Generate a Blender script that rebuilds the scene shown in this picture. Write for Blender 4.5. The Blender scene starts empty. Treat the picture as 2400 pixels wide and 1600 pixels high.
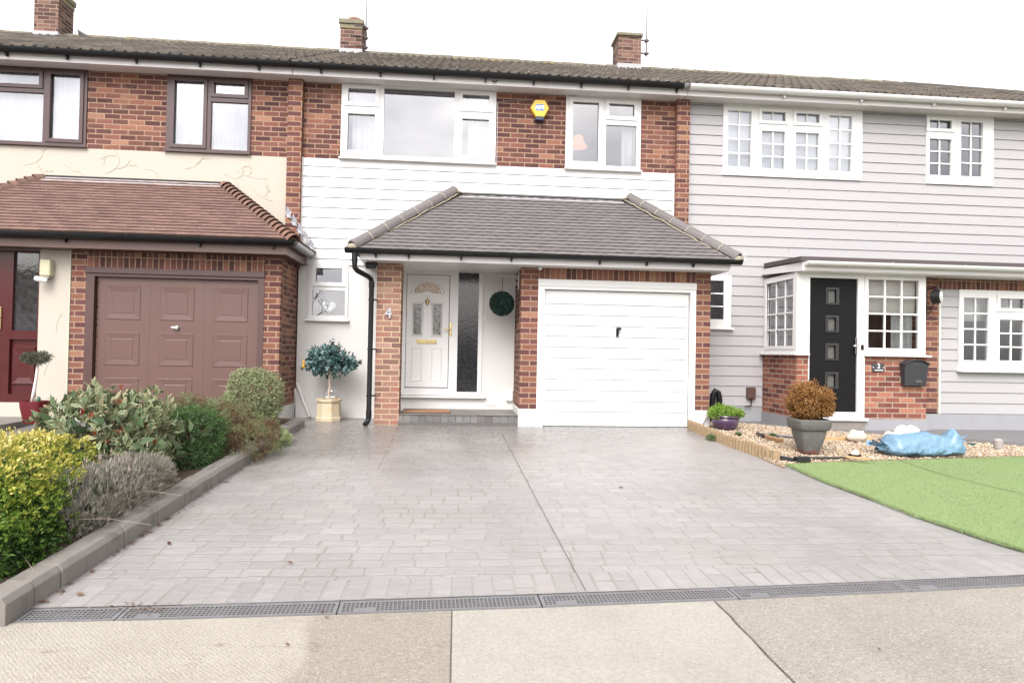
import bpy, math, random
import numpy as np
from mathutils import Vector, Matrix, noise

scene = bpy.context.scene
col = scene.collection
R = math.radians

# ------------------------------------------------------------ camera
EYE = 1.029
YAW, PITCH, ROLL, FPX = 0.0844, 0.0161, -0.0189, 1516.0
cam_d = bpy.data.cameras.new("camera")
cam_d.sensor_width = 36.0
cam_d.lens = FPX * 36.0 / 2400.0
cam_d.clip_start = 0.05
cam_d.clip_end = 500
cam = bpy.data.objects.new("camera", cam_d)
col.objects.link(cam)
fw = Vector((math.sin(YAW) * math.cos(PITCH), math.cos(YAW) * math.cos(PITCH), math.sin(PITCH)))
rt = Vector((math.cos(YAW), -math.sin(YAW), 0))
up = rt.cross(fw)
r2 = math.cos(ROLL) * rt - math.sin(ROLL) * up
u2 = math.sin(ROLL) * rt + math.cos(ROLL) * up
m = Matrix((r2, u2, -fw)).transposed().to_4x4()
m.translation = Vector((0, 0, EYE))
cam.matrix_world = m
scene.camera = cam

# ------------------------------------------------------------ sky, sun, exposure
SUN_EL, SUN_AZ = R(48), R(200)          # azimuth clockwise from +Y
world = bpy.data.worlds.new("World")
scene.world = world
world.use_nodes = True
wn, wl = world.node_tree.nodes, world.node_tree.links
wn.clear()
wo = wn.new("ShaderNodeOutputWorld")
bg = wn.new("ShaderNodeBackground")
sky = wn.new("ShaderNodeTexSky")
sky.sky_type = 'NISHITA'
sky.sun_disc = False
sky.sun_elevation = SUN_EL
sky.sun_rotation = SUN_AZ
sky.air_density = 1.0
sky.dust_density = 4.0
hs = wn.new("ShaderNodeHueSaturation")
hs.inputs['Saturation'].default_value = 0.12
tc = wn.new("ShaderNodeTexCoord")
mp = wn.new("ShaderNodeMapping")
mp.inputs['Scale'].default_value = (1, 1, 2.2)
nz = wn.new("ShaderNodeTexNoise")
nz.inputs['Scale'].default_value = 3.6
nz.inputs['Detail'].default_value = 5
nz.inputs['Roughness'].default_value = 0.5
rp = wn.new("ShaderNodeValToRGB")
rp.color_ramp.elements[0].position = 0.36
rp.color_ramp.elements[0].color = (0.85, 0.85, 0.92, 1)
rp.color_ramp.elements[1].position = 0.64
rp.color_ramp.elements[1].color = (1.9, 1.86, 1.82, 1)
mx = wn.new("ShaderNodeMix")
mx.data_type = 'RGBA'
mx.blend_type = 'MULTIPLY'
mx.inputs[0].default_value = 1.0
wl.new(tc.outputs['Generated'], mp.inputs['Vector'])
wl.new(mp.outputs[0], nz.inputs['Vector'])
wl.new(nz.outputs['Fac'], rp.inputs['Fac'])
sxyz = wn.new("ShaderNodeSeparateXYZ")
wl.new(tc.outputs['Generated'], sxyz.inputs[0])
mr = wn.new("ShaderNodeMapRange")
mr.interpolation_type = 'SMOOTHSTEP'
mr.inputs[1].default_value = -0.05
mr.inputs[2].default_value = -0.6
wl.new(sxyz.outputs[1], mr.inputs[0])
mx0 = wn.new("ShaderNodeMix")
mx0.data_type = 'RGBA'
mx0.inputs[6].default_value = (1.65, 1.63, 1.62, 1)
wl.new(mr.outputs[0], mx0.inputs[0])
wl.new(rp.outputs[0], mx0.inputs[7])
wl.new(sky.outputs[0], hs.inputs['Color'])
wl.new(hs.outputs[0], mx.inputs[6])
wl.new(mx0.outputs[2], mx.inputs[7])
wl.new(mx.outputs[2], bg.inputs['Color'])
bg.inputs['Strength'].default_value = 0.15
wl.new(bg.outputs[0], wo.inputs[0])

sun_d = bpy.data.lights.new("sun", 'SUN')
sun_d.energy = 1.0
sun_d.angle = R(35)
sun_d.color = (1.0, 0.96, 0.92)
sun = bpy.data.objects.new("sun", sun_d)
col.objects.link(sun)
sd = Vector((math.sin(SUN_AZ) * math.cos(SUN_EL), math.cos(SUN_AZ) * math.cos(SUN_EL), math.sin(SUN_EL)))
sun.rotation_euler = sd.to_track_quat('Z', 'Y').to_euler()

scene.view_settings.view_transform = 'Standard'
scene.view_settings.look = 'None'
scene.view_settings.exposure = 0.95
scene.view_settings.gamma = 1.0
scene.cycles.max_bounces = 8
scene.cycles.transparent_max_bounces = 16
scene.cycles.use_denoising = True

# ------------------------------------------------------------ constants (metres)
G = 8.956      # garage fronts
M = 9.833      # main facade
BAY = 8.80     # bay front of the right house
SL = 0.042     # driveway falls to the street


def gz(y):
    return SL * (min(y, G) - G)


# ------------------------------------------------------------ helpers
def link(o, parent=None):
    col.objects.link(o)
    if parent is not None:
        o.parent = parent
        if parent.type == 'EMPTY':
            o.matrix_parent_inverse = Matrix.Translation(parent.location).inverted()
    return o


def thing(name, label, cat, loc=(0, 0, 0), group=None):
    o = bpy.data.objects.new(name, None)
    o.empty_display_size = 0.2
    o.location = loc
    col.objects.link(o)
    o['label'] = label
    o['category'] = cat
    if group:
        o['group'] = group
    return o


def tag(o, label=None, cat=None, group=None, kind=None):
    for k, v in (('label', label), ('category', cat), ('group', group), ('kind', kind)):
        if v:
            o[k] = v
    return o


class MB:
    def __init__(self):
        self.v, self.f, self.mi, self.a = [], [], [], []
        self.cur, self.rnd = 0, 0.0

    def add(self, vs, fs):
        b = len(self.v)
        self.v += [tuple(p) for p in vs]
        self.a += [self.rnd] * len(vs)
        for f in fs:
            self.f.append(tuple(b + i for i in f))
            self.mi.append(self.cur)
        return self

    def box(self, x0, x1, y0, y1, z0, z1):
        return self.add([(x0, y0, z0), (x1, y0, z0), (x1, y1, z0), (x0, y1, z0), (x0, y0, z1), (x1, y0, z1), (x1, y1, z1), (x0, y1, z1)],
                        [(3, 2, 1, 0), (4, 5, 6, 7), (0, 1, 5, 4), (1, 2, 6, 5), (2, 3, 7, 6), (3, 0, 4, 7)])

    def quad(self, a, b, c, d):
        return self.add([a, b, c, d], [(0, 1, 2, 3)])

    def prism(self, poly, y0, y1):
        """poly: (x, z) counter-clockwise seen from the street; extruded from y0 back to y1"""
        n = len(poly)
        vs = [(x, y0, z) for x, z in poly] + [(x, y1, z) for x, z in poly]
        fs = [tuple(range(n)), tuple(range(2 * n - 1, n - 1, -1))]
        fs += [(i + n, (i + 1) % n + n, (i + 1) % n, i) for i in range(n)]
        return self.add(vs, fs)

    def slab(self, poly, z0, z1):
        """poly: (x, y); z may be a function of (x, y)"""
        n = len(poly)
        g0 = z0 if callable(z0) else (lambda x, y: z0)
        g1 = z1 if callable(z1) else (lambda x, y: z1)
        vs = [(x, y, g0(x, y)) for x, y in poly] + [(x, y, g1(x, y)) for x, y in poly]
        fs = [tuple(range(n - 1, -1, -1)), tuple(range(n, 2 * n))]
        fs += [(i, (i + 1) % n, (i + 1) % n + n, i + n) for i in range(n)]
        return self.add(vs, fs)

    def tube(self, pts, r, n=8, r2=None, cap=True):
        pts = [Vector(p) for p in pts]
        rings = []
        for i, p in enumerate(pts):
            d = (pts[min(i + 1, len(pts) - 1)] - pts[max(i - 1, 0)]).normalized()
            a = d.orthogonal().normalized() if i == 0 else (rings_a - d * rings_a.dot(d)).normalized()
            rings_a = a
            b = d.cross(a)
            rr = r if r2 is None else r + (r2 - r) * i / max(1, len(pts) - 1)
            rings.append([p + (a * math.cos(2 * math.pi * k / n) + b * math.sin(2 * math.pi * k / n)) * rr for k in range(n)])
        vs = [q for ring in rings for q in ring]
        fs = []
        for i in range(len(pts) - 1):
            for k in range(n):
                k2 = (k + 1) % n
                fs.append((i * n + k, i * n + k2, (i + 1) * n + k2, (i + 1) * n + k))
        if cap:
            fs.append(tuple(range(n - 1, -1, -1)))
            fs.append(tuple((len(pts) - 1) * n + k for k in range(n)))
        return self.add(vs, fs)

    def lathe(self, prof, c, n=32, sx=1.0, sy=1.0, rot=0.0, sq=None):
        """prof: list of (radius, z)"""
        vs = []
        for r, z in prof:
            for k in range(n):
                a = 2 * math.pi * k / n + rot
                x, y = math.cos(a), math.sin(a)
                if sq:
                    s = 1.0 / ((abs(x) ** sq + abs(y) ** sq) ** (1.0 / sq))
                    x, y = x * s, y * s
                vs.append((c[0] + x * r * sx, c[1] + y * r * sy, c[2] + z))
        fs = []
        for i in range(len(prof) - 1):
            for k in range(n):
                k2 = (k + 1) % n
                fs.append((i * n + k, i * n + k2, (i + 1) * n + k2, (i + 1) * n + k))
        fs.append(tuple(range(n - 1, -1, -1)))
        fs.append(tuple((len(prof) - 1) * n + k for k in range(n)))
        return self.add(vs, fs)

    def wall(self, x0, x1, z0, z1, y, t, holes=()):
        xs = sorted({x0, x1} | {min(max(v, x0), x1) for h in holes for v in h[:2]})
        zs = sorted({z0, z1} | {min(max(v, z0), z1) for h in holes for v in h[2:4]})

        def solid(i, j):
            if i < 0 or j < 0 or i >= len(xs) - 1 or j >= len(zs) - 1:
                return False
            cx, cz = (xs[i] + xs[i + 1]) / 2, (zs[j] + zs[j + 1]) / 2
            return not any(h[0] < cx < h[1] and h[2] < cz < h[3] for h in holes)
        for i in range(len(xs) - 1):
            for j in range(len(zs) - 1):
                if not solid(i, j):
                    continue
                a, b, c, d = xs[i], xs[i + 1], zs[j], zs[j + 1]
                self.quad((a, y, c), (b, y, c), (b, y, d), (a, y, d))
                self.quad((b, y + t, c), (a, y + t, c), (a, y + t, d), (b, y + t, d))
                if not solid(i - 1, j):
                    self.quad((a, y + t, c), (a, y, c), (a, y, d), (a, y + t, d))
                if not solid(i + 1, j):
                    self.quad((b, y, c), (b, y + t, c), (b, y + t, d), (b, y, d))
                if not solid(i, j - 1):
                    self.quad((a, y + t, c), (b, y + t, c), (b, y, c), (a, y, c))
                if not solid(i, j + 1):
                    self.quad((a, y, d), (b, y, d), (b, y + t, d), (a, y + t, d))
        return self

    def boards(self, x0, x1, z0, z1, y, h, zs0, holes=(), proud=0.012, lip=0.005):
        """lapped boards: each leans out towards its lower edge"""
        xs = sorted({x0, x1} | {min(max(v, x0), x1) for q in holes for v in q[:2]})
        k0 = math.floor((z0 - zs0) / h)
        zl = [zs0 + k * h for k in range(k0, k0 + int((z1 - z0) / h) + 3)]
        zs = sorted({z0, z1} | {v for v in zl if z0 < v < z1} | {min(max(v, z0), z1) for q in holes for v in q[2:4]})
        for i in range(len(xs) - 1):
            for j in range(len(zs) - 1):
                a, b, c, d = xs[i], xs[i + 1], zs[j], zs[j + 1]
                cx, cz = (a + b) / 2, (c + d) / 2
                if any(q[0] < cx < q[1] and q[2] < cz < q[3] for q in holes):
                    continue
                zb = zs0 + math.floor((cz - zs0) / h + 1e-6) * h
                yb = y - proud * (1 - (c - zb) / h) - 0.003
                yt = y - proud * (1 - (d - zb) / h) - 0.003
                lo = c + (lip if abs(c - zb) < 1e-5 else 0)
                self.quad((a, yb, lo), (b, yb, lo), (b, yt, d), (a, yt, d))
                self.quad((a, y + 0.01, lo), (b, y + 0.01, lo), (b, yb, lo), (a, yb, lo))
                if i == 0 or True:
                    self.quad((a, y + 0.01, lo), (a, yb, lo), (a, yt, d), (a, y + 0.01, d))
                    self.quad((b, yb, lo), (b, y + 0.01, lo), (b, y + 0.01, d), (b, yt, d))
        return self

    def build(self, name, mat, parent=None, smooth=False, bevel=0, label=None):
        me = bpy.data.meshes.new(name)
        me.from_pydata(self.v, [], self.f)
        for mm in (mat if isinstance(mat, (list, tuple)) else [mat]):
            me.materials.append(mm)
        if any(self.mi):
            me.polygons.foreach_set('material_index', self.mi)
        if any(self.a):
            at = me.attributes.new('rnd', 'FLOAT', 'POINT')
            at.data.foreach_set('value', self.a)
        if smooth:
            me.polygons.foreach_set('use_smooth', [True] * len(me.polygons))
        me.update()
        o = bpy.data.objects.new(name, me)
        link(o, parent)
        if smooth == 'auto':
            me.set_sharp_from_angle(angle=R(40))
        if bevel:
            b = o.modifiers.new('bevel', 'BEVEL')
            b.width = bevel
            b.segments = 2
            b.limit_method = 'ANGLE'
        if label:
            o['label'] = label
        return o


def fast_mesh(name, V, F, mat, attrs=None, parent=None, smooth=False):
    """V (n,3), F (m,k) of equal-size faces"""
    me = bpy.data.meshes.new(name)
    V = np.asarray(V, dtype=np.float32)
    F = np.asarray(F, dtype=np.int32)
    k = F.shape[1]
    me.vertices.add(len(V))
    me.vertices.foreach_set('co', V.ravel())
    me.loops.add(F.size)
    me.loops.foreach_set('vertex_index', F.ravel())
    me.polygons.add(len(F))
    me.polygons.foreach_set('loop_start', np.arange(0, F.size, k, dtype=np.int32))
    if smooth:
        me.polygons.foreach_set('use_smooth', np.ones(len(F), dtype=bool))
    me.update(calc_edges=True)
    for n, v in (attrs or {}).items():
        at = me.attributes.new(n, 'FLOAT', 'POINT')
        at.data.foreach_set('value', np.asarray(v, dtype=np.float32))
    me.materials.append(mat)
    o = bpy.data.objects.new(name, me)
    link(o, parent)
    return o


def text_mesh(name, s, size, mat, loc, parent=None, depth=0.004, bold=0.0, align='CENTER', sx=1.0):
    cu = bpy.data.curves.new(name, 'FONT')
    cu.body = s
    cu.size = size
    cu.extrude = depth
    cu.offset = bold
    cu.align_x = align
    cu.align_y = 'CENTER'
    t = bpy.data.objects.new(name + '_tmp', cu)
    col.objects.link(t)
    dg = bpy.context.evaluated_depsgraph_get()
    me = bpy.data.meshes.new_from_object(t.evaluated_get(dg))
    bpy.data.objects.remove(t)
    bpy.data.curves.remove(cu)
    mt = Matrix.Translation(Vector(loc)) @ Matrix.Rotation(R(90), 4, 'X') @ Matrix.Diagonal((sx, 1, 1, 1))
    me.transform(mt)
    me.materials.clear()
    me.materials.append(mat)
    me.name = name
    o = bpy.data.objects.new(name, me)
    return link(o, parent)


# ------------------------------------------------------------ materials
class NT:
    def __init__(self, name):
        self.m = bpy.data.materials.new(name)
        self.m.use_nodes = True
        self.t = self.m.node_tree
        self.n, self.l = self.t.nodes, self.t.links
        self.bsdf = self.n['Principled BSDF']
        self.out = self.n['Material Output']

    def new(self, t, **k):
        nd = self.n.new(t)
        for a, b in k.items():
            setattr(nd, a, b)
        return nd

    def put(self, sock, v):
        if isinstance(v, (int, float)):
            sock.default_value = v
        elif isinstance(v, tuple):
            sock.default_value = v if len(v) == 4 or sock.type == 'VECTOR' else (*v, 1)
        else:
            self.l.new(v, sock)

    def math(self, op, a, b=None, c=None, clamp=False):
        nd = self.new('ShaderNodeMath', operation=op, use_clamp=clamp)
        self.put(nd.inputs[0], a)
        if b is not None:
            self.put(nd.inputs[1], b)
        if c is not None:
            self.put(nd.inputs[2], c)
        return nd.outputs[0]

    def mix(self, f, a, b, mode='MIX'):
        nd = self.new('ShaderNodeMix', data_type='RGBA', blend_type=mode)
        self.put(nd.inputs[0], f)
        self.put(nd.inputs[6], a)
        self.put(nd.inputs[7], b)
        return nd.outputs[2]

    def mixf(self, f, a, b):
        nd = self.new('ShaderNodeMix', data_type='FLOAT')
        self.put(nd.inputs[0], f)
        self.put(nd.inputs[2], a)
        self.put(nd.inputs[3], b)
        return nd.outputs[0]

    def coord(self):
        return self.new('ShaderNodeTexCoord').outputs['Object']

    def xyz(self, v):
        s = self.new('ShaderNodeSeparateXYZ')
        self.l.new(v, s.inputs[0])
        return s.outputs

    def vec(self, x, y, z):
        c = self.new('ShaderNodeCombineXYZ')
        for i, q in enumerate((x, y, z)):
            self.put(c.inputs[i], q)
        return c.outputs[0]

    def noise(self, v, scale, detail=3, rough=0.55, sc=None, col=False):
        if sc:
            mp_ = self.new('ShaderNodeMapping')
            mp_.inputs['Scale'].default_value = sc
            self.l.new(v, mp_.inputs[0])
            v = mp_.outputs[0]
        nd = self.new('ShaderNodeTexNoise')
        nd.inputs['Scale'].default_value = scale
        nd.inputs['Detail'].default_value = detail
        nd.inputs['Roughness'].default_value = rough
        self.l.new(v, nd.inputs['Vector'])
        return nd.outputs['Color' if col else 'Fac']

    def white(self, v):
        nd = self.new('ShaderNodeTexWhiteNoise', noise_dimensions='3D')
        self.l.new(v, nd.inputs['Vector'])
        return nd.outputs['Value'], nd.outputs['Color']

    def ramp(self, f, stops, interp='LINEAR'):
        nd = self.new('ShaderNodeValToRGB')
        cr = nd.color_ramp
        cr.interpolation = interp
        while len(cr.elements) < len(stops):
            cr.elements.new(0.5)
        for e, (p, c) in zip(cr.elements, stops):
            e.position = p
            e.color = (*c, 1) if not isinstance(c, (int, float)) else (c, c, c, 1)
        self.l.new(f, nd.inputs[0])
        return nd.outputs[0]

    def sstep(self, v, a, b):
        nd = self.new('ShaderNodeMapRange', interpolation_type='SMOOTHSTEP')
        self.put(nd.inputs[0], v)
        nd.inputs[1].default_value = a
        nd.inputs[2].default_value = b
        return nd.outputs[0]

    def bump(self, h, strength=0.4, dist=0.01, normal=None):
        nd = self.new('ShaderNodeBump')
        nd.inputs['Strength'].default_value = strength
        nd.inputs['Distance'].default_value = dist
        self.l.new(h, nd.inputs['Height'])
        if normal is not None:
            self.l.new(normal, nd.inputs['Normal'])
        return nd.outputs[0]

    def done(self, color=None, rough=None, normal=None, metal=None, spec=None):
        b = self.bsdf
        if color is not None:
            self.put(b.inputs['Base Color'], color)
        if rough is not None:
            self.put(b.inputs['Roughness'], rough)
        if normal is not None:
            self.l.new(normal, b.inputs['Normal'])
        if metal is not None:
            b.inputs['Metallic'].default_value = metal
        if spec is not None:
            b.inputs['Specular IOR Level'].default_value = spec
        return self.m


def m_plain(name, c, rough=0.5, metal=0.0, var=0.08, scale=6.0, bump=0.0, bscale=60, dirt=None, spec=0.5):
    t = NT(name)
    p = t.coord()
    n1 = t.noise(p, scale, 4)
    f = t.math('MULTIPLY_ADD', n1, 2 * var, 1 - var)
    cc = t.mix(1.0, (*c, 1), t.vec(f, f, f), 'MULTIPLY')
    if dirt:
        k = t.sstep(t.noise(p, dirt[1], 5, 0.65), dirt[2], dirt[2] + 0.16)
        cc = t.mix(t.math('MULTIPLY', k, dirt[3]), cc, (*dirt[0], 1))
    nrm = t.bump(t.noise(p, bscale, 3), bump, 0.004) if bump else None
    return t.done(cc, t.math('MULTIPLY_ADD', n1, 0.12, rough - 0.06), nrm, metal, spec)


def m_brick(name, palette, mortar, bl=0.225, bh=0.075, offu=0.0, offv=0.0, bond='stretcher', parity=0.0, joint=0.012, vertical=False,
            centre=0.35, seed=0.0):
    """bricks laid in metres on world axes; u runs along the wall"""
    t = NT(name)
    p = t.coord()
    x, y, z = t.xyz(p)
    g = t.new('ShaderNodeNewGeometry')
    nx = t.math('ABSOLUTE', t.xyz(g.outputs['True Normal'])[0])
    side = t.math('GREATER_THAN', nx, 0.6)
    u = t.mixf(side, x, y)
    v = z
    wob = t.noise(p, 9, 2)
    if vertical:
        u, v = v, u
    u = t.math('ADD', u, offu)
    v = t.math('ADD', t.math('ADD', v, offv), t.math('MULTIPLY', t.math('SUBTRACT', wob, 0.5), 0.006))
    vr = t.math('DIVIDE', v, bh)
    row = t.math('FLOOR', vr)
    odd = t.math('MODULO', t.math('ABSOLUTE', row), 2.0)
    fv = t.math('MULTIPLY', t.math('SUBTRACT', vr, row), bh)
    dv = t.math('MINIMUM', fv, t.math('SUBTRACT', bh, fv))
    if bond == 'flemish':
        per = bl * 1.5
        uo = t.math('ADD', t.math('DIVIDE', u, per), t.math('MULTIPLY', odd, 0.5))
        cell = t.math('FLOOR', uo)
        f = t.math('SUBTRACT', uo, cell)
        hd = t.math('GREATER_THAN', f, 2 / 3)
        a = t.mixf(hd, f, t.math('SUBTRACT', f, 2 / 3))
        b = t.mixf(hd, t.math('SUBTRACT', 2 / 3, f), t.math('SUBTRACT', 1.0, f))
        du = t.math('MULTIPLY', t.math('MINIMUM', a, b), per)
        cell = t.math('MULTIPLY_ADD', hd, 0.5, cell)
    else:
        uo = t.math('ADD', t.math('DIVIDE', u, bl), t.math('MULTIPLY', odd, 0.0 if vertical else 0.5))
        cell = t.math('FLOOR', uo)
        f = t.math('MULTIPLY', t.math('SUBTRACT', uo, cell), bl)
        du = t.math('MINIMUM', f, t.math('SUBTRACT', bl, f))
    d = t.math('MINIMUM', du, dv)
    rag = t.noise(p, 70, 3)
    d2 = t.math('MULTIPLY_ADD', t.math('SUBTRACT', rag, 0.5), 0.006, d)
    mask = t.sstep(d2, joint / 2 - 0.0015, joint / 2 + 0.0025)
    rv, rc = t.white(t.vec(cell, row, t.math('MULTIPLY_ADD', side, 7.3, seed)))
    r0, r1, r2_ = t.xyz(rc)
    sel = rv
    if parity:
        sel = t.math('ADD', t.math('MULTIPLY', rv, 1 - parity), t.math('MULTIPLY', odd, parity))
    base = t.ramp(sel, palette)
    lum = t.math('MULTIPLY_ADD', r0, 0.3, 0.85)
    base = t.mix(1.0, base, t.vec(lum, lum, lum), 'MULTIPLY')
    # sand-faced bricks: fired darker in the middle
    core = t.math('MULTIPLY', t.sstep(d, 0.008, 0.024), t.math('MULTIPLY', t.math('GREATER_THAN', r1, 0.45), centre))
    base = t.mix(core, base, t.mix(1.0, base, (0.62, 0.5, 0.56, 1), 'MULTIPLY'))
    mott = t.noise(p, 38, 4, 0.65)
    mm_ = t.math('MULTIPLY_ADD', mott, 0.7, 0.65)
    base = t.mix(1.0, base, t.vec(mm_, mm_, mm_), 'MULTIPLY')
    pale = t.math('MULTIPLY', t.sstep(t.noise(p, 2.4, 4, 0.6), 0.56, 0.74), 0.35)
    base = t.mix(pale, base, (0.27, 0.15, 0.115, 1))
    mv = t.math('MULTIPLY_ADD', t.noise(p, 14, 4), 0.5, 0.75)
    mort = t.mix(1.0, (*mortar, 1), t.vec(mv, mv, mv), 'MULTIPLY')
    cc = t.mix(mask, mort, base)
    h = t.math('ADD', mask, t.math('MULTIPLY', mott, 0.25))
    return t.done(cc, 0.9, t.bump(h, 0.7, 0.006), spec=0.25)


BR = [(0.0, (0.092, 0.045, 0.042)), (0.3, (0.118, 0.052, 0.046)), (0.55, (0.145, 0.063, 0.052)), (0.78, (0.180, 0.078, 0.060)),
      (0.92, (0.225, 0.102, 0.068)), (1.0, (0.26, 0.14, 0.095))]
BRP = [(0.0, (0.225, 0.098, 0.062)), (0.28, (0.17, 0.068, 0.05)), (0.45, (0.25, 0.128, 0.082)), (0.55, (0.118, 0.050, 0.047)),
       (0.8, (0.098, 0.043, 0.043)), (1.0, (0.14, 0.058, 0.051))]
MORT = (0.32, 0.225, 0.148)
M_brick = m_brick('brick_wall', BR, MORT, offu=0.04, offv=-0.032, seed=1.0)
M_brick_l = m_brick('brick_wall_left', BR, MORT, offu=0.12, offv=-0.032, seed=3.0)
M_pier = m_brick('brick_pier', BRP, MORT, offu=-0.001, offv=-0.0157 + 0.0, parity=0.5, centre=0.3, seed=5.0)
M_pier_g0 = m_brick('brick_pier_garage', BRP, MORT, offu=0.005, offv=-0.0157, parity=0.5, centre=0.3, seed=8.0)
M_flem = m_brick('brick_flemish', BR, MORT, offu=0.02, offv=-0.0157, bond='flemish', centre=0.2, seed=9.0)
M_sold = m_brick('brick_soldier', BR, MORT, bl=0.225, bh=0.075, offu=-0.03, vertical=True, seed=4.0, centre=0.1)
PINK = [(0.0, (0.17, 0.095, 0.08)), (0.25, (0.235, 0.130, 0.10)), (0.5, (0.265, 0.148, 0.115)), (0.75, (0.25, 0.115, 0.088)), (1.0, (0.28, 0.18, 0.14))]
M_pink = m_brick('brick_pillar_pale', PINK, (0.42, 0.33, 0.21), bl=0.225, offu=0.0, offv=0.0, centre=0.15, seed=6.0)
RED = [(0.0, (0.13, 0.050, 0.042)), (0.35, (0.185, 0.064, 0.048)), (0.7, (0.24, 0.09, 0.06)), (1.0, (0.30, 0.135, 0.085))]
M_red = m_brick('brick_bay', RED, (0.33, 0.275, 0.215), offu=0.06, offv=-0.03, centre=0.25, seed=7.0)

M_white = m_plain('upvc_white', (0.66, 0.652, 0.638), 0.32, var=0.015, scale=2)
M_whitepaint = m_plain('white_render', (0.60, 0.585, 0.565), 0.75, var=0.03, scale=3, bump=0.25, bscale=90)
M_cladw = m_plain('white_boards', (0.63, 0.62, 0.61), 0.45, var=0.0)
M_fascia = m_plain('fascia_white', (0.62, 0.59, 0.585), 0.35, var=0.03, scale=4)
M_cladg = m_plain('grey_boards', (0.345, 0.333, 0.335), 0.55, var=0.03, scale=1.2, bump=0.12, bscale=25)
M_greyplinth = m_plain('grey_plinth', (0.26, 0.262, 0.275), 0.7, var=0.08, scale=5, bump=0.3, bscale=30, dirt=((0.2, 0.19, 0.17), 3, 0.56, 0.5))
M_cream = m_plain('cream_render', (0.42, 0.382, 0.32), 0.8, var=0.05, scale=1.6, bump=0.45, bscale=24, dirt=((0.33, 0.29, 0.22), 1.4, 0.6, 0.3))
M_creamline = m_plain('cream_relief', (0.43, 0.392, 0.33), 0.85, var=0.05)
M_brown = m_plain('brown_paint', (0.112, 0.061, 0.049), 0.42, var=0.06, scale=2.5, dirt=((0.09, 0.048, 0.042), 3, 0.6, 0.5))
M_brownf = m_plain('brown_frame', (0.075, 0.038, 0.034), 0.4, var=0.05)
M_mahog = m_plain('mahogany_door', (0.062, 0.0095, 0.0085), 0.25, var=0.15, scale=8)
M_black = m_plain('black_plastic', (0.009, 0.009, 0.010), 0.42, var=0.1, spec=0.3)
M_blackdoor = m_plain('black_door', (0.011, 0.0105, 0.011), 0.55, var=0.15, scale=14, bump=0.15, bscale=80, spec=0.08)
M_brass = m_plain('brass', (0.55, 0.44, 0.22), 0.22, metal=1.0, var=0.1)
M_chrome = m_plain('chrome', (0.7, 0.7, 0.7), 0.2, metal=1.0)
M_steel = m_plain('grey_metal', (0.3, 0.3, 0.31), 0.4, metal=0.8)
M_dark = m_plain('dark_gap', (0.02, 0.018, 0.016), 0.9)
M_lead = m_plain('lead_flashing', (0.20, 0.20, 0.215), 0.45, metal=0.3, var=0.2, scale=12, dirt=((0.6, 0.6, 0.6), 10, 0.55, 0.6))
M_flashw = m_plain('pale_flashing', (0.36, 0.35, 0.36), 0.6, var=0.15, scale=8)
M_felt = m_plain('roof_felt', (0.075, 0.06, 0.06), 0.85, var=0.2, scale=20, bump=0.3)
M_room = m_plain('room_wall', (0.42, 0.41, 0.44), 0.9)
M_ceil = m_plain('room_ceiling', (0.75, 0.75, 0.76), 0.9)
M_curtain = m_plain('white_curtain', (0.66, 0.66, 0.64), 0.9)
M_blind = m_plain('pale_blind', (0.74, 0.70, 0.63), 0.9, bump=0.5, bscale=120)
M_ironw = m_plain('white_iron', (0.72, 0.71, 0.68), 0.4)


def m_glass(name, tint=(0.85, 0.88, 0.9), gain=1.7, base=0.09, wob=0.03, wscale=1.5, rough=0.0):
    t = NT(name)
    t.n.remove(t.bsdf)
    p = t.coord()
    nb = t.bump(t.noise(p, wscale, 2), wob, 0.05)
    fr = t.new('ShaderNodeFresnel')
    fr.inputs['IOR'].default_value = 1.5
    fac = t.math('MULTIPLY_ADD', fr.outputs[0], gain, base, clamp=True)
    gl = t.new('ShaderNodeBsdfGlossy')
    gl.inputs['Roughness'].default_value = rough
    gl.inputs['Color'].default_value = (0.97, 0.97, 1.0, 1)
    t.l.new(nb, gl.inputs['Normal'])
    tr = t.new('ShaderNodeBsdfTransparent')
    tr.inputs['Color'].default_value = (*tint, 1)
    ms = t.new('ShaderNodeMixShader')
    t.l.new(fac, ms.inputs[0])
    t.l.new(tr.outputs[0], ms.inputs[1])
    t.l.new(gl.outputs[0], ms.inputs[2])
    t.l.new(ms.outputs[0], t.out.inputs[0])
    return t.m


M_glass = m_glass('window_glass', base=0.13)


def m_obscure(name, c1, c2, scale=40, strength=0.9, rough=0.06, stretch=(1, 1, 1), spec=1.0):
    t = NT(name)
    p = t.coord()
    n = t.noise(p, scale, 4, 0.6, sc=stretch)
    cc = t.ramp(n, [(0.35, c1), (0.7, c2)])
    return t.done(cc, rough, t.bump(n, strength, 0.006), spec=spec)


M_side = m_obscure('obscure_dark_glass', (0.008, 0.008, 0.009), (0.035, 0.035, 0.04), 20, 0.16, 0.04, (1, 1, 2.6), .6)
M_deco = m_obscure('obscure_silver_glass', (0.02, 0.02, 0.018), (0.24, 0.23, 0.20), 30, 0.6, 0.08)
M_glowpane = m_obscure('obscure_glass_painted_glow', (0.06, 0.04, 0.02), (0.70, 0.42, 0.17), 45, 0.6, 0.08)  # warm light in the fanlight, painted into the glass colour


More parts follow.
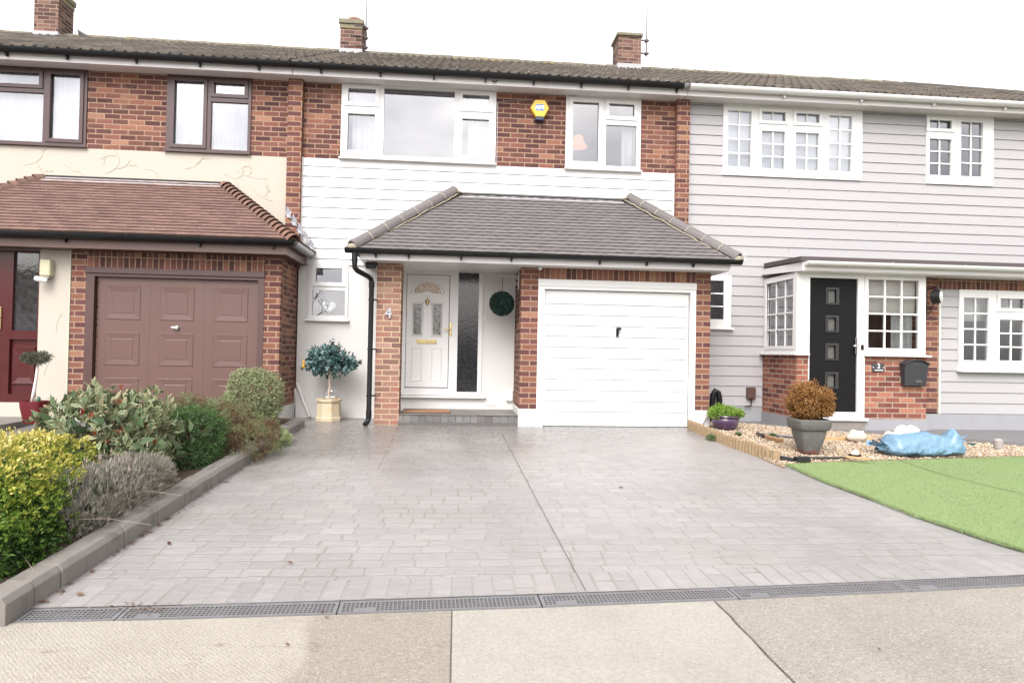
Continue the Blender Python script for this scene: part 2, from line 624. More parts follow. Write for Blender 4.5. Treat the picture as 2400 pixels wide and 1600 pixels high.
def m_tiles(name, c1, c2, c3, lichen=None, rough=0.75, speck=0.0, lsc=3.0, thr=0.55):
    t = NT(name)
    p = t.coord()
    a = t.new('ShaderNodeAttribute', attribute_name='rnd').outputs['Fac']
    cc = t.ramp(a, [(0.0, c1), (0.5, c2), (1.0, c3)])
    v = t.math('MULTIPLY_ADD', t.noise(p, 25, 4, 0.6), 0.5, 0.75)
    cc = t.mix(1.0, cc, t.vec(v, v, v), 'MULTIPLY')
    if lichen:
        k = t.sstep(t.noise(p, lsc, 6, 0.7), thr, thr + 0.14)
        cc = t.mix(t.math('MULTIPLY', k, 0.75), cc, (*lichen, 1))
    if speck:
        k = t.sstep(t.noise(p, 34, 2, 0.5), 0.70, 0.74)
        cc = t.mix(t.math('MULTIPLY', k, speck), cc, (0.6, 0.57, 0.52, 1))
    return t.done(cc, rough, t.bump(t.noise(p, 90, 3), 0.35, 0.003), spec=0.3)


M_tgrey = m_tiles('grey_roof_tiles', (0.118, 0.107, 0.104), (0.130, 0.118, 0.115), (0.142, 0.129, 0.125))
M_tred = m_tiles('red_roof_tiles', (0.125, 0.076, 0.063), (0.148, 0.089, 0.073), (0.175, 0.106, 0.085), speck=0.5, lichen=(0.10, 0.066, 0.055), thr=0.6)
M_tmain = m_tiles('old_roof_tiles', (0.050, 0.042, 0.034), (0.072, 0.059, 0.047), (0.105, 0.087, 0.07), lichen=(0.125, 0.11, 0.075), lsc=9, thr=0.58, speck=0.5)
M_ridge = m_tiles('ridge_tiles', (0.11, 0.097, 0.075), (0.135, 0.118, 0.088), (0.16, 0.138, 0.098), lichen=(0.19, 0.155, 0.065), lsc=5, thr=0.5)
M_mortar = m_plain('roof_mortar', (0.34, 0.30, 0.225), 0.95, var=0.25, scale=30, bump=0.8, bscale=50)
M_bonnet = m_tiles('bonnet_tiles', (0.14, 0.080, 0.060), (0.19, 0.105, 0.075), (0.12, 0.075, 0.06), lichen=(0.09, 0.078, 0.055), lsc=7, thr=0.52)
M_chim = m_brick('brick_chimney', [(0, (0.085, 0.045, 0.042)), (0.5, (0.13, 0.065, 0.055)), (1, (0.18, 0.10, 0.08))], (0.25, 0.21, 0.15), offv=0.01, seed=11, centre=0.2)
M_cap = m_plain('chimney_cap', (0.19, 0.17, 0.12), 0.95, var=0.35, scale=12, bump=0.6, dirt=((0.26, 0.21, 0.06), 8, 0.5, 0.8))
M_pot = m_plain('terracotta', (0.26, 0.13, 0.09), 0.8, var=0.15, scale=12)


def m_cobble(name, rows=0.118, length=0.185, warp=0.012, vary=0.35, c=(0.262, 0.248, 0.243), joint=0.008, rough=0.36, swap=False, damp_shade=False, jc=(0.205, 0.188, 0.162)):
    t = NT(name)
    p = t.coord()
    x, y, z = t.xyz(p)
    wn_ = t.noise(p, 5.0, 3, 0.55, col=True)
    wx, wy, wz = t.xyz(wn_)
    x = t.math('MULTIPLY_ADD', t.math('SUBTRACT', wx, 0.5), warp * 2, x)
    y = t.math('MULTIPLY_ADD', t.math('SUBTRACT', wy, 0.5), warp * 1.6, y)
    if swap:
        x, y = y, x
    vr = t.math('DIVIDE', y, rows)
    row = t.math('FLOOR', vr)
    fv = t.math('MULTIPLY', t.math('SUBTRACT', vr, row), rows)
    h1, hc = t.white(t.vec(row, 3.3, 1.7))
    h2 = t.xyz(hc)[1]
    ln = t.math('MULTIPLY_ADD', h1, vary, 1 - vary / 2)
    uo = t.math('ADD', t.math('DIVIDE', x, t.math('MULTIPLY', ln, length)), t.math('MULTIPLY', h2, 5.0))
    # each stone shifts its own joint a little
    cell = t.math('FLOOR', uo)
    f = t.math('SUBTRACT', uo, cell)
    du = t.math('MULTIPLY', t.math('MINIMUM', f, t.math('SUBTRACT', 1.0, f)), length)
    dv = t.math('MINIMUM', fv, t.math('SUBTRACT', rows, fv))
    # rounded corners: smooth minimum
    sm = t.new('ShaderNodeMath', operation='SMOOTH_MIN')
    t.put(sm.inputs[0], du)
    t.put(sm.inputs[1], dv)
    sm.inputs[2].default_value = 0.03
    d = sm.outputs[0]
    fine = t.noise(p, 55, 4, 0.65)
    d2 = t.math('MULTIPLY_ADD', t.math('SUBTRACT', fine, 0.5), 0.006, d)
    mask = t.sstep(d2, joint / 2 - 0.004, joint / 2 + 0.005)
    rv, rc = t.white(t.vec(cell, row, 9.1))
    lum = t.math('MULTIPLY_ADD', rv, 0.12, 0.94)
    big = t.math('MULTIPLY_ADD', t.noise(p, 0.9, 5, 0.6), 0.55, 0.72)
    lum = t.math('MULTIPLY', lum, big)
    stre = t.math('MULTIPLY_ADD', t.noise(p, 9, 5, 0.7, sc=(0.5, 2.2, 1)), 0.36, 0.82)
    lum = t.math('MULTIPLY', lum, stre)
    cc = t.mix(1.0, (*c, 1), t.vec(lum, lum, lum), 'MULTIPLY')
    wear = t.math('MULTIPLY', t.sstep(t.noise(p, 16, 6, 0.75, sc=(0.6, 2.0, 1)), 0.56, 0.72), 0.4)
    cc = t.mix(wear, cc, (0.40, 0.38, 0.37, 1))
    jn = t.mix(t.sstep(t.noise(p, 1.4, 4, 0.6), 0.42, 0.62), (*[q * 0.95 for q in c], 1), (*jc, 1))
    cc = t.mix(mask, jn, cc)
    oil = t.math('MULTIPLY', t.sstep(t.noise(p, 2.3, 3, 0.5), 0.70, 0.76), 0.22)
    cc = t.mix(oil, cc, (0.09, 0.085, 0.08, 1))
    brown = t.math('MULTIPLY', t.sstep(t.noise(p, 0.8, 5, 0.65), 0.54, 0.72), 0.32)
    cc = t.mix(brown, cc, (0.28, 0.235, 0.18, 1))
    if damp_shade:  # damp patches, mixed with painted shade where the house blocks the sky
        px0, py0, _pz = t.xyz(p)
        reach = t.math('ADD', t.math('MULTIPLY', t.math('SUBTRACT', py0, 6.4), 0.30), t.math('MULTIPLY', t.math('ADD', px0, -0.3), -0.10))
        damp_shade_m = t.sstep(t.math('ADD', reach, t.noise(p, 1.1, 5, 0.6)), 0.42, 1.05)
        cc = t.mix(t.math('MULTIPLY', damp_shade_m, 0.75), cc, t.mix(1.0, cc, (0.56, 0.55, 0.53, 1), 'MULTIPLY'))
    hgt = t.math('ADD', t.math('MULTIPLY', mask, 0.9), t.math('MULTIPLY', t.noise(p, 13, 6, 0.65, sc=(0.6, 1.7, 1)), 1.5))
    rg = t.math('MULTIPLY_ADD', t.noise(p, 7, 5, 0.7), 0.4, rough - 0.16)
    if damp_shade:
        rg = t.math('MULTIPLY_ADD', damp_shade_m, -0.14, rg)
    return t.done(cc, rg, t.bump(hgt, 0.42, 0.012), spec=0.6)


M_cobble = m_cobble('stamped_concrete', damp_shade=True, warp=0.022, length=0.20)
M_border = m_cobble('stamped_border', rows=0.111, length=0.9, warp=0.008, vary=0.0, swap=True, joint=0.012)
M_step = m_cobble('step_top', rows=0.055, length=0.11, warp=0.004, c=(0.115, 0.11, 0.10), joint=0.006, jc=(0.06, 0.05, 0.05))
M_kerb = m_plain('kerb_concrete', (0.182, 0.166, 0.150), 0.75, var=0.2, scale=7, bump=0.35, bscale=60, dirt=((0.085, 0.075, 0.062), 5, 0.54, 0.6))
M_riser = m_brick('step_riser', [(0, (0.125, 0.12, 0.115)), (0.5, (0.135, 0.13, 0.125)), (1, (0.15, 0.145, 0.14))], (0.095, 0.09, 0.086), bl=0.102, bh=0.3, offv=0.05, joint=0.005, centre=0, seed=2)


def m_pave(name, c, c2, agg=0.5, brush=0.0, stain=0.3, split=None):
    t = NT(name)
    p = t.coord()
    n1 = t.noise(p, 1.6, 5, 0.65)
    cc = t.mix(t.sstep(n1, 0.35, 0.7), (*c, 1), (*c2, 1))
    if split:
        sx_ = t.xyz(p)[0]
        spl = t.sstep(t.math('MULTIPLY_ADD', t.noise(p, 1.7, 4, 0.6), 0.30, sx_), -0.52, -0.44)
        cc = t.mix(spl, cc, (*split, 1))
        agg = t.mixf(spl, agg, 0.65)
    vo = t.new('ShaderNodeTexVoronoi')
    vo.inputs['Scale'].default_value = 105
    t.l.new(p, vo.inputs['Vector'])
    cr, cg, cb = t.xyz(vo.outputs['Color'])
    sel = t.math('MULTIPLY', t.math('GREATER_THAN', cr, 0.80), t.math('LESS_THAN', vo.outputs['Distance'], 0.42))
    sel2 = t.math('MULTIPLY', t.math('LESS_THAN', cr, 0.16), t.math('LESS_THAN', vo.outputs['Distance'], 0.45))
    cc = t.mix(t.math('MULTIPLY', sel, agg), cc, (0.42, 0.395, 0.35, 1))
    cc = t.mix(t.math('MULTIPLY', sel2, t.math('MULTIPLY', agg, 0.75)), cc, (0.13, 0.105, 0.085, 1))
    f = t.math('MULTIPLY_ADD', t.noise(p, 48, 5, 0.85), 0.8, 0.60)
    cc = t.mix(1.0, cc, t.vec(f, f, f), 'MULTIPLY')
    st = t.math('MULTIPLY', t.sstep(t.noise(p, 4.5, 6, 0.72, sc=(1, 2.2, 1)), 0.58, 0.70), stain)
    cc = t.mix(st, cc, (0.17, 0.138, 0.108, 1))
    h = t.math('ADD', t.noise(p, 90, 4, 0.7), t.math('MULTIPLY', vo.outputs['Distance'], t.math('MULTIPLY', agg, 0.8)))
    if brush:
        wv = t.new('ShaderNodeTexWave', wave_type='BANDS', bands_direction='DIAGONAL')
        wv.inputs['Scale'].default_value = 28
        wv.inputs['Distortion'].default_value = 4.0
        wv.inputs['Detail'].default_value = 2
        t.l.new(p, wv.inputs['Vector'])
        wf = wv.outputs['Fac'] if not split else t.math('MULTIPLY', wv.outputs['Fac'], t.math('SUBTRACT', 1.0, spl))
        h = t.math('MULTIPLY_ADD', wf, brush, h)
        k = t.math('MULTIPLY_ADD', wf, 0.10, 0.95)
        cc = t.mix(1.0, cc, t.vec(k, k, k), 'MULTIPLY')
    return t.done(cc, 0.88, t.bump(h, 1.0, 0.006), spec=0.3)


M_pav_brush = m_pave('pavement_brushed', (0.33, 0.302, 0.258), (0.29, 0.262, 0.222), 0.35, 0.13, 0.7, split=(0.27, 0.24, 0.202))
M_pav_agg = m_pave('pavement_aggregate', (0.30, 0.265, 0.22), (0.255, 0.22, 0.18), 0.7, 0.0, 0.3)
M_pav_smooth = m_pave('pavement_smooth', (0.328, 0.306, 0.270), (0.295, 0.274, 0.24), 0.35, 0.0, 0.12)
M_pav_coarse = m_pave('pavement_coarse', (0.288, 0.262, 0.228), (0.25, 0.226, 0.194), 0.7, 0.22, 0.15)
M_road = m_plain('asphalt', (0.05, 0.05, 0.05), 0.9, bump=0.6, bscale=80)
M_soil = m_plain('soil', (0.055, 0.035, 0.024), 0.95, var=0.4, scale=30, bump=1.0, bscale=40)
M_earth = m_plain('ground_earth', (0.12, 0.11, 0.09), 0.95)
M_path = m_plain('path_grey', (0.14, 0.135, 0.135), 0.62, var=0.15, scale=3, bump=0.4, bscale=50, dirt=((0.2, 0.19, 0.18), 4, 0.58, 0.4))
M_turf = m_plain('turf', (0.18, 0.24, 0.095), 0.9, var=0.14, scale=9, bump=1.0, bscale=160, dirt=((0.175, 0.225, 0.10), 2.2, 0.5, 0.5))
M_gbase = m_plain('gravel_base', (0.26, 0.19, 0.13), 0.95, var=0.5, scale=60, bump=1.0, bscale=70)


def m_attr(name, stops, rough=0.6, attr='rnd', edge=None, trans=0.25, spec=0.35, k=0.62):
    t = NT(name)
    a = t.new('ShaderNodeAttribute', attribute_name=attr).outputs['Fac']
    cc = t.ramp(a, [(q, tuple(v * k for v in c_)) for q, c_ in stops])
    if edge:
        edge = (tuple(v * k for v in edge[0]), edge[1], edge[2])
    if edge:
        e = t.new('ShaderNodeAttribute', attribute_name='edge').outputs['Fac']
        cc = t.mix(t.math('MULTIPLY', t.sstep(e, edge[1], edge[1] + 0.25), edge[2]), cc, (*edge[0], 1))
    t.done(cc, rough, spec=spec)
    if trans:
        tl = t.new('ShaderNodeBsdfTranslucent')
        t.put(tl.inputs[0], cc)
        ms = t.new('ShaderNodeMixShader')
        ms.inputs[0].default_value = trans
        t.l.new(t.bsdf.outputs[0], ms.inputs[1])
        t.l.new(tl.outputs[0], ms.inputs[2])
        t.l.new(ms.outputs[0], t.out.inputs[0])
    return t.m


# ------------------------------------------------------------ ground
def gfun(x, y):
    return gz(y)


DB = [(-3.2, 3.12), (-1.98, 3.154), (-1.258, 3.163), (-0.555, 3.19), (0.445, 3.235), (1.495, 3.298), (2.5, 3.375), (3.3, 3.455), (4.6, 3.56), (7, 3.74), (14, 4.2)]
DT = [(-3.2, 3.25), (-1.97, 3.284), (-1.229, 3.30), (-0.58, 3.322), (0.451, 3.371), (1.516, 3.429), (2.5, 3.49), (3.3, 3.55), (4.6, 3.66), (7, 3.86), (14, 4.35)]


def line_y(L, x):
    for (a, b), (c, d) in zip(L, L[1:]):
        if a <= x <= c:
            return b + (d - b) * (x - a) / (c - a)
    return L[-1][1]


def setting(name, mb, mat, label=None, **k):
    o = mb.build(name, mat, **k)
    o['kind'] = 'structure'
    if label:
        o['label'] = label
    return o


setting('ground', MB().quad((-120, -120, -0.46), (160, -120, -0.46), (160, 160, -0.46), (-120, 160, -0.46)), M_earth, 'bare earth below the paving')
setting('road', MB().box(-60, 60, -9.0, -1.9, -0.45, -0.40), M_road, 'dark asphalt road')


def pz(x, y):
    return -0.247 + 0.018 * (y - 3.2)


def pav(xa, xb, mat, label, edge_a=None, edge_b=None):
    mb_ = MB()
    xs = [xa] + [p[0] for p in DB if xa < p[0] < xb] + [xb]
    top = [(x, line_y(DB, x) - 0.004) for x in xs]
    poly = [(xa, -1.9)] + (edge_b or [(xb, -1.9)]) + top[::-1] + (edge_a or [])
    mb_.slab(poly, lambda x, y: -0.45, pz)
    return setting('pavement', mb_, mat, label)


crack = [(1.37, -1.9), (1.36, 2.0), (1.361, 2.5), (1.357, 2.7), (1.364, 2.86), (1.360, 3.0), (1.367, 3.1), (1.362, 3.2)]
pav(-30, -0.0035, M_pav_brush, 'pale brushed concrete pavement with exposed aggregate at its right end')
pav(0.004, 1.355, M_pav_smooth, 'smooth pale concrete slab', None, [(x - 0.008, y) for x, y in crack])
pav(1.366, 30, M_pav_coarse, 'coarse ribbed grey concrete slab', [(x + 0.006, y) for x, y in crack[1:-1][::-1]])
setting('pavement_joint', MB().quad((-0.012, -1.9, -0.346), (0.008, -1.9, -0.346), (0.008, 3.24, -0.252), (-0.012, 3.24, -0.252)).quad(
    (1.33, -1.9, -0.36), (1.40, -1.9, -0.36), (1.40, 3.3, -0.258), (1.33, 3.3, -0.258)), m_plain('joint_dirt', (0.13, 0.11, 0.08), .95, var=.4, scale=25), 'dirt in the slab joints')

# driveway field
mb = MB()
xs = [-2.0] + [p[0] for p in DT if -2.0 < p[0] < 4.6] + [4.6]
edge = [(x, line_y(DT, x) + 0.004) for x in xs]
ny = 30
for i in range(len(edge) - 1):
    for j in range(ny):
        a, b = j / ny, (j + 1) / ny
        (x0, y0), (x1, y1) = edge[i], edge[i + 1]
        ya0, yb0 = y0 + (G - y0) * a, y0 + (G - y0) * b
        ya1, yb1 = y1 + (G - y1) * a, y1 + (G - y1) * b
        mb.quad((x0, ya0, gz(ya0)), (x1, ya1, gz(ya1)), (x1, yb1, gz(yb1)), (x0, yb0, gz(yb0)))
mb.quad((-2.4, G, 0), (4.6, G, 0), (4.6, M, 0.0), (-2.4, M, 0.0))
mb.quad((-2.4, 8.6, gz(8.6)), (-2.0, 8.6, gz(8.6)), (-2.0, G, 0), (-2.4, G, 0))
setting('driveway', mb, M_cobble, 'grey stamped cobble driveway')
mb = MB()
for i in range(len(edge) - 1):
    (x0, y0), (x1, y1) = edge[i], edge[i + 1]
    mb.quad((x0, y0, gz(y0) + 0.004), (x1, y1, gz(y1) + 0.004), (x1, y1 + 0.26, gz(y1 + 0.26) + 0.004), (x0, y0 + 0.26, gz(y0 + 0.26) + 0.004))
setting('driveway_border', mb, M_border, 'row of header blocks at the foot of the driveway')
mb = MB()


def strip(pts, w):
    for (x0, y0), (x1, y1) in zip(pts, pts[1:]):
        dx, dy = x1 - x0, y1 - y0
        L = math.hypot(dx, dy)
        nx_, ny_ = -dy / L * w / 2, dx / L * w / 2
        mb.quad((x0 - nx_, y0 - ny_, gz(y0) + 0.007), (x1 - nx_, y1 - ny_, gz(y1) + 0.007), (x1 + nx_, y1 + ny_, gz(y1) + 0.007), (x0 + nx_, y0 + ny_, gz(y0) + 0.007))


strip([(0.705, 3.40), (0.66, 5.2), (0.638, 6.27), (0.595, 8.5)][::-1], 0.0055)
strip([(-0.774, 8.9), (-0.74, 7.4), (-0.73, 6.25)], 0.003)
strip([(-0.92, 6.245), (0.64, 6.268), (1.68, 6.262), (3.4, 6.27)], 0.003)
strip([(-0.774, 8.955), (0.595, 8.50)][:1] + [(-0.6, 8.955)], 0.004)
setting('driveway_joint', mb, m_plain('joint_fill', (0.11, 0.10, 0.088), .95, var=.4, scale=20), 'dark control joints cut in the driveway')

# kerb of concrete blocks
rnd = random.Random(4)
mb = MB()
y = 3.11
while y < 8.78:
    ln = 0.205 + rnd.uniform(-0.01, 0.015)
    y1 = min(y + ln, 8.80)
    j = rnd.uniform(-0.004, 0.004)
    z0, z1 = gz(y), gz(y1)
    h = 0.122 + rnd.uniform(-0.003, 0.004) if y < 8 else 0.11
    xo, xi = -1.998 + j, -2.135 + j
    mb.add([(xi, y, z0 - 0.1), (xo, y, z0 - 0.1), (xo, y1, z1 - 0.1), (xi, y1, z1 - 0.1),
            (xi, y, z0 + h), (xo - 0.022, y, z0 + h), (xo - 0.022, y1, z1 + h), (xi, y1, z1 + h),
            (xo, y, z0 + h - 0.03), (xo, y1, z1 + h - 0.03)],
           [(4, 5, 6, 7), (5, 8, 9, 6), (8, 1, 2, 9), (1, 8, 5, 4, 0), (3, 7, 6, 9, 2), (0, 4, 7, 3)])
    y = y1 + 0.006
setting('kerb', mb, M_kerb, 'grey concrete block kerb', bevel=0.004)

# planting bed and next door's paving
mb = MB()
n = 26
P = [[(-3.9 + 1.78 * i / 8, 2.9 + 5.9 * j / n) for i in range(9)] for j in range(n + 1)]
vs = [(x, y, gz(y) + 0.098 + 0.03 * noise.noise(Vector((x * 5, y * 5, 0)))) for row in P for x, y in row]
mb.add(vs, [(j * 9 + i, j * 9 + i + 1, (j + 1) * 9 + i + 1, (j + 1) * 9 + i) for j in range(n) for i in range(8)])
setting('planting_bed', mb, M_soil, 'dark soil bed behind the kerb')
setting('neighbour_paving', MB().slab([(-14, 3.1), (-3.9, 3.1), (-3.9, 8.79), (-2.14, 8.79), (-2.14, G), (-14, G)], -0.45, lambda x, y: gz(y) + 0.01), M_path, 'grey paving before the garage on the left')
mb = MB().box(-7.2, -5.32, 8.05, 8.955, -0.02, 0.065)
setting('door_step_slab', mb, M_kerb, 'worn concrete slab before the red door', bevel=0.01)

# drain channel
M_grate = m_plain('drain_plastic', (0.16, 0.156, 0.16), 0.6, var=0.2, scale=14, spec=0.3, dirt=((0.27, 0.24, 0.2), 12, 0.6, 0.5))
mb = MB()
for (a, b), (c, d) in zip(list(zip(DB, DT))[:-1], list(zip(DB, DT))[1:]):
    for q0, q1 in (((a[0], a[1] - 0.0), (c[0], c[1])), ((b[0], b[1] - 0.0), (d[0], d[1]))):
        pass
    mb.quad((a[0], a[1] - 0.02, -0.36), (c[0], c[1] - 0.02, -0.36), (d[0], d[1] + 0.02, -0.36), (b[0], b[1] + 0.02, -0.36))
setting('drain_channel', mb, M_dark, 'dark gutter below the drain grates')


def grate_mesh(L, plate=None):
    mb_ = MB()
    W = 0.122
    cols = int(round((L - 0.03) / 0.0205))
    px = (L - 0.03) / cols
    holes = []
    for i in range(cols):
        for r in range(5):
            if plate and plate[0] <= i < plate[1] and (r >= 3) == (plate[2] == 'near') and (r >= 3 or plate[2] == 'far' and r >= 0) and (r >= 3 if plate[2] == 'near' else r <= 1):
                continue
            x0 = 0.015 + i * px + 0.003
            z0 = 0.010 + r * 0.0208 + 0.0025
            holes.append((x0, x0 + px - 0.006, z0, z0 + 0.0158))
    mb_.wall(0.001, L - 0.001, 0.0, W, -0.006, 0.0035, holes)
    return mb_


def drain_section(x0, x1, label, mesh=None, L=None):
    c0 = Vector((x0, (line_y(DB, x0) + line_y(DT, x0)) / 2, 0))
    c1 = Vector((x1, (line_y(DB, x1) + line_y(DT, x1)) / 2, 0))
    L = (c1 - c0).length
    mb_ = grate_mesh(L, (3, 8, 'far') if L > 0.8 else None)
    d = (c1 - c0).normalized()
    nrm = Vector((-d.y, d.x, 0))
    o0 = c0 - nrm * 0.061
    vs = []
    for (x, y, z) in mb_.v:
        p_ = o0 + d * x + nrm * z
        # wall plane -> ground plane (street side first)
        zz = -0.243 + SL * (p_.y - 3.2) - y - 0.006
        vs.append((p_.x, p_.y, zz))
    mb_.v = vs
    mb_.f = [tuple(f) for f in mb_.f]
    t = thing('drain_grate', label, 'drain grate', (c0.x, c0.y, -0.243), 'drain grates across the foot of the driveway')
    mb_.build('grate', M_grate, t)
    fr = MB()
    for s in (-1, 1):
        a = c0 + nrm * 0.064 * s
        b = c1 + nrm * 0.064 * s
        q = nrm * 0.003
        z0 = -0.243 + SL * (a.y - 3.2)
        z1 = -0.243 + SL * (b.y - 3.2)
        fr.add([(a.x - q.x, a.y - q.y, z0 - .05), (b.x - q.x, b.y - q.y, z1 - .05), (b.x + q.x, b.y + q.y, z1 - .05), (a.x + q.x, a.y + q.y, z0 - .05),
                (a.x - q.x, a.y - q.y, z0 + .002), (b.x - q.x, b.y - q.y, z1 + .002), (b.x + q.x, b.y + q.y, z1 + .002), (a.x + q.x, a.y + q.y, z0 + .002)],
               [(3, 2, 1, 0), (4, 5, 6, 7), (0, 1, 5, 4), (1, 2, 6, 5), (2, 3, 7, 6), (3, 0, 4, 7)])
    fr.build('frame', M_grate, t)


for xa, xb, lb in ((-1.995, -1.56, 'short plastic drain grate beside the end of the kerb'),
                   (-1.555, -0.558, 'dusty drain grate with a leaf-filled corner, second from the kerb'),
                   (-0.553, 0.445, 'grey drain grate in front of the pale aggregate slab'),
                   (0.451, 1.494, 'grey drain grate below the long driveway joint'),
                   (1.50, 2.5, 'grey drain grate beside the cracked slab edge'),
                   (2.505, 3.5, 'grey drain grate near the right edge of the driveway'),
                   (3.505, 4.5, 'grey drain grate beside the green lawn corner')):
    drain_section(xa, xb, lb)

# lawn, gravel and path of the right garden
LE = [(3.446, 6.513), (3.431, 6.1), (3.431, 5.717), (3.470, 5.4), (3.491, 5.176), (3.513, 4.687), (3.585, 4.373), (3.629, 4.14), (3.70, 3.902), (3.86, 3.68)]
LT = [(3.66, 6.59), (4.2, 6.67), (4.857, 6.759), (5.7, 6.88), (6.594, 7.012), (9, 7.3), (14, 7.9)]
poly = LE[::-1] + LT + [(14, 4.3)]
setting('lawn', MB().slab([(x + 0.02, y) for x, y in LE[::-1]] + [(x, y - 0.02) for x, y in LT] + [(14, 4.36), (7, 3.88), (4.6, 3.69)], -0.4, lambda x, y: gz(y) + 0.014), M_turf, 'bright green artificial lawn')


def gvz(x, y):
    return -0.088 + (y - 6.5) * 0.037


PE = [(3.6, 9.6), (4.18, 9.49), (4.77, 9.07), (5.70, 8.47), (6.68, 7.87), (7.3, 7.50), (9, 7.42), (14, 7.95)]
gp = [(3.34, 6.35), (3.46, 6.5)] + LT + PE[::-1] + [(3.6, 9.0), (3.34, 8.9)]
setting('gravel_bed', MB().slab(gp, -0.4, gvz), M_gbase, 'gravel bed floor')
setting('path', MB().slab([(x, y) for x, y in PE] + [(14, M), (3.6, M)], -0.3, 0.012), M_path, 'dark grey path before the right house')


def inside(poly, x, y):
    c = False
    n_ = len(poly)
    j = n_ - 1
    for i in range(n_):
        xi, yi = poly[i]
        xj, yj = poly[j]
        if (yi > y) != (yj > y) and x < (xj - xi) * (y - yi) / (yj - yi) + xi:
            c = not c
        j = i
    return c


# pebbles
M_peb = m_attr('pebble', k=0.78, stops= [(0, (0.62, 0.52, 0.38)), (0.25, (0.50, 0.36, 0.22)), (0.45, (0.66, 0.58, 0.46)), (0.6, (0.40, 0.24, 0.14)),
                          (0.8, (0.55, 0.45, 0.34)), (0.92, (0.30, 0.24, 0.20)), (1, (0.72, 0.68, 0.62))], rough=0.7, trans=0)


def pebbles():
    rg = np.random.default_rng(3)
    base = np.array([(1, 0, 0), (-1, 0, 0), (0, 1, 0), (0, -1, 0), (0, 0, 1), (0, 0, -1)], float)
    fc = np.array([(0, 2, 4), (2, 1, 4), (1, 3, 4), (3, 0, 4), (2, 0, 5), (1, 2, 5), (3, 1, 5), (0, 3, 5)])
    V, F, A = [], [], []
    n_ = 0
    while n_ < 13000:
        x, y = rg.uniform(3.3, 9.5), rg.uniform(6.4, 9.5)
        if not inside(gp, x, y) or (x > 8.2 and rg.random() < .6):
            continue
        s = rg.uniform(0.008, 0.017)
        sc = s * rg.uniform(0.7, 1.3, 3) * np.array([1.15, 1.0, 0.75])
        a = rg.uniform(0, 6.28)
        b = rg.uniform(-.4, .4)
        Rm = np.array([[math.cos(a), -math.sin(a), 0], [math.sin(a), math.cos(a), 0], [0, 0, 1]]) @ np.array([[math.cos(b), 0, math.sin(b)], [0, 1, 0], [-math.sin(b), 0, math.cos(b)]])
        V.append((base * sc * rg.uniform(.85, 1.15, (6, 1))) @ Rm.T + np.array([x, y, gvz(x, y) + s * rg.uniform(.1, .9)]))
        F.append(fc + 6 * n_)
        A.append(np.full(6, rg.random()))
        n_ += 1
    o = fast_mesh('gravel', np.concatenate(V), np.concatenate(F), M_peb, {'rnd': np.concatenate(A)}, smooth=True)
    o['kind'] = 'stuff'
    o['label'] = 'loose golden gravel around the pots beside the lawn'


pebbles()

M_blade = m_attr('turf_blade', [(0, (0.165, 0.245, 0.09)), (0.5, (0.212, 0.305, 0.122)), (0.9, (0.27, 0.35, 0.165)), (1, (0.21, 0.17, 0.09))], 0.7, trans=0.2, k=1.0)


def turf():
    rg = np.random.default_rng(8)
    lp = LE[::-1] + LT + [(14, 4.36), (7, 3.88), (4.6, 3.69)]
    N = 150000
    x = rg.uniform(3.42, 9.0, N * 2)
    y = rg.uniform(3.6, 7.3, N * 2)
    # even-odd test, vectorised
    c = np.zeros(len(x), bool)
    j = len(lp) - 1
    for i in range(len(lp)):
        xi, yi = lp[i]
        xj, yj = lp[j]
        if yi != yj:
            cond = ((yi > y) != (yj > y)) & (x < (xj - xi) * (y - yi) / (yj - yi) + xi)
            c ^= cond
        j = i
    x, y = x[c][:N], y[c][:N]
    # seam between two turf strips
    sx = np.interp(y, [3.6, 5.3, 5.6, 6.0, 6.76], [5.45, 5.0, 4.92, 4.82, 4.857])
    keep = np.abs(x - sx) > 0.026
    x, y = x[keep], y[keep]
    # fringe along the edge
    ex, ey = [], []
    for (a, b), (c_, d) in zip(LE, LE[1:]):
        t_ = rg.random(900)
        ex.append(a + (c_ - a) * t_ + rg.normal(0.0, 0.010, 900))
        ey.append(b + (d - b) * t_)
    ne = sum(len(q) for q in ex)
    x = np.concatenate([x] + ex)
    y = np.concatenate([y] + ey)
    n_ = len(x)
    z = SL * (y - G) + 0.012
    h = rg.uniform(0.005, 0.012, n_)
    h[-ne:] *= 2.2
    az = rg.uniform(0, 6.28, n_)
    ln = rg.normal(0, 0.007, (n_, 2))
    w = rg.uniform(0.0015, 0.003, n_)
    dx, dy = np.cos(az) * w, np.sin(az) * w
    V = np.zeros((n_, 3, 3))
    V[:, 0] = np.stack([x - dx, y - dy, z], 1)
    V[:, 1] = np.stack([x + dx, y + dy, z], 1)
    V[:, 2] = np.stack([x + ln[:, 0], y + ln[:, 1], z + h], 1)
    F = np.arange(n_ * 3).reshape(-1, 3)
    r = rg.random(n_) * 0.75
    pat = np.array([noise.noise(Vector((a * 1.3, b * 1.3, 2))) for a, b in zip(x, y)])
    r = np.clip(r + pat * 0.35, 0, .93)
    r[-ne:] = rg.uniform(0.55, 1.0, ne)
    o = fast_mesh('grass', V.reshape(-1, 3), F, M_blade, {'rnd': np.repeat(r, 3)})
    o['kind'] = 'stuff'
    o['label'] = 'short artificial grass blades of the lawn'


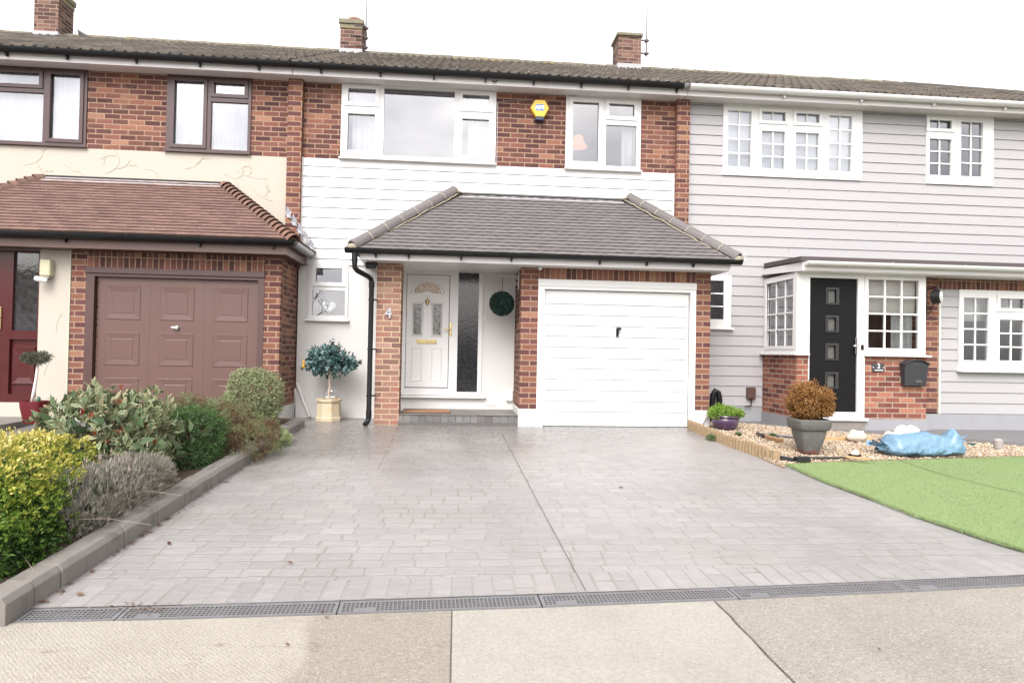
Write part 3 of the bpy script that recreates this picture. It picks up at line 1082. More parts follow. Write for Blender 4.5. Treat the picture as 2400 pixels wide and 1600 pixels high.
turf()
mb = MB()
sm_ = [(5.45, 3.75), (5.0, 5.3), (4.92, 5.6), (4.82, 6.0), (4.857, 6.74)]
for (x0, y0), (x1, y1) in zip(sm_, sm_[1:]):
    mb.quad((x0 - .006, y0, gz(y0) + .0185), (x0 + .006, y0, gz(y0) + .0185), (x1 + .006, y1, gz(y1) + .0185), (x1 - .006, y1, gz(y1) + .0185))
setting('lawn_seam', mb, m_plain('seam_green', (0.07, 0.10, 0.035), .95, var=.3, scale=20), 'dark seam between two strips of artificial lawn')

# ------------------------------------------------------------ house building blocks
def window(parent, x0, x1, z0, z1, Y, lights, sill=None, mat=None, bars=None, glass=None, proud=0.02, back=0.05, name='window', sash_w=0.058, label=None):
    """lights: (gx0, gx1, gz0, gz1, sash?)  bars: per light (nx, nz)"""
    mat = mat or M_white
    mb_ = MB()
    holes = [(a - 0.02, b + 0.02, c - 0.02, d + 0.02) if s else (a, b, c, d) for a, b, c, d, s in lights]
    mb_.wall(x0, x1, z0, z1, Y - proud, proud + back, holes)
    w = mb_.build(name, mat, parent, bevel=0.004, label=label)
    gm = MB()
    for k, (a, b, c, d, s) in enumerate(lights):
        if s:
            sb = MB()
            sb.wall(a - sash_w, b + sash_w, c - sash_w, d + sash_w, Y - proud - 0.016, 0.034, [(a, b, c, d)])
            sb.build('sash', mat, w, bevel=0.006)
        gm.quad((a - .01, Y + 0.010, c - .01), (b + .01, Y + 0.010, c - .01), (b + .01, Y + 0.010, d + .01), (a - .01, Y + 0.010, d + .01))
        if bars and bars[k]:
            nx_, nz_ = bars[k]
            bb = MB()
            cols = [a + (b - a) * (i + 1) / nx_ for i in range(nx_ - 1)]
            rows_ = [c + (d - c) * (i + 1) / nz_ for i in range(nz_ - 1)]
            hw = 0.011
            xs_ = [a] + [v for q in cols for v in (q - hw, q + hw)] + [b]
            bb.wall(a, b, c, d, Y - 0.008, 0.016, [(xs_[i], xs_[i + 1], zz0, zz1) for i in range(0, len(xs_), 2)
                                                 for zz0, zz1 in zip([c] + [r + hw for r in rows_], [r - hw for r in rows_] + [d])])
            bb.build('glazing_bars', mat, w)
    gm.build('pane', glass or M_glass, w)
    if sill:
        a, b, c, d = sill
        sm = MB()
        sm.add([(a, Y + .02, c), (b, Y + .02, c), (b, Y + .02, d), (a, Y + .02, d), (a, Y - .075, c), (b, Y - .075, c), (b, Y - .075, d - .008), (a, Y - .075, d - .008)],
               [(0, 1, 5, 4), (4, 5, 6, 7), (7, 6, 2, 3), (4, 7, 3, 0), (1, 2, 6, 5)])
        sm.build('sill', mat, w, bevel=0.004)
    return w


def gutter(mb_, x0, x1, yc, ztop, r=0.056, n=10, end_caps=True):
    arc = [(math.cos(math.pi + math.pi * k / n), math.sin(math.pi + math.pi * k / n)) for k in range(n + 1)]
    vs = []
    for x in (x0, x1):
        vs += [(x, yc + c * r, ztop + s * r) for c, s in arc] + [(x, yc + c * (r - .006), ztop + s * (r - .006)) for c, s in arc]
    k = n + 1
    fs = []
    for i in range(n):
        fs.append((i, i + 1, 2 * k + i + 1, 2 * k + i))
        fs.append((k + i + 1, k + i, 3 * k + i, 3 * k + i + 1))
    fs += [(0, 2 * k, 3 * k, k), (n, k + n, 3 * k + n, 2 * k + n)]
    if end_caps:
        fs += [tuple(range(k)), tuple(range(3 * k - 1, 2 * k - 1, -1))]
    mb_.add(vs, fs)


def gutter_rings(mb_, xs_, yc, ztop, r=0.060, w=0.022, clip=True, yb=None):
    for x in xs_:
        gutter(mb_, x - w / 2, x + w / 2, yc, ztop + 0.004, r)
        if clip:
            mb_.box(x - 0.013, x + 0.013, yc + r * 0.2, (yb or yc + r + 0.02), ztop - r - 0.035, ztop - r * 0.55)


def half_round_tiles(mb_, p0, p1, r, n_seg, up_=Vector((0, 0, 1)), joint=None, n=10, jit=0.003, seed=1, arc=1.15):
    """barrel tiles from p0 to p1; joint = MB that gets mortar rings"""
    rg = random.Random(seed)
    p0, p1 = Vector(p0), Vector(p1)
    d = (p1 - p0).normalized()
    side = d.cross(up_).normalized()
    nu = side.cross(d).normalized()
    L = (p1 - p0).length / n_seg
    for i in range(n_seg):
        a = p0 + d * (L * i) + nu * rg.uniform(-jit, jit)
        b = p0 + d * (L * (i + 1) - 0.006) + nu * rg.uniform(-jit, jit)
        mb_.rnd = rg.random()
        vs = []
        for q, rr in ((a, r * 1.03), (b, r), (b, r - .015), (a, r - .015)):
            vs += [q + (side * math.cos(t) + nu * math.sin(t)) * rr for t in [math.pi / 2 + arc * (1 - 2 * k / n) * math.pi / 2 for k in range(n + 1)]]
        k = n + 1
        fs = []
        for e in range(4):
            f2 = (e + 1) % 4
            for j in range(n):
                fs.append((e * k + j, e * k + j + 1, f2 * k + j + 1, f2 * k + j))
        fs += [(0, k, 2 * k, 3 * k), (n, 3 * k + n, 2 * k + n, k + n)]
        mb_.add(vs, fs)
        if joint is not None:
            q0, q1 = b - d * 0.002, b + d * 0.009
            vs = []
            for q in (q0, q1):
                vs += [q + (side * math.cos(t) + nu * math.sin(t)) * (r * 1.02 + rg.uniform(0, .003)) for t in [math.pi / 2 + arc * (1 - 2 * j / n) * math.pi / 2 for j in range(n + 1)]]
            joint.add(vs, [(j, j + 1, k + j + 1, k + j) for j in range(n)] + [tuple(range(k)), tuple(range(2 * k - 1, k - 1, -1))])
    mb_.rnd = 0


def tile_field(mb_, O, E_, S_, xl, xr, length, gauge, tw, th=0.013, seed=1, cup=0.0, gap=0.0018):
    """plain tiles on a slope. O origin, E_ along the eave, S_ up the slope; xl / xr(t) limits"""
    rg = random.Random(seed)
    O, E_, S_ = Vector(O), Vector(E_).normalized(), Vector(S_).normalized()
    N_ = E_.cross(S_).normalized()
    nr = int(math.ceil(length / gauge))
    for i in range(nr):
        tb, tt = i * gauge, min((i + 1) * gauge + 0.02, length)
        off = (i % 2) * tw / 2
        x = xl(tb) - ((xl(tb) - 100 * tw) % tw) - tw + off
        xmax = max(xr(tb), xr(tt))
        dz = 0
        while x < xmax:
            a0, a1 = max(x + gap / 2, xl(tb)), min(x + tw - gap / 2, xr(tb))
            b0, b1 = max(x + gap / 2, xl(tt)), min(x + tw - gap / 2, xr(tt))
            if a1 - a0 > 0.01:
                if b1 - b0 < 0.002:
                    c_ = max(min((b0 + b1) / 2, max(a1, a0)), min(a0, a1))
                    b0 = b1 = c_
                h0 = th * 1.9 + rg.uniform(-.0015, .002)
                h1 = th * 0.55
                mb_.rnd = rg.random() * 0.999 + 0.001
                j = rg.uniform(-.003, .003)
                m_ = (a0 + a1) / 2
                mt_ = (b0 + b1) / 2
                P = []
                for hh0, hh1 in ((0, 0), (h0, h1)):
                    P += [O + E_ * a0 + S_ * (tb + j) + N_ * (hh0 if hh0 == 0 else hh0), O + E_ * m_ + S_ * (tb + j) + N_ * (hh0 + (cup if hh0 else 0)), O + E_ * a1 + S_ * (tb + j) + N_ * hh0,
                          O + E_ * b1 + S_ * tt + N_ * hh1, O + E_ * mt_ + S_ * tt + N_ * (hh1 + (cup if hh1 else 0)), O + E_ * b0 + S_ * tt + N_ * hh1]
                mb_.add(P, [(0, 5, 4, 1), (1, 4, 3, 2), (6, 7, 10, 11), (7, 8, 9, 10), (0, 1, 7, 6), (1, 2, 8, 7), (2, 3, 9, 8), (5, 0, 6, 11), (3, 4, 10, 9), (4, 5, 11, 10)])
            x += tw
    mb_.rnd = 0


PIT = math.atan2(6.975 - 5.125, 13.2 - 9.47)
SLEN = math.hypot(6.975 - 5.125, 13.2 - 9.47)


def main_roof(parent, x0, x1, xr=None, seed=1):
    """double-roman concrete tiles on the street slope, plain sheet behind"""
    rg = random.Random(seed)
    c, s = math.cos(PIT), math.sin(PIT)
    gauge = 0.325
    nr = int(math.ceil(SLEN / gauge))
    per = 0.150
    xs_ = list(np.arange(x0, x1 + 1e-6, per / 8))
    if xs_[-1] < x1 - 1e-4:
        xs_.append(x1)
    V, F, A = [], [], []
    for i in range(nr):
        t0, t1 = i * gauge - 0.02, min((i + 1) * gauge, SLEN)
        tj = {}
        base = len(V)
        cols = []
        for x in xs_:
            k = math.floor(x / (per * 2))
            if k not in tj:
                tj[k] = (rg.uniform(-.006, .006), rg.uniform(0.001, 1.0), rg.uniform(-.003, .003))
            j, rr, zz = tj[k]
            ph = (x / per) % 1.0
            prof = 0.034 * max(0.0, math.cos((ph - 0.5) * 2 * math.pi)) ** 0.8
            if xr:
                lim0, lim1 = (x1 - xr(t0)), (x1 - xr(t1))
            tt0, tt1 = t0 + j, t1
            if xr is not None:
                # hip cuts the row: slope position where x meets the hip
                tm = (x1 - x) / max(1e-6, (x1 - xr(SLEN))) * SLEN
                tt0, tt1 = min(tt0, tm), min(tt1, tm)
            for t_, lift in ((tt0, -0.002), (tt0, 0.026 + zz), (tt1, 0.004)):
                h = prof + lift
                V.append((x, 9.47 + c * t_ - s * h, 5.125 + s * t_ + c * h))
                A.append(rr)
        n_ = len(xs_)
        for k in range(n_ - 1):
            a, b = base + k * 3, base + k * 3 + 3
            F.append((a, b, b + 1, a + 1))
            F.append((a + 1, b + 1, b + 2, a + 2))
    o = fast_mesh('roof', V, F, M_tmain, {'rnd': A}, parent)
    # rear slope and gable infill
    mb_ = MB()
    xe = xr(SLEN) if xr else x1
    mb_.quad((x0, 13.2, 6.97), (xe, 13.2, 6.97), (x1, 16.95, 5.1), (x0, 16.95, 5.1))
    if xr:
        mb_.quad((x1, 9.47, 5.12), (x1, 16.95, 5.1), (xe, 13.2, 6.97), (xe, 13.19, 6.97))
    mb_.build('roof_back', M_tmain, parent)
    rt_ = MB()
    half_round_tiles(rt_, (x0, 13.2, 6.93), (xe, 13.2, 6.93), 0.115, max(1, int((xe - x0) / 0.45)), seed=seed + 5, jit=0.008, n=8)
    rt_.build('ridge_tiles', M_ridge, o)
    if xr:
        rt_ = MB()
        half_round_tiles(rt_, (xe, 13.2, 6.95), (x1, 9.5, 5.13), 0.10, 11, seed=3, n=8)
        rt_.build('hip_tiles', M_tmain, o)
    return o


def eaves(parent, x0, x1, gmat, ring_xs, gx0=None, gx1=None, unions=()):
    mb_ = MB().box(x0, x1, M - 0.27, M - 0.248, 5.0 - 0.012, 5.128)
    f = mb_.build('fascia', M_fascia, parent, bevel=0.002)
    sf = MB()
    x = x0
    while x < x1 - 1e-4:                       # soffit boards run front to back
        xb = min(x + 0.1, x1)
        sf.box(x + 0.0018, xb - 0.0018, M - 0.247, M + 0.0, 4.998, 5.010)
        x = xb
    sf.box(x0, x1, M - 0.2, M, 5.012, 5.02)
    sf.build('soffit', M_fascia, parent)
    g = MB()
    gutter(g, gx0 if gx0 is not None else x0, gx1 if gx1 is not None else x1, M - 0.335, 5.128, 0.068)
    gutter_rings(g, ring_xs, M - 0.335, 5.128, r=.072, yb=M - 0.27)
    for u in unions:
        for d in (-.07, -.035, .035, .07):
            gutter(g, u + d - .008, u + d + .008, M - 0.335, 5.131, 0.074)
        gutter(g, u - .075, u + .075, M - 0.335, 5.129, 0.0715)
    g.build('gutter', gmat, parent, smooth='auto')


def room(parent, x0, x1, z0, z1, y1, wall=None, ceil=None, name='room', y0=None):
    y0 = y0 or M + 0.11
    mb_ = MB()
    mb_.quad((x0, y1, z0), (x1, y1, z0), (x1, y1, z1), (x0, y1, z1))
    mb_.quad((x0, y0, z0), (x0, y1, z0), (x0, y1, z1), (x0, y0, z1))
    mb_.quad((x1, y1, z0), (x1, y0, z0), (x1, y0, z1), (x1, y1, z1))
    mb_.quad((x0, y0, z0), (x1, y0, z0), (x1, y1, z0), (x0, y1, z0))
    mb_.cur = 1
    mb_.quad((x0, y1, z1), (x1, y1, z1), (x1, y0, z1), (x0, y0, z1))
    return mb_.build(name, [wall or M_room, ceil or M_ceil], parent)


def curtain(x0, x1, z0, z1, y, label, mat=None, amp=0.022, per=0.09, group=None, name='curtain', seed=1, cat=None, parent=None):
    rg = random.Random(seed)
    n_ = max(12, int((x1 - x0) / 0.008))
    V, F = [], []
    for i in range(n_ + 1):
        x = x0 + (x1 - x0) * i / n_
        a = amp * (math.sin(2 * math.pi * x / per + rg.uniform(-.2, .2)) + 0.4 * math.sin(2 * math.pi * x / (per * 2.7) + seed))
        for k, z in enumerate((z0, (z0 + z1) / 2, z1)):
            V.append((x, y + a * (1.1 if k < 2 else 0.8), z))
    for i in range(n_):
        for k in range(2):
            F.append((i * 3 + k, i * 3 + 3 + k, i * 3 + 4 + k, i * 3 + 1 + k))
    o = fast_mesh(name, V, F, mat or M_curtain, parent=parent, smooth=True)
    return tag(o, label, cat or 'curtain', group)


# ============================================================ CENTRE HOUSE
H4 = thing('terraced_house', 'middle house with white boards, grey hipped porch roof and white garage door', 'house', (0.6, G, 0), group='houses of the brick terrace')
WA = (-1.80, 0.52, 3.89, 4.998)
WB = (1.60, 2.78, 3.88, 4.998)
WC = (-2.217, -1.64, 1.464, 2.275)
DOOR = (-0.845, 0.372, 0.36, 2.24)
mb = MB().wall(-2.35, 3.33, 3.86, 5.005, M, 0.10, [WA, WB])
mb.build('brick_wall', M_brick, H4)
mb = MB().wall(-2.45, 3.53, 2.31, 3.86, M + 0.02, 0.10, [])
mb.build('backing_wall', M_whitepaint, H4)
mb = MB().boards(-2.345, 3.325, 2.31, 3.862, M, 0.153, 2.36 - 0.153, proud=0.013, lip=0.006)
mb.box(-2.345, 3.325, M - 0.022, M, 2.275, 2.312)
mb.box(3.305, 3.328, M - 0.024, M, 2.31, 3.865)
mb.box(-2.352, -2.335, M - 0.024, M, 2.31, 3.865)
mb.build('cladding', M_cladw, H4)
mb = MB().wall(-2.37, 0.87, 0.0, 2.275, M, 0.12, [WC, (DOOR[0], DOOR[1], DOOR[2], DOOR[3])])
mb.box(-2.36, -1.12, M - 0.012, M, 0, 0.22)
mb.build('rendered_wall', M_whitepaint, H4)
for x_ in (3.33, -2.556):
    MB().box(x_, x_ + .202, M - 0.103, M + 0.05, 2.2, 5.0).build('party_pillar', M_pier, H4)

w = window(H4, *WA, M, [(-1.70, -1.296, 4.727, 4.93, 1), (-1.70, -1.296, 3.997, 4.55, 1), (-1.17, -0.113, 3.945, 4.965, 0),
                        (0.008, 0.414, 4.727, 4.926, 1), (0.008, 0.414, 3.997, 4.556, 1)], (-1.82, 0.54, 3.862, 3.892))
w = window(H4, *WB, M, [(1.705, 2.11, 3.982, 4.903, 1), (2.272, 2.67, 4.709, 4.902, 1), (2.229, 2.714, 3.934, 4.575, 0)], (1.585, 2.80, 3.848, 3.882))
w = window(H4, *WC, M, [(-2.113, -1.729, 2.012, 2.22, 1), (-2.157, -1.68, 1.52, 1.892, 0)], (-2.25, -1.615, 1.43, 1.466))
room(H4, -2.2, 0.9, 2.7, 4.97, M + 3.2)
room(H4, 1.02, 3.3, 2.7, 4.97, 11.75)
room(H4, -2.36, -1.5, 0.4, 2.4, M + 1.4, wall=m_plain('dim_room', (0.08, 0.08, 0.09), 0.9))
mb = MB()
mb.quad((-2.45, M + 7, 0), (3.53, M + 7, 0), (3.53, M + 7, 5.1), (-2.45, M + 7, 5.1))
mb.quad((-2.45, M + .15, 5.03), (3.53, M + .15, 5.03), (3.53, M + 7, 5.03), (-2.45, M + 7, 5.03))
mb.build('rear_wall', M_brick, H4)
main_roof(H4, -2.452, 3.43, seed=2)
eaves(H4, -2.452, 3.43, M_black, [-2.05, -1.2, -0.42, 0.34, 1.06, 1.78, 2.5, 3.25], unions=(1.22,))
# small black bracket on the fascia
mb = MB()
mb.tube([(0.44, M - .28, 5.05), (0.475, M - .31, 5.02), (0.51, M - .28, 5.05)], 0.008, 6)
mb.build('cable_bracket', M_black, H4)

# front door with surround
dm = MB().wall(DOOR[0], DOOR[1], DOOR[2], DOOR[3], M - 0.02, 0.09, [(-0.775, -0.125, 0.462, 2.17), (0.003, 0.312, 0.41, 2.238)])
dm.box(DOOR[0] + .0, 0.437, M - 0.07, M, 0.318, 0.352)
door = dm.build('door_frame', M_white, H4, bevel=0.004)
MB().quad((0.0, M + .01, .40), (0.315, M + .01, .40), (0.315, M + .01, 2.24), (0.0, M + .01, 2.24)).build('side_pane', M_side, door)
leaf = MB()
fan = [(-0.46 + 0.207 * math.cos(a), 1.887 + 0.158 * math.sin(a)) for a in [math.pi * k / 16 for k in range(17)]]
low = [(-0.46 + 0.075 * math.cos(a), 1.887 + 0.035 * math.sin(a)) for a in [math.pi * (1 - k / 8) for k in range(9)]]
leaf.wall(-0.768, -0.135, 0.475, 2.163, M - 0.012, 0.05, [(-0.664, -0.547, 1.265, 1.72), (-0.37, -0.254, 1.262, 1.72), (-0.68, -0.24, 1.875, 2.06)])


def frame_curve(mb_, outer, inner, y0, y1):
    n_ = len(outer)
    vs = [(x, y0, z) for x, z in outer] + [(x, y0, z) for x, z in inner] + [(x, y1, z) for x, z in outer] + [(x, y1, z) for x, z in inner]
    fs = []
    for i in range(n_):
        j = (i + 1) % n_
        fs += [(i, j, n_ + j, n_ + i)[::-1], (i, 2 * n_ + i, 2 * n_ + j, j)[::-1], (n_ + i, n_ + j, 3 * n_ + j, 3 * n_ + i)[::-1]]
    mb_.add(vs, fs)


leaf_o = leaf.build('door_leaf', M_white, door, bevel=0.003)
# fan light: panel with the half-moon opening
fp = MB()
th = [math.pi * k / 24 for k in range(25)]
outer = []
for a in th:
    cx, cz = math.cos(a), math.sin(a)
    s_ = min(0.222 / max(abs(cx), 1e-6), 0.187 / max(abs(cz), 1e-6) if cz > 1e-6 else 1e9)
    outer.append((-0.46 + cx * s_, 1.874 + cz * s_))
inner = [(-0.46 + 0.205 * math.cos(a), 1.887 + 0.160 * math.sin(a)) for a in th]
fp.add([(x, M - .0122, z) for x, z in outer] + [(x, M - .0122, z) for x, z in inner] + [(x, M + .03, z) for x, z in inner],
       [(i + 1, i, 25 + i, 25 + i + 1)[::-1] for i in range(24)] + [(25 + i + 1, 25 + i, 50 + i, 50 + i + 1)[::-1] for i in range(24)])
fp.add([(-0.682, M - .0122, 1.874), (-0.238, M - .0122, 1.874), (-0.255, M - .0122, 1.888), (-0.665, M - .0122, 1.888)], [(0, 1, 2, 3)])
hump = [(-0.46 + 0.06 * math.cos(a), 1.885 + 0.032 * math.sin(a)) for a in [math.pi * k / 10 for k in range(11)]]
fp.prism(hump[::-1][::-1], M - 0.016, M + 0.02)
for rr, w_ in ((1.16, 0.012),):
    o_ = [(-0.46 + 0.205 * (rr + .07) * math.cos(a), 1.880 + 0.160 * (rr + .07) * math.sin(a)) for a in th]
    i_ = [(-0.46 + 0.205 * (rr - .05) * math.cos(a), 1.880 + 0.160 * (rr - .05) * math.sin(a)) for a in th]
    fp.add([(x, M - .0125, z) for x, z in o_] + [(x, M - .024, (z + z2) / 2) for (x, z), (x2, z2) in zip(o_, i_)] + [(x, M - .0125, z) for x, z in i_],
           [(i, i + 1, 25 + i + 1, 25 + i) for i in range(24)] + [(25 + i, 25 + i + 1, 50 + i + 1, 50 + i) for i in range(24)])
fp.build('fanlight_surround', M_white, door)
MB().quad((-.68, M + .02, 1.87), (-.24, M + .02, 1.87), (-.24, M + .02, 2.07), (-.68, M + .02, 2.07)).build('fanlight_pane', M_glowpane, door)
MB().quad((-.67, M + .015, 1.25), (-.54, M + .015, 1.25), (-.54, M + .015, 1.73), (-.67, M + .015, 1.73)).quad(
    (-.375, M + .015, 1.25), (-.25, M + .015, 1.25), (-.25, M + .015, 1.73), (-.375, M + .015, 1.73)).build('door_pane', M_deco, door)
pm = MB()
for a, b, c, d in ((-0.664, -0.547, 1.265, 1.72), (-0.37, -0.254, 1.262, 1.72)):
    o4 = [(a - .032, c - .032), (b + .032, c - .032), (b + .032, d + .032), (a - .032, d + .032)]
    i4 = [(a - .012, c - .012), (b + .012, c - .012), (b + .012, d + .012), (a - .012, d + .012)]
    j4 = [(a, c), (b, c), (b, d), (a, d)]
    pm.add([(x, M - .0122, z) for x, z in o4] + [(x, M - .026, z) for x, z in i4] + [(x, M - .008, z) for x, z in j4],
           [(i, (i + 1) % 4, 4 + (i + 1) % 4, 4 + i) for i in range(4)] + [(4 + i, 4 + (i + 1) % 4, 8 + (i + 1) % 4, 8 + i) for i in range(4)])
for a, b, c, d in ((-0.69, -0.527, 0.562, 1.072), (-0.39, -0.228, 0.559, 1.07)):
    o4 = [(a, c), (b, c), (b, d), (a, d)]
    i4 = [(a + .012, c + .012), (b - .012, c + .012), (b - .012, d - .012), (a + .012, d - .012)]
    j4 = [(a + .026, c + .026), (b - .026, c + .026), (b - .026, d - .026), (a + .026, d - .026)]
    pm.add([(x, M - .0122, z) for x, z in o4] + [(x, M - .021, z) for x, z in i4] + [(x, M - .014, z) for x, z in j4],
           [(i, (i + 1) % 4, 4 + (i + 1) % 4, 4 + i) for i in range(4)] + [(4 + i, 4 + (i + 1) % 4, 8 + (i + 1) % 4, 8 + i) for i in range(4)] + [(8, 9, 10, 11)])
pm.build('door_moulding', M_white, door)
hb = MB().box(-.122, -.090, M - .034, M - .02, 1.25, 1.455)
hb.tube([(-.106, M - .034, 1.352), (-.106, M - .075, 1.352), (-.13, M - .08, 1.352), (-.205, M - .078, 1.350)], .010, 8)
hb.build('door_handle', M_brass, door, bevel=.003)
lb = MB().box(-.612, -.312, M - .024, M - .012, 1.127, 1.19)
lb.box(-.60, -.324, M - .031, M - .024, 1.139, 1.178)
lb.build('letterbox', M_brass, door, bevel=.003)
kn = MB().lathe([(0.002, -.075), (.006, -.07), (.012, -.052), (.03, -.02), (.036, 0), (.034, .01), (.012, .014), (.008, .03), (.012, .04), (.004, .06), (.001, .075)], (-.459, M - .045, 1.77), 20)
kn.build('door_knocker', M_brass, door, smooth=True)

# porch: pillar, garage walls, plinths
MB().box(-1.11, -0.78, G, G + 0.33, -0.01, 2.21).build('porch_pillar', M_pink, H4)
mb = MB().wall(0.872, 3.592, 0.24, 2.225, G, 0.10, [(1.113, 3.378, 0.0, 2.053)])
mb.build('garage_brickwork', M_pier_g0, H4)
MB().box(0.874, 0.97, G + 0.10, M, 0.24, 2.225).build('garage_side_wall', M_flem, H4)
MB().box(3.49, 3.590, G + 0.10, M, 0.24, 2.225).build('garage_side_wall', M_flem, H4)
MB().box(1.113, 3.378, G - 0.0025, G + 0.02, 2.053, 2.226).build('soldier_course', M_sold, H4)
mb = MB().box(0.86, 1.113, G - 0.012, G + 0.10, -0.02, 0.2405)
mb.box(0.86, 0.98, G + 0.10, M, -0.02, 0.2405)
mb.build('plinth', M_whitepaint, H4, bevel=.004)
mb = MB().box(3.378, 3.602, G - 0.012, G + 0.10, -0.02, 0.25)
mb.box(3.50, 3.602, G + 0.10, M, -0.02, 0.25)
mb.build('plinth', M_whitepaint, H4, bevel=.004)
# garage door
mb = MB().wall(1.113, 3.378, -0.015, 2.053, G - 0.008, 0.09, [(1.205, 3.296, -0.02, 1.915)])
mb.box(1.108, 3.383, G - 0.020, G - 0.008, 1.96, 2.053)
gf = mb.build('garage_door_frame', M_white, H4, bevel=.004)
gd = MB()
zz = 0.012
xs0, xs1 = 1.213, 3.288
ribs = [0.215 + 0.1509 * k for k in range(11)]
yb = G + 0.045
edges = [0.012] + ribs + [1.905]
gd.box(xs0, xs1, yb + 0.006, yb + 0.03, 0.006, 1.907)
for a, b in zip(edges, edges[1:]):
    gd.add([(xs0, yb, a), (xs1, yb, a), (xs1, yb, b), (xs0, yb, b),
            (xs0 + .035, yb - 0.0, a + .004), (xs1 - .02, yb, a + .004), (xs1 - .02, yb, b - .004), (xs0 + .035, yb, b - .004)], [(0, 1, 2, 3)])
gd.build('garage_door', M_cladw, gf)
gr = MB()
for z in ribs:
    gr.add([(1.243, yb - .001, z - .011), (3.262, yb - .001, z - .011), (3.262, yb - .016, z + .0), (1.243, yb - .016, z + .0), (3.262, yb - .001, z + .022), (1.243, yb - .001, z + .022)],
           [(0, 1, 2, 3), (3, 2, 4, 5), (0, 3, 5), (1, 4, 2)])
gr.build('garage_door_ribs', M_cladw, gf)
gh = MB().box(2.236, 2.272, yb - .028, yb, 1.268, 1.385)
gh.box(2.236, 2.300, yb - .060, yb - .028, 1.365, 1.400)
gh.box(2.250, 2.262, yb - .031, yb - .027, 1.318, 1.333)
gh.build('garage_door_handle', M_black, gf, bevel=.006)
# step
mb = MB().box(-0.78, 0.862, G + 0.004, M, -0.02, 0.142)
st = mb.build('porch_step', M_riser, H4)
MB().box(-0.782, 0.860, G - 0.008, M, 0.142, 0.152).build('step_tread', M_step, st, bevel=.003)
MB().box(-0.785, 0.860, G - 0.014, G + 0.003, -0.03, 0.042).build('step_base', m_plain('step_base', (0.095, 0.09, 0.085), .8, var=.2), st)

# porch roof
EZ, EY = 2.335, G - 0.36
ptop = 3.40
run = M - EY
plen = math.hypot(run, ptop - EZ)
S_ = Vector((0, run, ptop - EZ)).normalized()


def hip_roof(parent, xl0, xl1, xr0, xr1, ez, ey, tz, mat, gauge, tw, seed, side_left=True, side_right=True, th=0.013, name='porch_roof', cup=0.0):
    rn = M - ey
    L_ = math.hypot(rn, tz - ez)
    f1 = lambda t: xl0 + (xl1 - xl0) * min(t / L_, 1)
    f2 = lambda t: xr0 + (xr1 - xr0) * min(t / L_, 1)
    mb_ = MB()
    tile_field(mb_, (0, ey, ez), (1, 0, 0), (0, rn, tz - ez), f1, f2, L_, gauge, tw, th, seed, cup)
    mb_.cur = 0
    if side_left:
        w_ = xl1 - xl0
        Ls = math.hypot(w_, tz - ez)
        tile_field(mb_, (xl0, M, ez), (0, -1, 0), (w_, 0, tz - ez), lambda t: 0.0, lambda t: rn * (1 - min(t / Ls, 1)), Ls, gauge, tw, th, seed + 1, cup)
    if side_right:
        w_ = xr0 - xr1
        Ls = math.hypot(w_, tz - ez)
        tile_field(mb_, (xr0, ey, ez), (0, 1, 0), (-w_, 0, tz - ez), lambda t: rn * min(t / Ls, 1), lambda t: rn, Ls, gauge, tw, th, seed + 2, cup)
    return mb_.build(name, mat, parent)


pr = hip_roof(H4, -1.42, -0.10, 3.86, 2.60, EZ, EY, ptop, M_tgrey, 0.0865, 0.166, 21, cup=0.0035)
MB().box(0.02, 2.52, M - 0.035, M - 0.016, 3.395, 3.418).build('flashing_strip', M_dark, pr)
MB().quad((-0.02, M - 0.10, 3.345), (2.52, M - 0.10, 3.345), (2.50, M - 0.018, 3.405), (0.0, M - 0.018, 3.405)).build('flashing', M_flashw, pr)
jm = MB()
ht = MB()
ht2 = MB()
half_round_tiles(ht, (-1.395, EY + 0.02, EZ + 0.035), (-0.085, M - 0.03, ptop + 0.04), 0.086, 7, joint=jm, seed=4)
half_round_tiles(ht2, (3.835, EY + 0.02, EZ + 0.035), (2.60, M - 0.03, ptop + 0.04), 0.086, 7, joint=jm, seed=5)
ht.build('hip_tiles', M_tgrey, pr, smooth='auto')
ht2.build('hip_tiles', M_tgrey, pr, smooth='auto')
for sgn, p0, p1 in ((1, (-1.40, EY + .03, EZ + .01), (-0.08, M - 0.05, ptop + .01)), (-1, (3.84, EY + .03, EZ + .01), (2.58, M - 0.05, ptop + .01))):
    p0, p1 = Vector(p0), Vector(p1)
    rg = random.Random(7)
    for off in (Vector((0.088 * sgn, -0.02, 0.010)), Vector((-0.09 * sgn, 0.07, 0.0))):
        pts = [p0.lerp(p1, k / 26) + off + Vector((rg.uniform(-.012, .012), rg.uniform(-.01, .01), rg.uniform(-.006, .006))) for k in range(27)]
        jm.tube(pts, 0.009, 6)
jm.lathe([(0.002, -.02), (.085, -.01), (.09, .0), (.002, .02)], (-0.055, M - .06, ptop + .02), 12)
jm.lathe([(0.002, -.02), (.085, -.01), (.09, .0), (.002, .02)], (2.56, M - .06, ptop + .02), 12)
for x_, s_ in ((-1.435, 1), (3.87, -1)):
    jm.lathe([(0.002, -.03), (.075, -.03), (.08, .01), (.002, .05)], (x_ + .04 * s_, EY + .01, EZ + .035), 12)
jm.build('hip_mortar', M_mortar, pr, smooth='auto')
ik = MB()
for x_, s_ in ((-1.50, -1), (3.93, 1)):
    ik.tube([(x_ - .02 * s_, EY - .02, EZ + .01), (x_, EY - .03, EZ + .06)] + [(x_ + s_ * (0.012 + .026 * math.cos(a)) - 0.02 * s_, EY - .03, EZ + .085 + .026 * math.sin(a)) for a in [math.pi * (1.2 - k / 6) for k in range(9)]], 0.005, 6)
ik.build('hip_iron', M_ironw, pr)
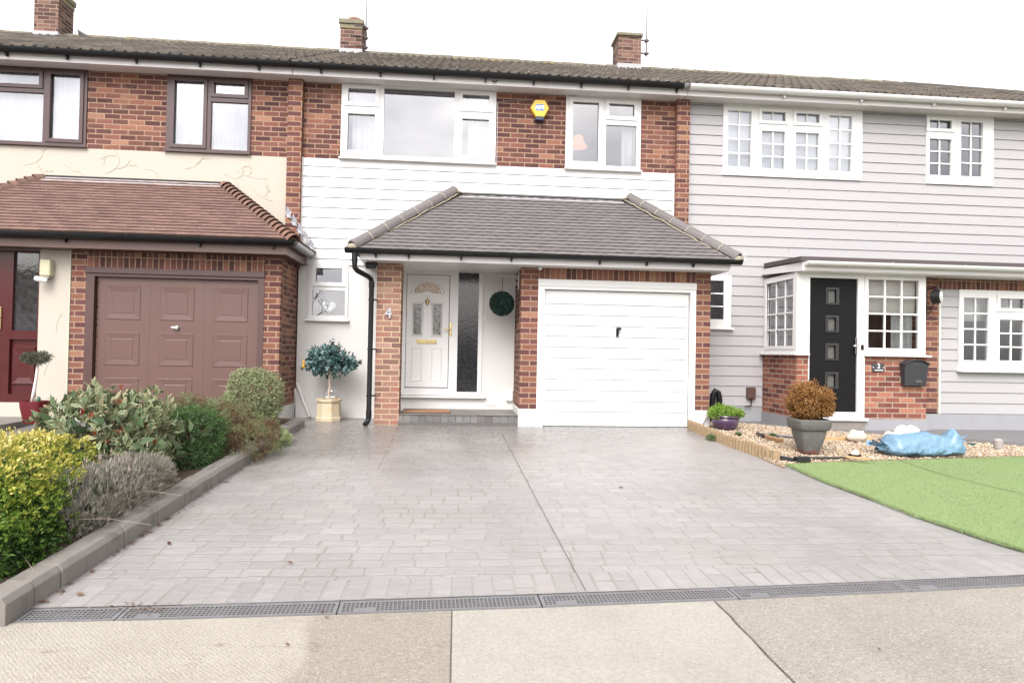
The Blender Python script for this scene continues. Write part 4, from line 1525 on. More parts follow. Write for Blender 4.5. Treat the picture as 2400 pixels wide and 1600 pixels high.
# eave timber, soffit, gutter
mb = MB().box(-1.30, 3.74, EY + 0.035, EY + 0.055, 2.205, 2.33)
mb.box(-1.30, -1.28, EY + 0.055, M, 2.205, 2.33)
mb.box(3.72, 3.74, EY + 0.055, M, 2.205, 2.33)
mb.build('porch_fascia', M_fascia, H4, bevel=.002)
mb = MB().box(-1.278, 3.718, EY + 0.055, M, 2.2105, 2.222)
so = mb.build('porch_soffit', M_white, H4)
vm = MB()
for k in range(34):
    if k % 9 != 6:
        vm.lathe([(.001, -.0015), (.0085, -.0015), (.0085, 0), (.001, 0)], (-0.72 + k * 0.048, M - .14, 2.2102), 8)
vm.build('soffit_vents', M_dark, so)
g = MB()
gutter(g, -1.47, 3.86, EY - 0.03, EZ + 0.005, 0.064)
gutter_rings(g, [-1.09, -0.66, 0.03, 0.70, 1.9, 2.55, 3.2], EY - 0.03, EZ + .005, r=.068, yb=EY + .035)
gutter_rings(g, [-1.455, -1.25, 3.84, 3.66], EY - 0.03, EZ + .005, r=.068, w=.05, clip=False)
for d in (-.075, -.035, .035, .075):
    gutter(g, 1.52 + d - .008, 1.52 + d + .008, EY - 0.03, EZ + .01, .070)
g.build('porch_gutter', M_black, H4, smooth='auto')
dp = MB()
XP, YP = -1.175, G - 0.045
pts = [(-1.355, EY - .03, EZ - .04), (-1.355, EY - .03, 2.14), (-1.35, EY - .028, 2.09), (-1.325, EY + .01, 2.055), (-1.22, YP - .07, 2.01), (XP - .012, YP - .012, 1.985), (XP, YP, 1.94), (XP, YP, 0.10), (XP - .005, YP - .01, 0.06), (XP - .04, YP - .07, 0.015)]
dp.tube(pts, 0.034, 14)
for z0, z1 in ((1.86, 1.935), (0.10, 0.2)):
    dp.tube([(XP, YP, z0), (XP, YP, z1)], 0.039, 14)
dp.tube([(-1.355, EY - .03, 2.15), (-1.355, EY - .03, 2.27)], 0.039, 14)
for z in (1.70, 1.03, 0.40):
    dp.tube([(XP, YP, z - .012), (XP, YP, z + .012)], 0.040, 14)
    dp.box(XP + .0, XP + .085, YP - .006, YP + .02, z - .01, z + .01)
dp.build('downpipe', M_black, H4, smooth='auto')
# flood light under the soffit is small and dark
vb = MB().box(0.447, 0.605, M - .008, M, 0.185, 0.225)
vo = vb.build('air_brick', M_white, H4, bevel=.002)
va = MB()
for k in range(6):
    va.box(0.457 + k * .024, 0.470 + k * .024, M - .010, M - .0079, 0.205, 0.217)
va.build('vent_slots', M_dark, vo)
MB().tube([(-2.352, M - .03, 0.50), (-2.345, M - .035, 0.49), (-2.15, M - .05, 0.02)], 0.021, 10).build('waste_pipe', M_white, H4, smooth='auto')


# ============================================================ LEFT HOUSE
H6 = thing('terraced_house', 'left house with cream render, red tiled canopy and brown garage door', 'house', (-5.3, G, 0), group='houses of the brick terrace')
W1 = (-7.62, -5.42, 3.865, 4.998)
W2 = (-4.31, -3.11, 3.865, 4.998)
M_brownw = m_plain('brown_window_frame', (0.060, 0.030, 0.028), 0.38, var=.05)
MB().wall(-10, -2.556, 3.86, 5.005, M, 0.1, [W1, W2]).build('brick_wall', M_brick_l, H6)
mb = MB().wall(-10, -2.556, 2.2, 3.858, M - .004, 0.1, [])
mb.build('rendered_wall', M_cream, H6)
window(H6, *W1, M, [(-7.55, -7.03, 3.975, 4.907, 1), (-6.95, -6.075, 4.742, 4.907, 1), (-6.97, -6.015, 3.92, 4.63, 0), (-5.918, -5.512, 3.975, 4.907, 1)], None, M_brownw, sash_w=.05)
window(H6, *W2, M, [(-4.20, -3.786, 3.975, 4.91, 1), (-3.641, -3.206, 4.745, 4.907, 1), (-3.68, -3.153, 3.922, 4.628, 0)], None, M_brownw, sash_w=.05)
for a_, b_ in ((-7.62, -5.40), (-4.33, -3.10)):
    MB().box(a_, b_, M - .05, M - .021, 3.862, 3.885).build('window_sill', M_brownw, H6)
room(H6, -9, -4.95, 2.7, 4.97, M + 3)
room(H6, -4.9, -2.7, 2.7, 4.97, M + 3)
mb = MB()
mb.quad((-10, M + 7, 0), (-2.46, M + 7, 0), (-2.46, M + 7, 5.1), (-10, M + 7, 5.1))
mb.quad((-10, M + .15, 5.03), (-2.46, M + .15, 5.03), (-2.46, M + 7, 5.03), (-10, M + 7, 5.03))
mb.build('rear_wall', M_brick_l, H6)
main_roof(H6, -12.0, -2.46, seed=3)
eaves(H6, -12.0, -2.46, M_black, [-8.8, -7.6, -6.35, -5.55, -4.62, -3.75, -2.93], unions=(-4.49, -2.75))
# incised climbing-plant pattern in the render
vr = MB()
rg = random.Random(12)


def vine(x, z, ang, n_, curl, y, depth=0):
    pts = [(x, y, z)]
    for i in range(n_):
        ang += curl + rg.uniform(-.05, .05)
        x += math.cos(ang) * 0.035
        z += math.sin(ang) * 0.035 * 0.8
        pts.append((x, y, z))
        if depth < 2 and i % 7 == 4:
            vine(x, z, ang + rg.choice((-1, 1)) * 0.9, n_ // 2, rg.uniform(-.25, .25), y, depth + 1)
        if depth >= 1 and i % 2:
            a = ang + rg.choice((-1, 1)) * 1.0
            vr.tube([(x, y, z), (x + math.cos(a) * .018, y, z + math.sin(a) * .018 + .006), (x + math.cos(a) * .03, y, z + math.sin(a) * .03)], 0.0028, 4)
    vr.tube(pts, 0.0032, 5)


for k in range(8):
    vine(-7.4 + k * 0.56, 3.58 + rg.uniform(-.08, .05), rg.uniform(-.4, .2), 17, 0.13 * (-1) ** k, M - .0055)
vine(-3.30, 3.62, -.7, 14, .06, M - .0055)
vine(-3.05, 3.35, -1.0, 10, .06, M - .0055)
vine(-5.38, 0.6, 1.5, 11, -.05, G - .0005, 2)
vine(-5.24, 1.15, 1.75, 10, -.06, G - .0005, 2)
vine(-5.30, 1.95, 1.2, 5, .1, G - .0005, 2)
vr.build('vine_relief', M_creamline, H6)
# ground floor front
MB().box(-5.47, -5.092, G, G + .2, 0.252, 2.27).build('rendered_pier', M_cream, H6)
MB().box(-5.093, -5.078, G - .012, G + .1, 0.252, 2.27).build('corner_bead', m_plain('pale_green_bead', (0.42, 0.43, 0.33), .8, var=.2, scale=20), H6)
MB().box(-7.4, -5.075, G - .004, G + .2, -.05, 0.25).build('plinth', M_cream, H6)
M_pier_l = m_brick('brick_pier_left', BRP, MORT, offu=0.185, offv=-0.0397 - 0.075, parity=0.5, centre=0.3, seed=15.0)
mb = MB().wall(-5.078, -2.391, 0.24, 2.25, G, 0.10, [(-4.886, -2.603, 0.0, 2.04)])
mb.build('garage_brickwork', M_pier_l, H6)
mb = MB().box(-2.491, -2.391, G + .10, M, 0.215, 2.25)
mb.build('garage_side_wall', M_flem, H6)
MB().box(-4.886, -2.603, G - .0025, G + .02, 2.04, 2.251).build('soldier_course', m_brick('brick_soldier_left', BR, MORT, bl=.24, bh=.075, offv=0, offu=-.02, vertical=True, seed=14, centre=.1), H6)
mb = MB().box(-2.603, -2.383, G - .008, M, -.02, 0.215)
mb.box(-5.078, -4.886, G - .008, G + .1, -.02, 0.24)
mb.build('plinth', M_whitepaint, H6)
mb = MB().wall(-4.886, -2.603, -.02, 2.04, G - .006, .08, [(-4.782, -2.683, -.03, 1.925)])
mb.box(-4.892, -2.597, G - .03, G - .006, 1.965, 2.04)
gf = mb.build('garage_door_frame', M_brownf, H6, bevel=.004)
gl = MB()
yl = G + .05
gl.box(-4.755, -2.69, yl + .002, yl + .03, .02, 1.915)
for (a, b) in ((-4.755, -4.095), (-4.093, -3.393), (-3.391, -2.69)):
    gl.box(a, b, yl, yl + .002, .022, 1.913)
gl.build('garage_door', M_brown, gf)
for (a, b) in ((-4.66, -4.215), (-3.968, -3.525), (-3.268, -2.825)):
    for (c, d) in ((1.36, 1.81), (0.752, 1.194), (0.145, 0.588)):
        pn = MB()
        k1, k2 = .008, .085
        q = [[(a, c), (b, c), (b, d), (a, d)], [(a + k1, c + k1), (b - k1, c + k1), (b - k1, d - k1), (a + k1, d - k1)],
             [(a + k2, c + k2), (b - k2, c + k2), (b - k2, d - k2), (a + k2, d - k2)], [(a + k2 + .006, c + k2 + .006), (b - k2 - .006, c + k2 + .006), (b - k2 - .006, d - k2 - .006), (a + k2 + .006, d - k2 - .006)]]
        ys = (yl - .0005, yl - .007, yl - .0015, yl - .005)
        pn.add([(x, yy, z) for r_, yy in zip(q, ys) for x, z in r_],
               [(4 * r_ + i, 4 * r_ + (i + 1) % 4, 4 * r_ + 4 + (i + 1) % 4, 4 * r_ + 4 + i) for r_ in range(3) for i in range(4)] + [(12, 13, 14, 15)])
        pn.build('garage_door_panel', M_brown, gf)
gh = MB().tube([(-3.735, yl, 1.265), (-3.735, yl - .035, 1.265)], .024, 12)
gh.box(-3.80, -3.725, yl - .045, yl - .032, 1.255, 1.277)
gh.build('garage_door_handle', M_chrome, gf, bevel=.003)
# dark red entrance
mb = MB().wall(-7.3, -5.475, 0.25, 2.235, G + .01, .08, [(-5.80, -5.492, 1.187, 2.212), (-6.75, -6.05, .3, 2.16), (-5.822, -5.488, .358, 1.072)])
dr = mb.build('door_frame', M_mahog, H6, bevel=.004)
MB().box(-6.75, -6.05, G + .03, G + .07, .3, 2.16).build('door_leaf', M_mahog, dr)
MB().quad((-5.81, G + .045, 1.18), (-5.485, G + .045, 1.18), (-5.485, G + .045, 2.22), (-5.81, G + .045, 2.22)).build('side_pane', M_side if False else m_obscure('door_glass_dark', (.02, .018, .018), (.05, .05, .05), 14, .10, .03), dr)
q = MB().box(-5.83, -5.48, G + .05, G + .07, .35, 1.08)
a, b, c, d = -5.80, -5.508, .48, .98
rr = [[(a, c), (b, c), (b, d), (a, d)], [(a + .012, c + .012), (b - .012, c + .012), (b - .012, d - .012), (a + .012, d - .012)], [(a + .075, c + .09), (b - .075, c + .09), (b - .075, d - .09), (a + .075, d - .09)]]
q.add([(x, yy, z) for r_, yy in zip(rr, (G + .049, G + .028, G + .040)) for x, z in r_], [(4 * r_ + i, 4 * r_ + (i + 1) % 4, 4 * r_ + 4 + (i + 1) % 4, 4 * r_ + 4 + i) for r_ in range(2) for i in range(4)] + [(8, 9, 10, 11)])
q.build('door_panel', M_mahog, dr)
hb = MB().box(-5.965, -5.925, G - .006, G + .01, 1.20, 1.49)
hb.tube([(-5.945, G, 1.36), (-5.945, G - .05, 1.36), (-6.07, G - .052, 1.36)], .010, 8)
hb.build('door_handle', M_brass, dr, bevel=.003)
# canopy
ey, ez = G - .35, 2.435
cr_ = hip_roof(H6, -7.30, -6.00, -2.135, -3.47, ez, ey, 3.42, M_tred, .082, .165, 40, side_left=False, cup=.001)
MB().box(-5.96, -3.50, M - .03, M - .012, 3.425, 3.445).build('flashing_strip', M_dark, cr_)
MB().quad((-6.02, M - .12, 3.345), (-3.42, M - .12, 3.345), (-3.50, M - .012, 3.43), (-5.96, M - .012, 3.43)).build('flashing', M_flashw, cr_)
rg = random.Random(3)
for (pa, pb, n_) in (((-2.135, ey, ez), (-3.47, M, 3.42), 19), ((-7.30, ey, ez), (-6.00, M, 3.42), 19)):
    bn = MB()
    pa, pb = Vector(pa), Vector(pb)
    d_ = (pb - pa)
    for i in range(n_):
        c0 = pa + d_ * (i / n_)
        c1 = pa + d_ * ((i + 1.25) / n_)
        dd = (c1 - c0).normalized()
        sd_ = dd.cross(Vector((0, 0, 1))).normalized()
        nu = sd_.cross(dd).normalized()
        bn.rnd = rg.uniform(.02, 1)
        vs = []
        for q_, r_, lift in ((c0, .098, .040), (c1, .070, .012)):
            for k in range(9):
                a = math.pi * (k / 8)
                vs.append(q_ + sd_ * math.cos(a) * r_ + nu * (math.sin(a) * r_ * .38 + lift - .05 * abs(math.cos(a)) ** 2))
        vs2 = [v - nu * .014 for v in vs]
        bn.add(vs + vs2, [(k, k + 1, 10 + k, 9 + k) for k in range(8)] + [(18 + k + 1, 18 + k, 27 + k, 27 + k + 1) for k in range(8)] + [(k + 1, k, 18 + k, 18 + k + 1) for k in range(8)]
               + [(0, 9, 27, 18), (8, 26, 35, 17) if False else (8, 18 + 8, 27 + 8, 17)])
    bn.build('bonnet_tiles', M_bonnet, cr_)
fl = MB()
for k in range(5):
    x_, z_ = -2.56 + k * .085, 2.98 - k * .115
    fl.add([(x_, M - .106, z_), (x_ + .07, M - .110, z_ - .05), (x_ + .09, M - .106, z_ + .04), (x_ + .03, M - .104, z_ + .13)], [(0, 1, 2, 3)])
    fl.add([(x_ + .03, M - .12, z_ - .04), (x_ + .10, M - .14, z_ - .06), (x_ + .09, M - .106, z_ - .02), (x_ + .02, M - .106, z_ + .02)], [(0, 1, 2, 3)])
fl.build('lead_flashing', M_lead, cr_)
mb = MB().box(-7.3, -2.256, ey + .08, ey + .10, 2.248, 2.41)
mb.box(-2.276, -2.256, ey + .10, M - .02, 2.248, 2.41)
mb.build('canopy_fascia', M_brown, H6)
MB().box(-7.3, -2.276, ey + .10, M - .02, 2.251, 2.262).build('canopy_soffit', M_brownf, H6)
g = MB()
gutter(g, -7.3, -2.16, ey + .02, ez - .01, .068)
gutter_rings(g, [-5.0, -3.35, -2.42], ey + .02, ez - .01, r=.072, w=.05, yb=ey + .08)
for d in (-.075, -.035, .035, .075):
    gutter(g, -4.22 + d - .008, -4.22 + d + .008, ey + .02, ez - .005, .074)
# side run back to the wall: tilt a half pipe along Y
n_ = 10
arc = [(math.cos(math.pi + math.pi * k / n_) * .066, math.sin(math.pi + math.pi * k / n_) * .066) for k in range(n_ + 1)]
vs = [(-2.185 + c_, ey + .02, ez - .01 + s_) for c_, s_ in arc] + [(-2.185 + c_, M - .1, ez - .01 + s_) for c_, s_ in arc]
g.add(vs, [(k, k + 1, n_ + 2 + k, n_ + 1 + k) for k in range(n_)] + [tuple(range(n_ + 1))])
g.build('canopy_gutter', M_black, H6, smooth='auto')
MB().add([(-2.185 + c_ * 1.05, ey + .10, ez - .01 + s_ * 1.05) for c_, s_ in arc] + [(-2.185 + c_ * 1.05, M - .16, ez - .01 + s_ * 1.05) for c_, s_ in arc], [(k, k + 1, n_ + 2 + k, n_ + 1 + k) for k in range(n_)]).build('pale_gutter', M_steel, H6, smooth='auto')


# ============================================================ RIGHT HOUSE
H2 = thing('terraced_house', 'right house clad in pale grey boards with black front door in a bay', 'house', (7, G, 0), group='houses of the brick terrace')
WD = (4.10, 6.40, 3.872, 4.998)
WE = (7.49, 8.655, 3.872, 4.998)
WF = (3.70, 4.27, 1.467, 2.29)
holes = [WD, WE, WF]
MB().wall(3.53, 13.0, 0.0, 5.005, M + .012, .1, holes).build('back_wall', M_greyplinth, H2)
mb = MB().boards(3.532, 13.0, 0.245, 5.0, M, 0.1572, 0.245, holes)
# a few butt joints and corner trims
for x_, z_ in ((5.2, 2.69), (7.0, 3.16), (5.2, 3.63)):
    mb.box(x_, x_ + .002, M - .0165, M - .002, z_ + .01, z_ + .06)
mb.build('cladding', M_cladg, H2)
MB().box(3.60, 4.9, M - .006, M + .02, -.05, .243).build('plinth', M_greyplinth, H2)
window(H2, *WD, M, [(4.178, 4.56, 4.005, 4.895, 0), (4.725, 5.111, 4.757, 4.9, 1), (4.73, 5.113, 4.0, 4.597, 0), (5.29, 5.675, 4.757, 4.9, 1), (5.29, 5.675, 4.0, 4.597, 0), (5.845, 6.225, 4.008, 4.898, 0)],
       None, bars=[(2, 4), (2, 1), (2, 3), (2, 1), (2, 3), (2, 4)], sash_w=.05, proud=.03)
window(H2, *WE, M, [(7.535, 7.912, 4.77, 4.904, 1), (7.545, 7.925, 4.015, 4.605, 0), (8.088, 8.466, 4.018, 4.905, 0)], None, bars=[(2, 1), (2, 3), (2, 4)], sash_w=.05, proud=.03)
window(H2, *WF, M, [(3.80, 4.15, 1.60, 2.206, 0)], (3.62, 4.306, 1.438, 1.47), bars=[(1, 3)], glass=M_side)
room(H2, 3.7, 6.9, 2.7, 4.97, M + 3)
room(H2, 7.0, 9.5, 2.7, 4.97, M + 2.2)
mb = MB()
mb.quad((3.54, M + 7, 0), (13, M + 7, 0), (13, M + 7, 5.1), (3.54, M + 7, 5.1))
mb.quad((13, M, 0), (13, M + 7, 0), (13, M + 7, 5.1), (13, M, 5.1))
mb.quad((3.54, M + .15, 5.03), (13, M + .15, 5.03), (13, M + 7, 5.03), (3.54, M + 7, 5.03))
mb.build('rear_wall', M_brick, H2)
main_roof(H2, 3.438, 13.22, xr=lambda t: 13.22 - 3.71 * min(t / SLEN, 1), seed=4)
eaves(H2, 3.438, 13.1, M_white, [4.95, 6.2, 7.4, 8.6, 9.9], gx0=3.34, unions=(8.42,))
g = MB()
for d in (-.04, 0, .04):
    gutter(g, 3.42 + d - .01, 3.42 + d + .01, M - .335, 5.130, .064)
g.build('gutter_union', M_white, H2)
K = 8.80 / 8.57


def kx(x):
    return x * K


def kz(z):
    return EYE + (z - EYE) * K


# bay with entrance
bx0 = 4.80
bxr = kx(6.575)
FR = (kx(4.786), kx(5.64), kz(0.205), kz(2.215))
WG = (kx(5.648), kx(6.549), kz(1.095), kz(2.235))
mb = MB()
mb.box(bx0, kx(4.836), BAY, BAY + .1, .15, kz(1.06))
mb.box(bx0, bx0 + .1, BAY + .1, M, .15, kz(1.06))
mb.build('bay_brickwork', M_red, H2)
mb = MB().box(kx(5.662), bxr, BAY, BAY + .1, .15, kz(1.06))
mb.box(bxr - .1, bxr, BAY + .1, G, .15, kz(1.06))
mb.build('bay_brickwork', M_red, H2)
mb = MB()
mb.box(bx0 - .012, kx(4.836), BAY - .012, BAY + .1, -.05, .165)
mb.box(bx0 - .012, bx0 + .1, BAY + .1, M, -.05, .165)
mb.build('bay_plinth', M_greyplinth, H2)
mb = MB().box(kx(5.662), bxr + .01, BAY - .014, BAY + .1, -.05, .165)
mb.box(bxr, 6.88, BAY + .05, G + .02, -.05, .2)
mb.build('bay_plinth', M_greyplinth, H2)
# white frame: side light of the bay
sidew = MB()
y0s, y1s = BAY, M
fz0, fz1 = kz(1.085), kz(2.215)
pl = [(bx0 + .005, bx0 + .06)]
ga, gb, gc, gd_ = BAY + .10, M - .12, kz(1.19), kz(2.13)


def sidewall(mb_, x, t, ya, yb_, za, zb, hs_):
    tmp = MB().wall(ya, yb_, za, zb, 0, t, hs_)
    mb_.add([(x + yy, xx, zz_) for xx, yy, zz_ in tmp.v], [f[::-1] for f in tmp.f])


sidewall(sidew, bx0 + .004, .06, BAY + .05, M, fz0, fz1, [(ga, gb, gc, gd_)])
sidewall(sidew, bx0 - .012, .03, ga - .045, gb + .045, gc - .045, gd_ + .045, [(ga, gb, gc, gd_)])
sw = sidew.build('bay_side_window', M_white, H2, bevel=.003)
sb = MB()
rows_ = [gc + (gd_ - gc) * k / 4 for k in range(1, 4)]
cols_ = [ga + (gb - ga) * k / 3 for k in range(1, 3)]
ysx = [ga] + [v for q_ in cols_ for v in (q_ - .011, q_ + .011)] + [gb]
sidewall(sb, bx0 + .010, .016, ga, gb, gc, gd_, [(ysx[i], ysx[i + 1], a_, b_) for i in range(0, 6, 2) for a_, b_ in zip([gc] + [r_ + .011 for r_ in rows_], [r_ - .011 for r_ in rows_] + [gd_])])
sb.build('glazing_bars', M_white, sw)
MB().quad((bx0 + .03, gb, gc), (bx0 + .03, ga, gc), (bx0 + .03, ga, gd_), (bx0 + .03, gb, gd_)).build('pane', M_glass, sw)
MB().box(bx0 - .06, kx(4.84), BAY - .05, M - .02, kz(1.058), kz(1.083)).build('sill', M_white, sw, bevel=.004)
# door frame
DX0, DX1, DZ0, DZ1 = kx(4.848), kx(5.545), kz(0.282), kz(2.137)
mb = MB().wall(kx(4.66), kx(5.64), kz(1.083), kz(2.215), BAY - .015, .08, [(DX0, DX1, 0, DZ1)])
mb.wall(kx(4.838), kx(5.655), kz(0.20), kz(1.083), BAY - .015, .08, [(DX0, DX1, DZ0, 3)])
mb.box(kx(4.84), kx(5.69), BAY - .06, BAY + .02, kz(.165), kz(.20))
df = mb.build('door_frame', M_white, H2, bevel=.004)
lights_ = []
for a_, b_ in ((1.794, 1.977), (1.41, 1.59), (1.022, 1.204), (0.63, 0.805)):
    lights_.append((kx(5.117), kx(5.232), kz(a_), kz(b_)))
mb = MB().wall(DX0 + .004, DX1 - .004, DZ0 + .004, DZ1 - .004, BAY + .01, .04, lights_)
dl = mb.build('door_leaf', M_blackdoor, df, bevel=.002)
mb = MB()
pm = MB()
for a, b, c, d in lights_:
    mb.wall(a - .03, b + .05, c - .028, d + .03, BAY - .002, .012, [(a, b, c, d)])
    mb.wall(a - .008, b + .022, c - .008, d + .008, BAY - .010, .02, [(a, b, c, d)])
    pm.quad((a, BAY + .03, c), (b, BAY + .03, c), (b, BAY + .03, d), (a, BAY + .03, d))
mb.build('light_surround', m_plain('door_trim_black', (0.032, 0.031, 0.032), .35, spec=.5), dl, bevel=.004)
pm.build('door_pane', m_obscure('door_small_glass', (.09, .09, .082), (.13, .13, .12), 30, .1, .2, spec=.4), dl)
hb = MB().box(kx(5.508), kx(5.532), BAY - .03, BAY - .0, kz(1.09), kz(1.316))
hb.tube([(kx(5.52), BAY - .03, kz(1.203)), (kx(5.52), BAY - .07, kz(1.203)), (kx(5.472), BAY - .075, kz(1.20)), (kx(5.452), BAY - .07, kz(1.2))], .013, 8)
hb.build('door_handle', M_chrome, df, bevel=.004)
MB().box(kx(5.591), kx(5.632), BAY - .03, BAY - .016, kz(1.148), kz(1.22)).build('door_bell', M_black, df, bevel=.012)
MB().box(kx(4.85), kx(5.66), BAY - .03, BAY + .06, .0, kz(.163)).build('worn_threshold', m_plain('worn_threshold', (.20, .18, .16), .9, var=.3, dirt=((.3, .06, .03), 9, .6, .9)), df)
lt = [(kx(5.70), kx(6.446), kz(1.18), kz(2.135), 0)]
w = window(H2, *WG, BAY, lt, (kx(5.635), kx(6.607), kz(1.063), kz(1.093)), bars=[(3, 4)], proud=.015)
room(H2, bx0 + .09, 6.7, .2, kz(2.2), M + .2, y0=BAY + .12, wall=m_plain('hall_wall', (.30, .30, .30), .9), name='hall')
# flat roof of the bay, running on to the right
RY = BAY - .20
mb = MB()
A_ = [(4.735, RY), (13, RY), (13, M), (4.80, M)]
mb.slab(A_, lambda x, y: 2.365 + (y - RY) * .055, lambda x, y: 2.435 + (y - RY) * .055)
br = mb.build('flat_roof', M_felt, H2, bevel=.006)
mb = MB().box(4.775, 13, RY + .02, RY + .04, 2.245, 2.362)
mb.add([(4.775, RY + .04, 2.245), (4.775, M, 2.325), (4.775, M, 2.405), (4.775, RY + .04, 2.362), (4.795, RY + .04, 2.245), (4.795, M, 2.325), (4.795, M, 2.405), (4.795, RY + .04, 2.362)],
       [(1, 0, 3, 2), (4, 5, 6, 7), (0, 1, 5, 4), (3, 7, 6, 2)])
mb.add([(4.765, RY + .01, 2.235), (4.765, M, 2.315), (4.765, M, 2.345), (4.765, RY + .01, 2.265), (4.795, RY + .01, 2.235), (4.795, M, 2.315), (4.795, M, 2.345), (4.795, RY + .01, 2.265)],
       [(1, 0, 3, 2), (4, 5, 6, 7), (0, 1, 5, 4), (3, 7, 6, 2), (0, 4, 7, 3)])
mb.build('fascia_board', M_fascia, H2)
MB().box(4.80, 13, RY + .04, M, 2.232, 2.243).build('canopy_soffit', M_fascia, H2)
g = MB()
gutter(g, 4.79, 13, RY - .04, 2.362, .056)
gutter_rings(g, [4.93, 6.02, 7.1, 8.2, 9.2], RY - .04, 2.362, w=.02, clip=False)
g.build('canopy_gutter', M_white, H2, smooth='auto')
# pier and clad garage front
M_pier_r = m_brick('brick_pier_right', BRP, MORT, offu=.04, offv=-.0157 - .01, parity=.5, centre=.3, seed=25)
MB().box(6.66, 7.06, G, G + .2, .255, 2.27).build('brick_pier', M_pier_r, H2)
MB().box(7.06, 13, G, G + .02, 2.073, 2.27).build('soldier_course', m_brick('brick_soldier_right', BR, MORT, bl=.225, bh=.075, offv=.01, offu=.05, vertical=True, seed=24, centre=.1), H2)
WGG = (7.364, 9.4, 0.898, 2.073)
MB().wall(7.062, 13, -.05, 2.073, G + .03, .1, [WGG]).build('front_wall', M_greyplinth, H2)
mb = MB().boards(7.085, 13, .24, 2.072, G + .02, 0.1572, .24, [WGG])
mb.build('garage_cladding', M_cladg, H2)
MB().box(7.062, 7.09, G - .006, G + .03, .24, 2.073).build('corner_trim', m_plain('pale_trim', (.5, .53, .47), .7), H2)
MB().box(6.86, 13, G - .006, G + .02, -.05, .238).build('garage_plinth', M_greyplinth, H2)
window(H2, *WGG, G, [(7.435, 7.825, 1.035, 1.957, 0), (8.003, 8.386, 1.815, 1.957, 1), (8.005, 8.389, 1.04, 1.645, 0), (8.55, 8.93, 1.815, 1.957, 1), (8.55, 8.93, 1.04, 1.645, 0)],
       (7.35, 9.42, .86, .898), bars=[(2, 4), (2, 1), (2, 3), (2, 1), (2, 3)], sash_w=.05)
room(H2, 7.1, 10, .3, 2.2, G + 2.6, y0=G + .15, wall=m_plain('parlour_wall', (.20, .19, .18), .9), name='parlour')

# ------------------------------------------------------------ chimneys and aerials
def chimney(parent, x0, x1, z0, z1, capz, pot, seed, yc=13.2, tall_cap=.09):
    hw = 0.24
    ch = MB().box(x0, x1, yc - hw, yc + hw, z0, z1).build('chimney', M_chim, parent)
    fl_ = MB()
    fl_.box(x0 - .012, x1 + .012, yc - hw - .015, yc + hw, z0 - .1, z0 + .17)
    fl_.build('chimney_flashing', M_flashw, ch)
    c_ = MB().box(x0 - .03, x1 + .03, yc - hw - .04, yc + hw + .04, z1, capz)
    c_.box(x0 - .012, x1 + .012, yc - hw - .015, yc + hw + .015, z1 - tall_cap, z1)
    c_.build('chimney_cap', M_cap, ch, bevel=.01)
    if pot:
        MB().lathe([(.001, 0), (.12, 0), (.125, .07), (.14, .075), (.14, .11), (.12, .115), (.11, .08), (.001, .06)], ((x0 + x1) / 2 + pot, yc, capz), 20).build('chimney_pot', M_pot, ch, smooth='auto')
    return ch


chimney(H4, -2.43, -2.01, 6.80, 7.46, 7.55, .03, 1)
chimney(H2, 3.17, 3.65, 6.82, 7.56, 7.62, .0, 2, tall_cap=.02)
chimney(H6, -8.16, -7.72, 6.80, 7.70, 7.80, .0, 3)
M_pole = m_plain('aerial_pole', (.45, .42, .42), .5, metal=.5, var=.15)
M_rust = m_plain('rusty_bracket', (.10, .07, .065), .7)
for x_, top, zb, label, chx in ((-1.955, 9.6, 7.03, 'thin aerial pole bracketed to the mossy chimney of the middle house', -2.01),
                                (3.80, 9.8, 7.22, 'thin aerial pole bracketed to the chimney above the white gutter', 3.65)):
    t = thing('aerial', label, 'aerial', (x_, 13.1, zb), 'aerials on the chimneys')
    MB().tube([(x_, 13.1, zb), (x_ + .01, 13.1, top)], .012, 8).build('pole', M_pole, t, smooth=True)
    b_ = MB()
    for z in ((7.07, 7.26, 7.46) if x_ < 0 else (7.28, 7.55)):
        b_.box(chx - .08, x_ + .055, 13.075, 13.095, z - .012, z + .012)
        b_.box(x_ - .03, x_ + .03, 13.06, 13.14, z - .02, z + .02)
        if x_ < 0:
            b_.box(chx - .14, x_ + .0, 12.93, 12.945, z - .035, z - .02)
    b_.build('bracket', M_rust, t)
mb = MB()
mb.add([(-7.33, 12.95, 6.90), (-7.18, 12.85, 6.82), (-7.12, 13.1, 6.93), (-7.30, 13.15, 6.97), (-7.36, 12.93, 7.03), (-7.2, 12.85, 6.87)], [(0, 1, 2, 3), (0, 4, 5, 1), (4, 3, 2, 5), (0, 3, 4), (1, 5, 2)])
mb.build('lifted_tile', M_felt, H6)
mb = MB().tube([(1.60, M - .01, 4.985), (2.1, M - .12, 5.02), (2.6, M - .25, 5.075), (3.1, M - .41, 5.15)], .005, 5)
tag(mb.build('telephone_cable', M_steel), 'thin telephone cable running from the soffit above the right window up to the black gutter', 'cable')
mb = MB()
mb.tube([(.538, M - .008, 4.84), (.545, M - .008, 4.78), (.545, M - .008, 3.87)], .005, 5)
mb.tube([(.538, M - .008, 4.84), (.60, M - .008, 4.855), (1.10, M - .01, 4.90)], .005, 5)
tag(mb.build('wall_cable', M_steel), 'cable clipped beside the wide white window, leading to the yellow alarm box', 'cable')

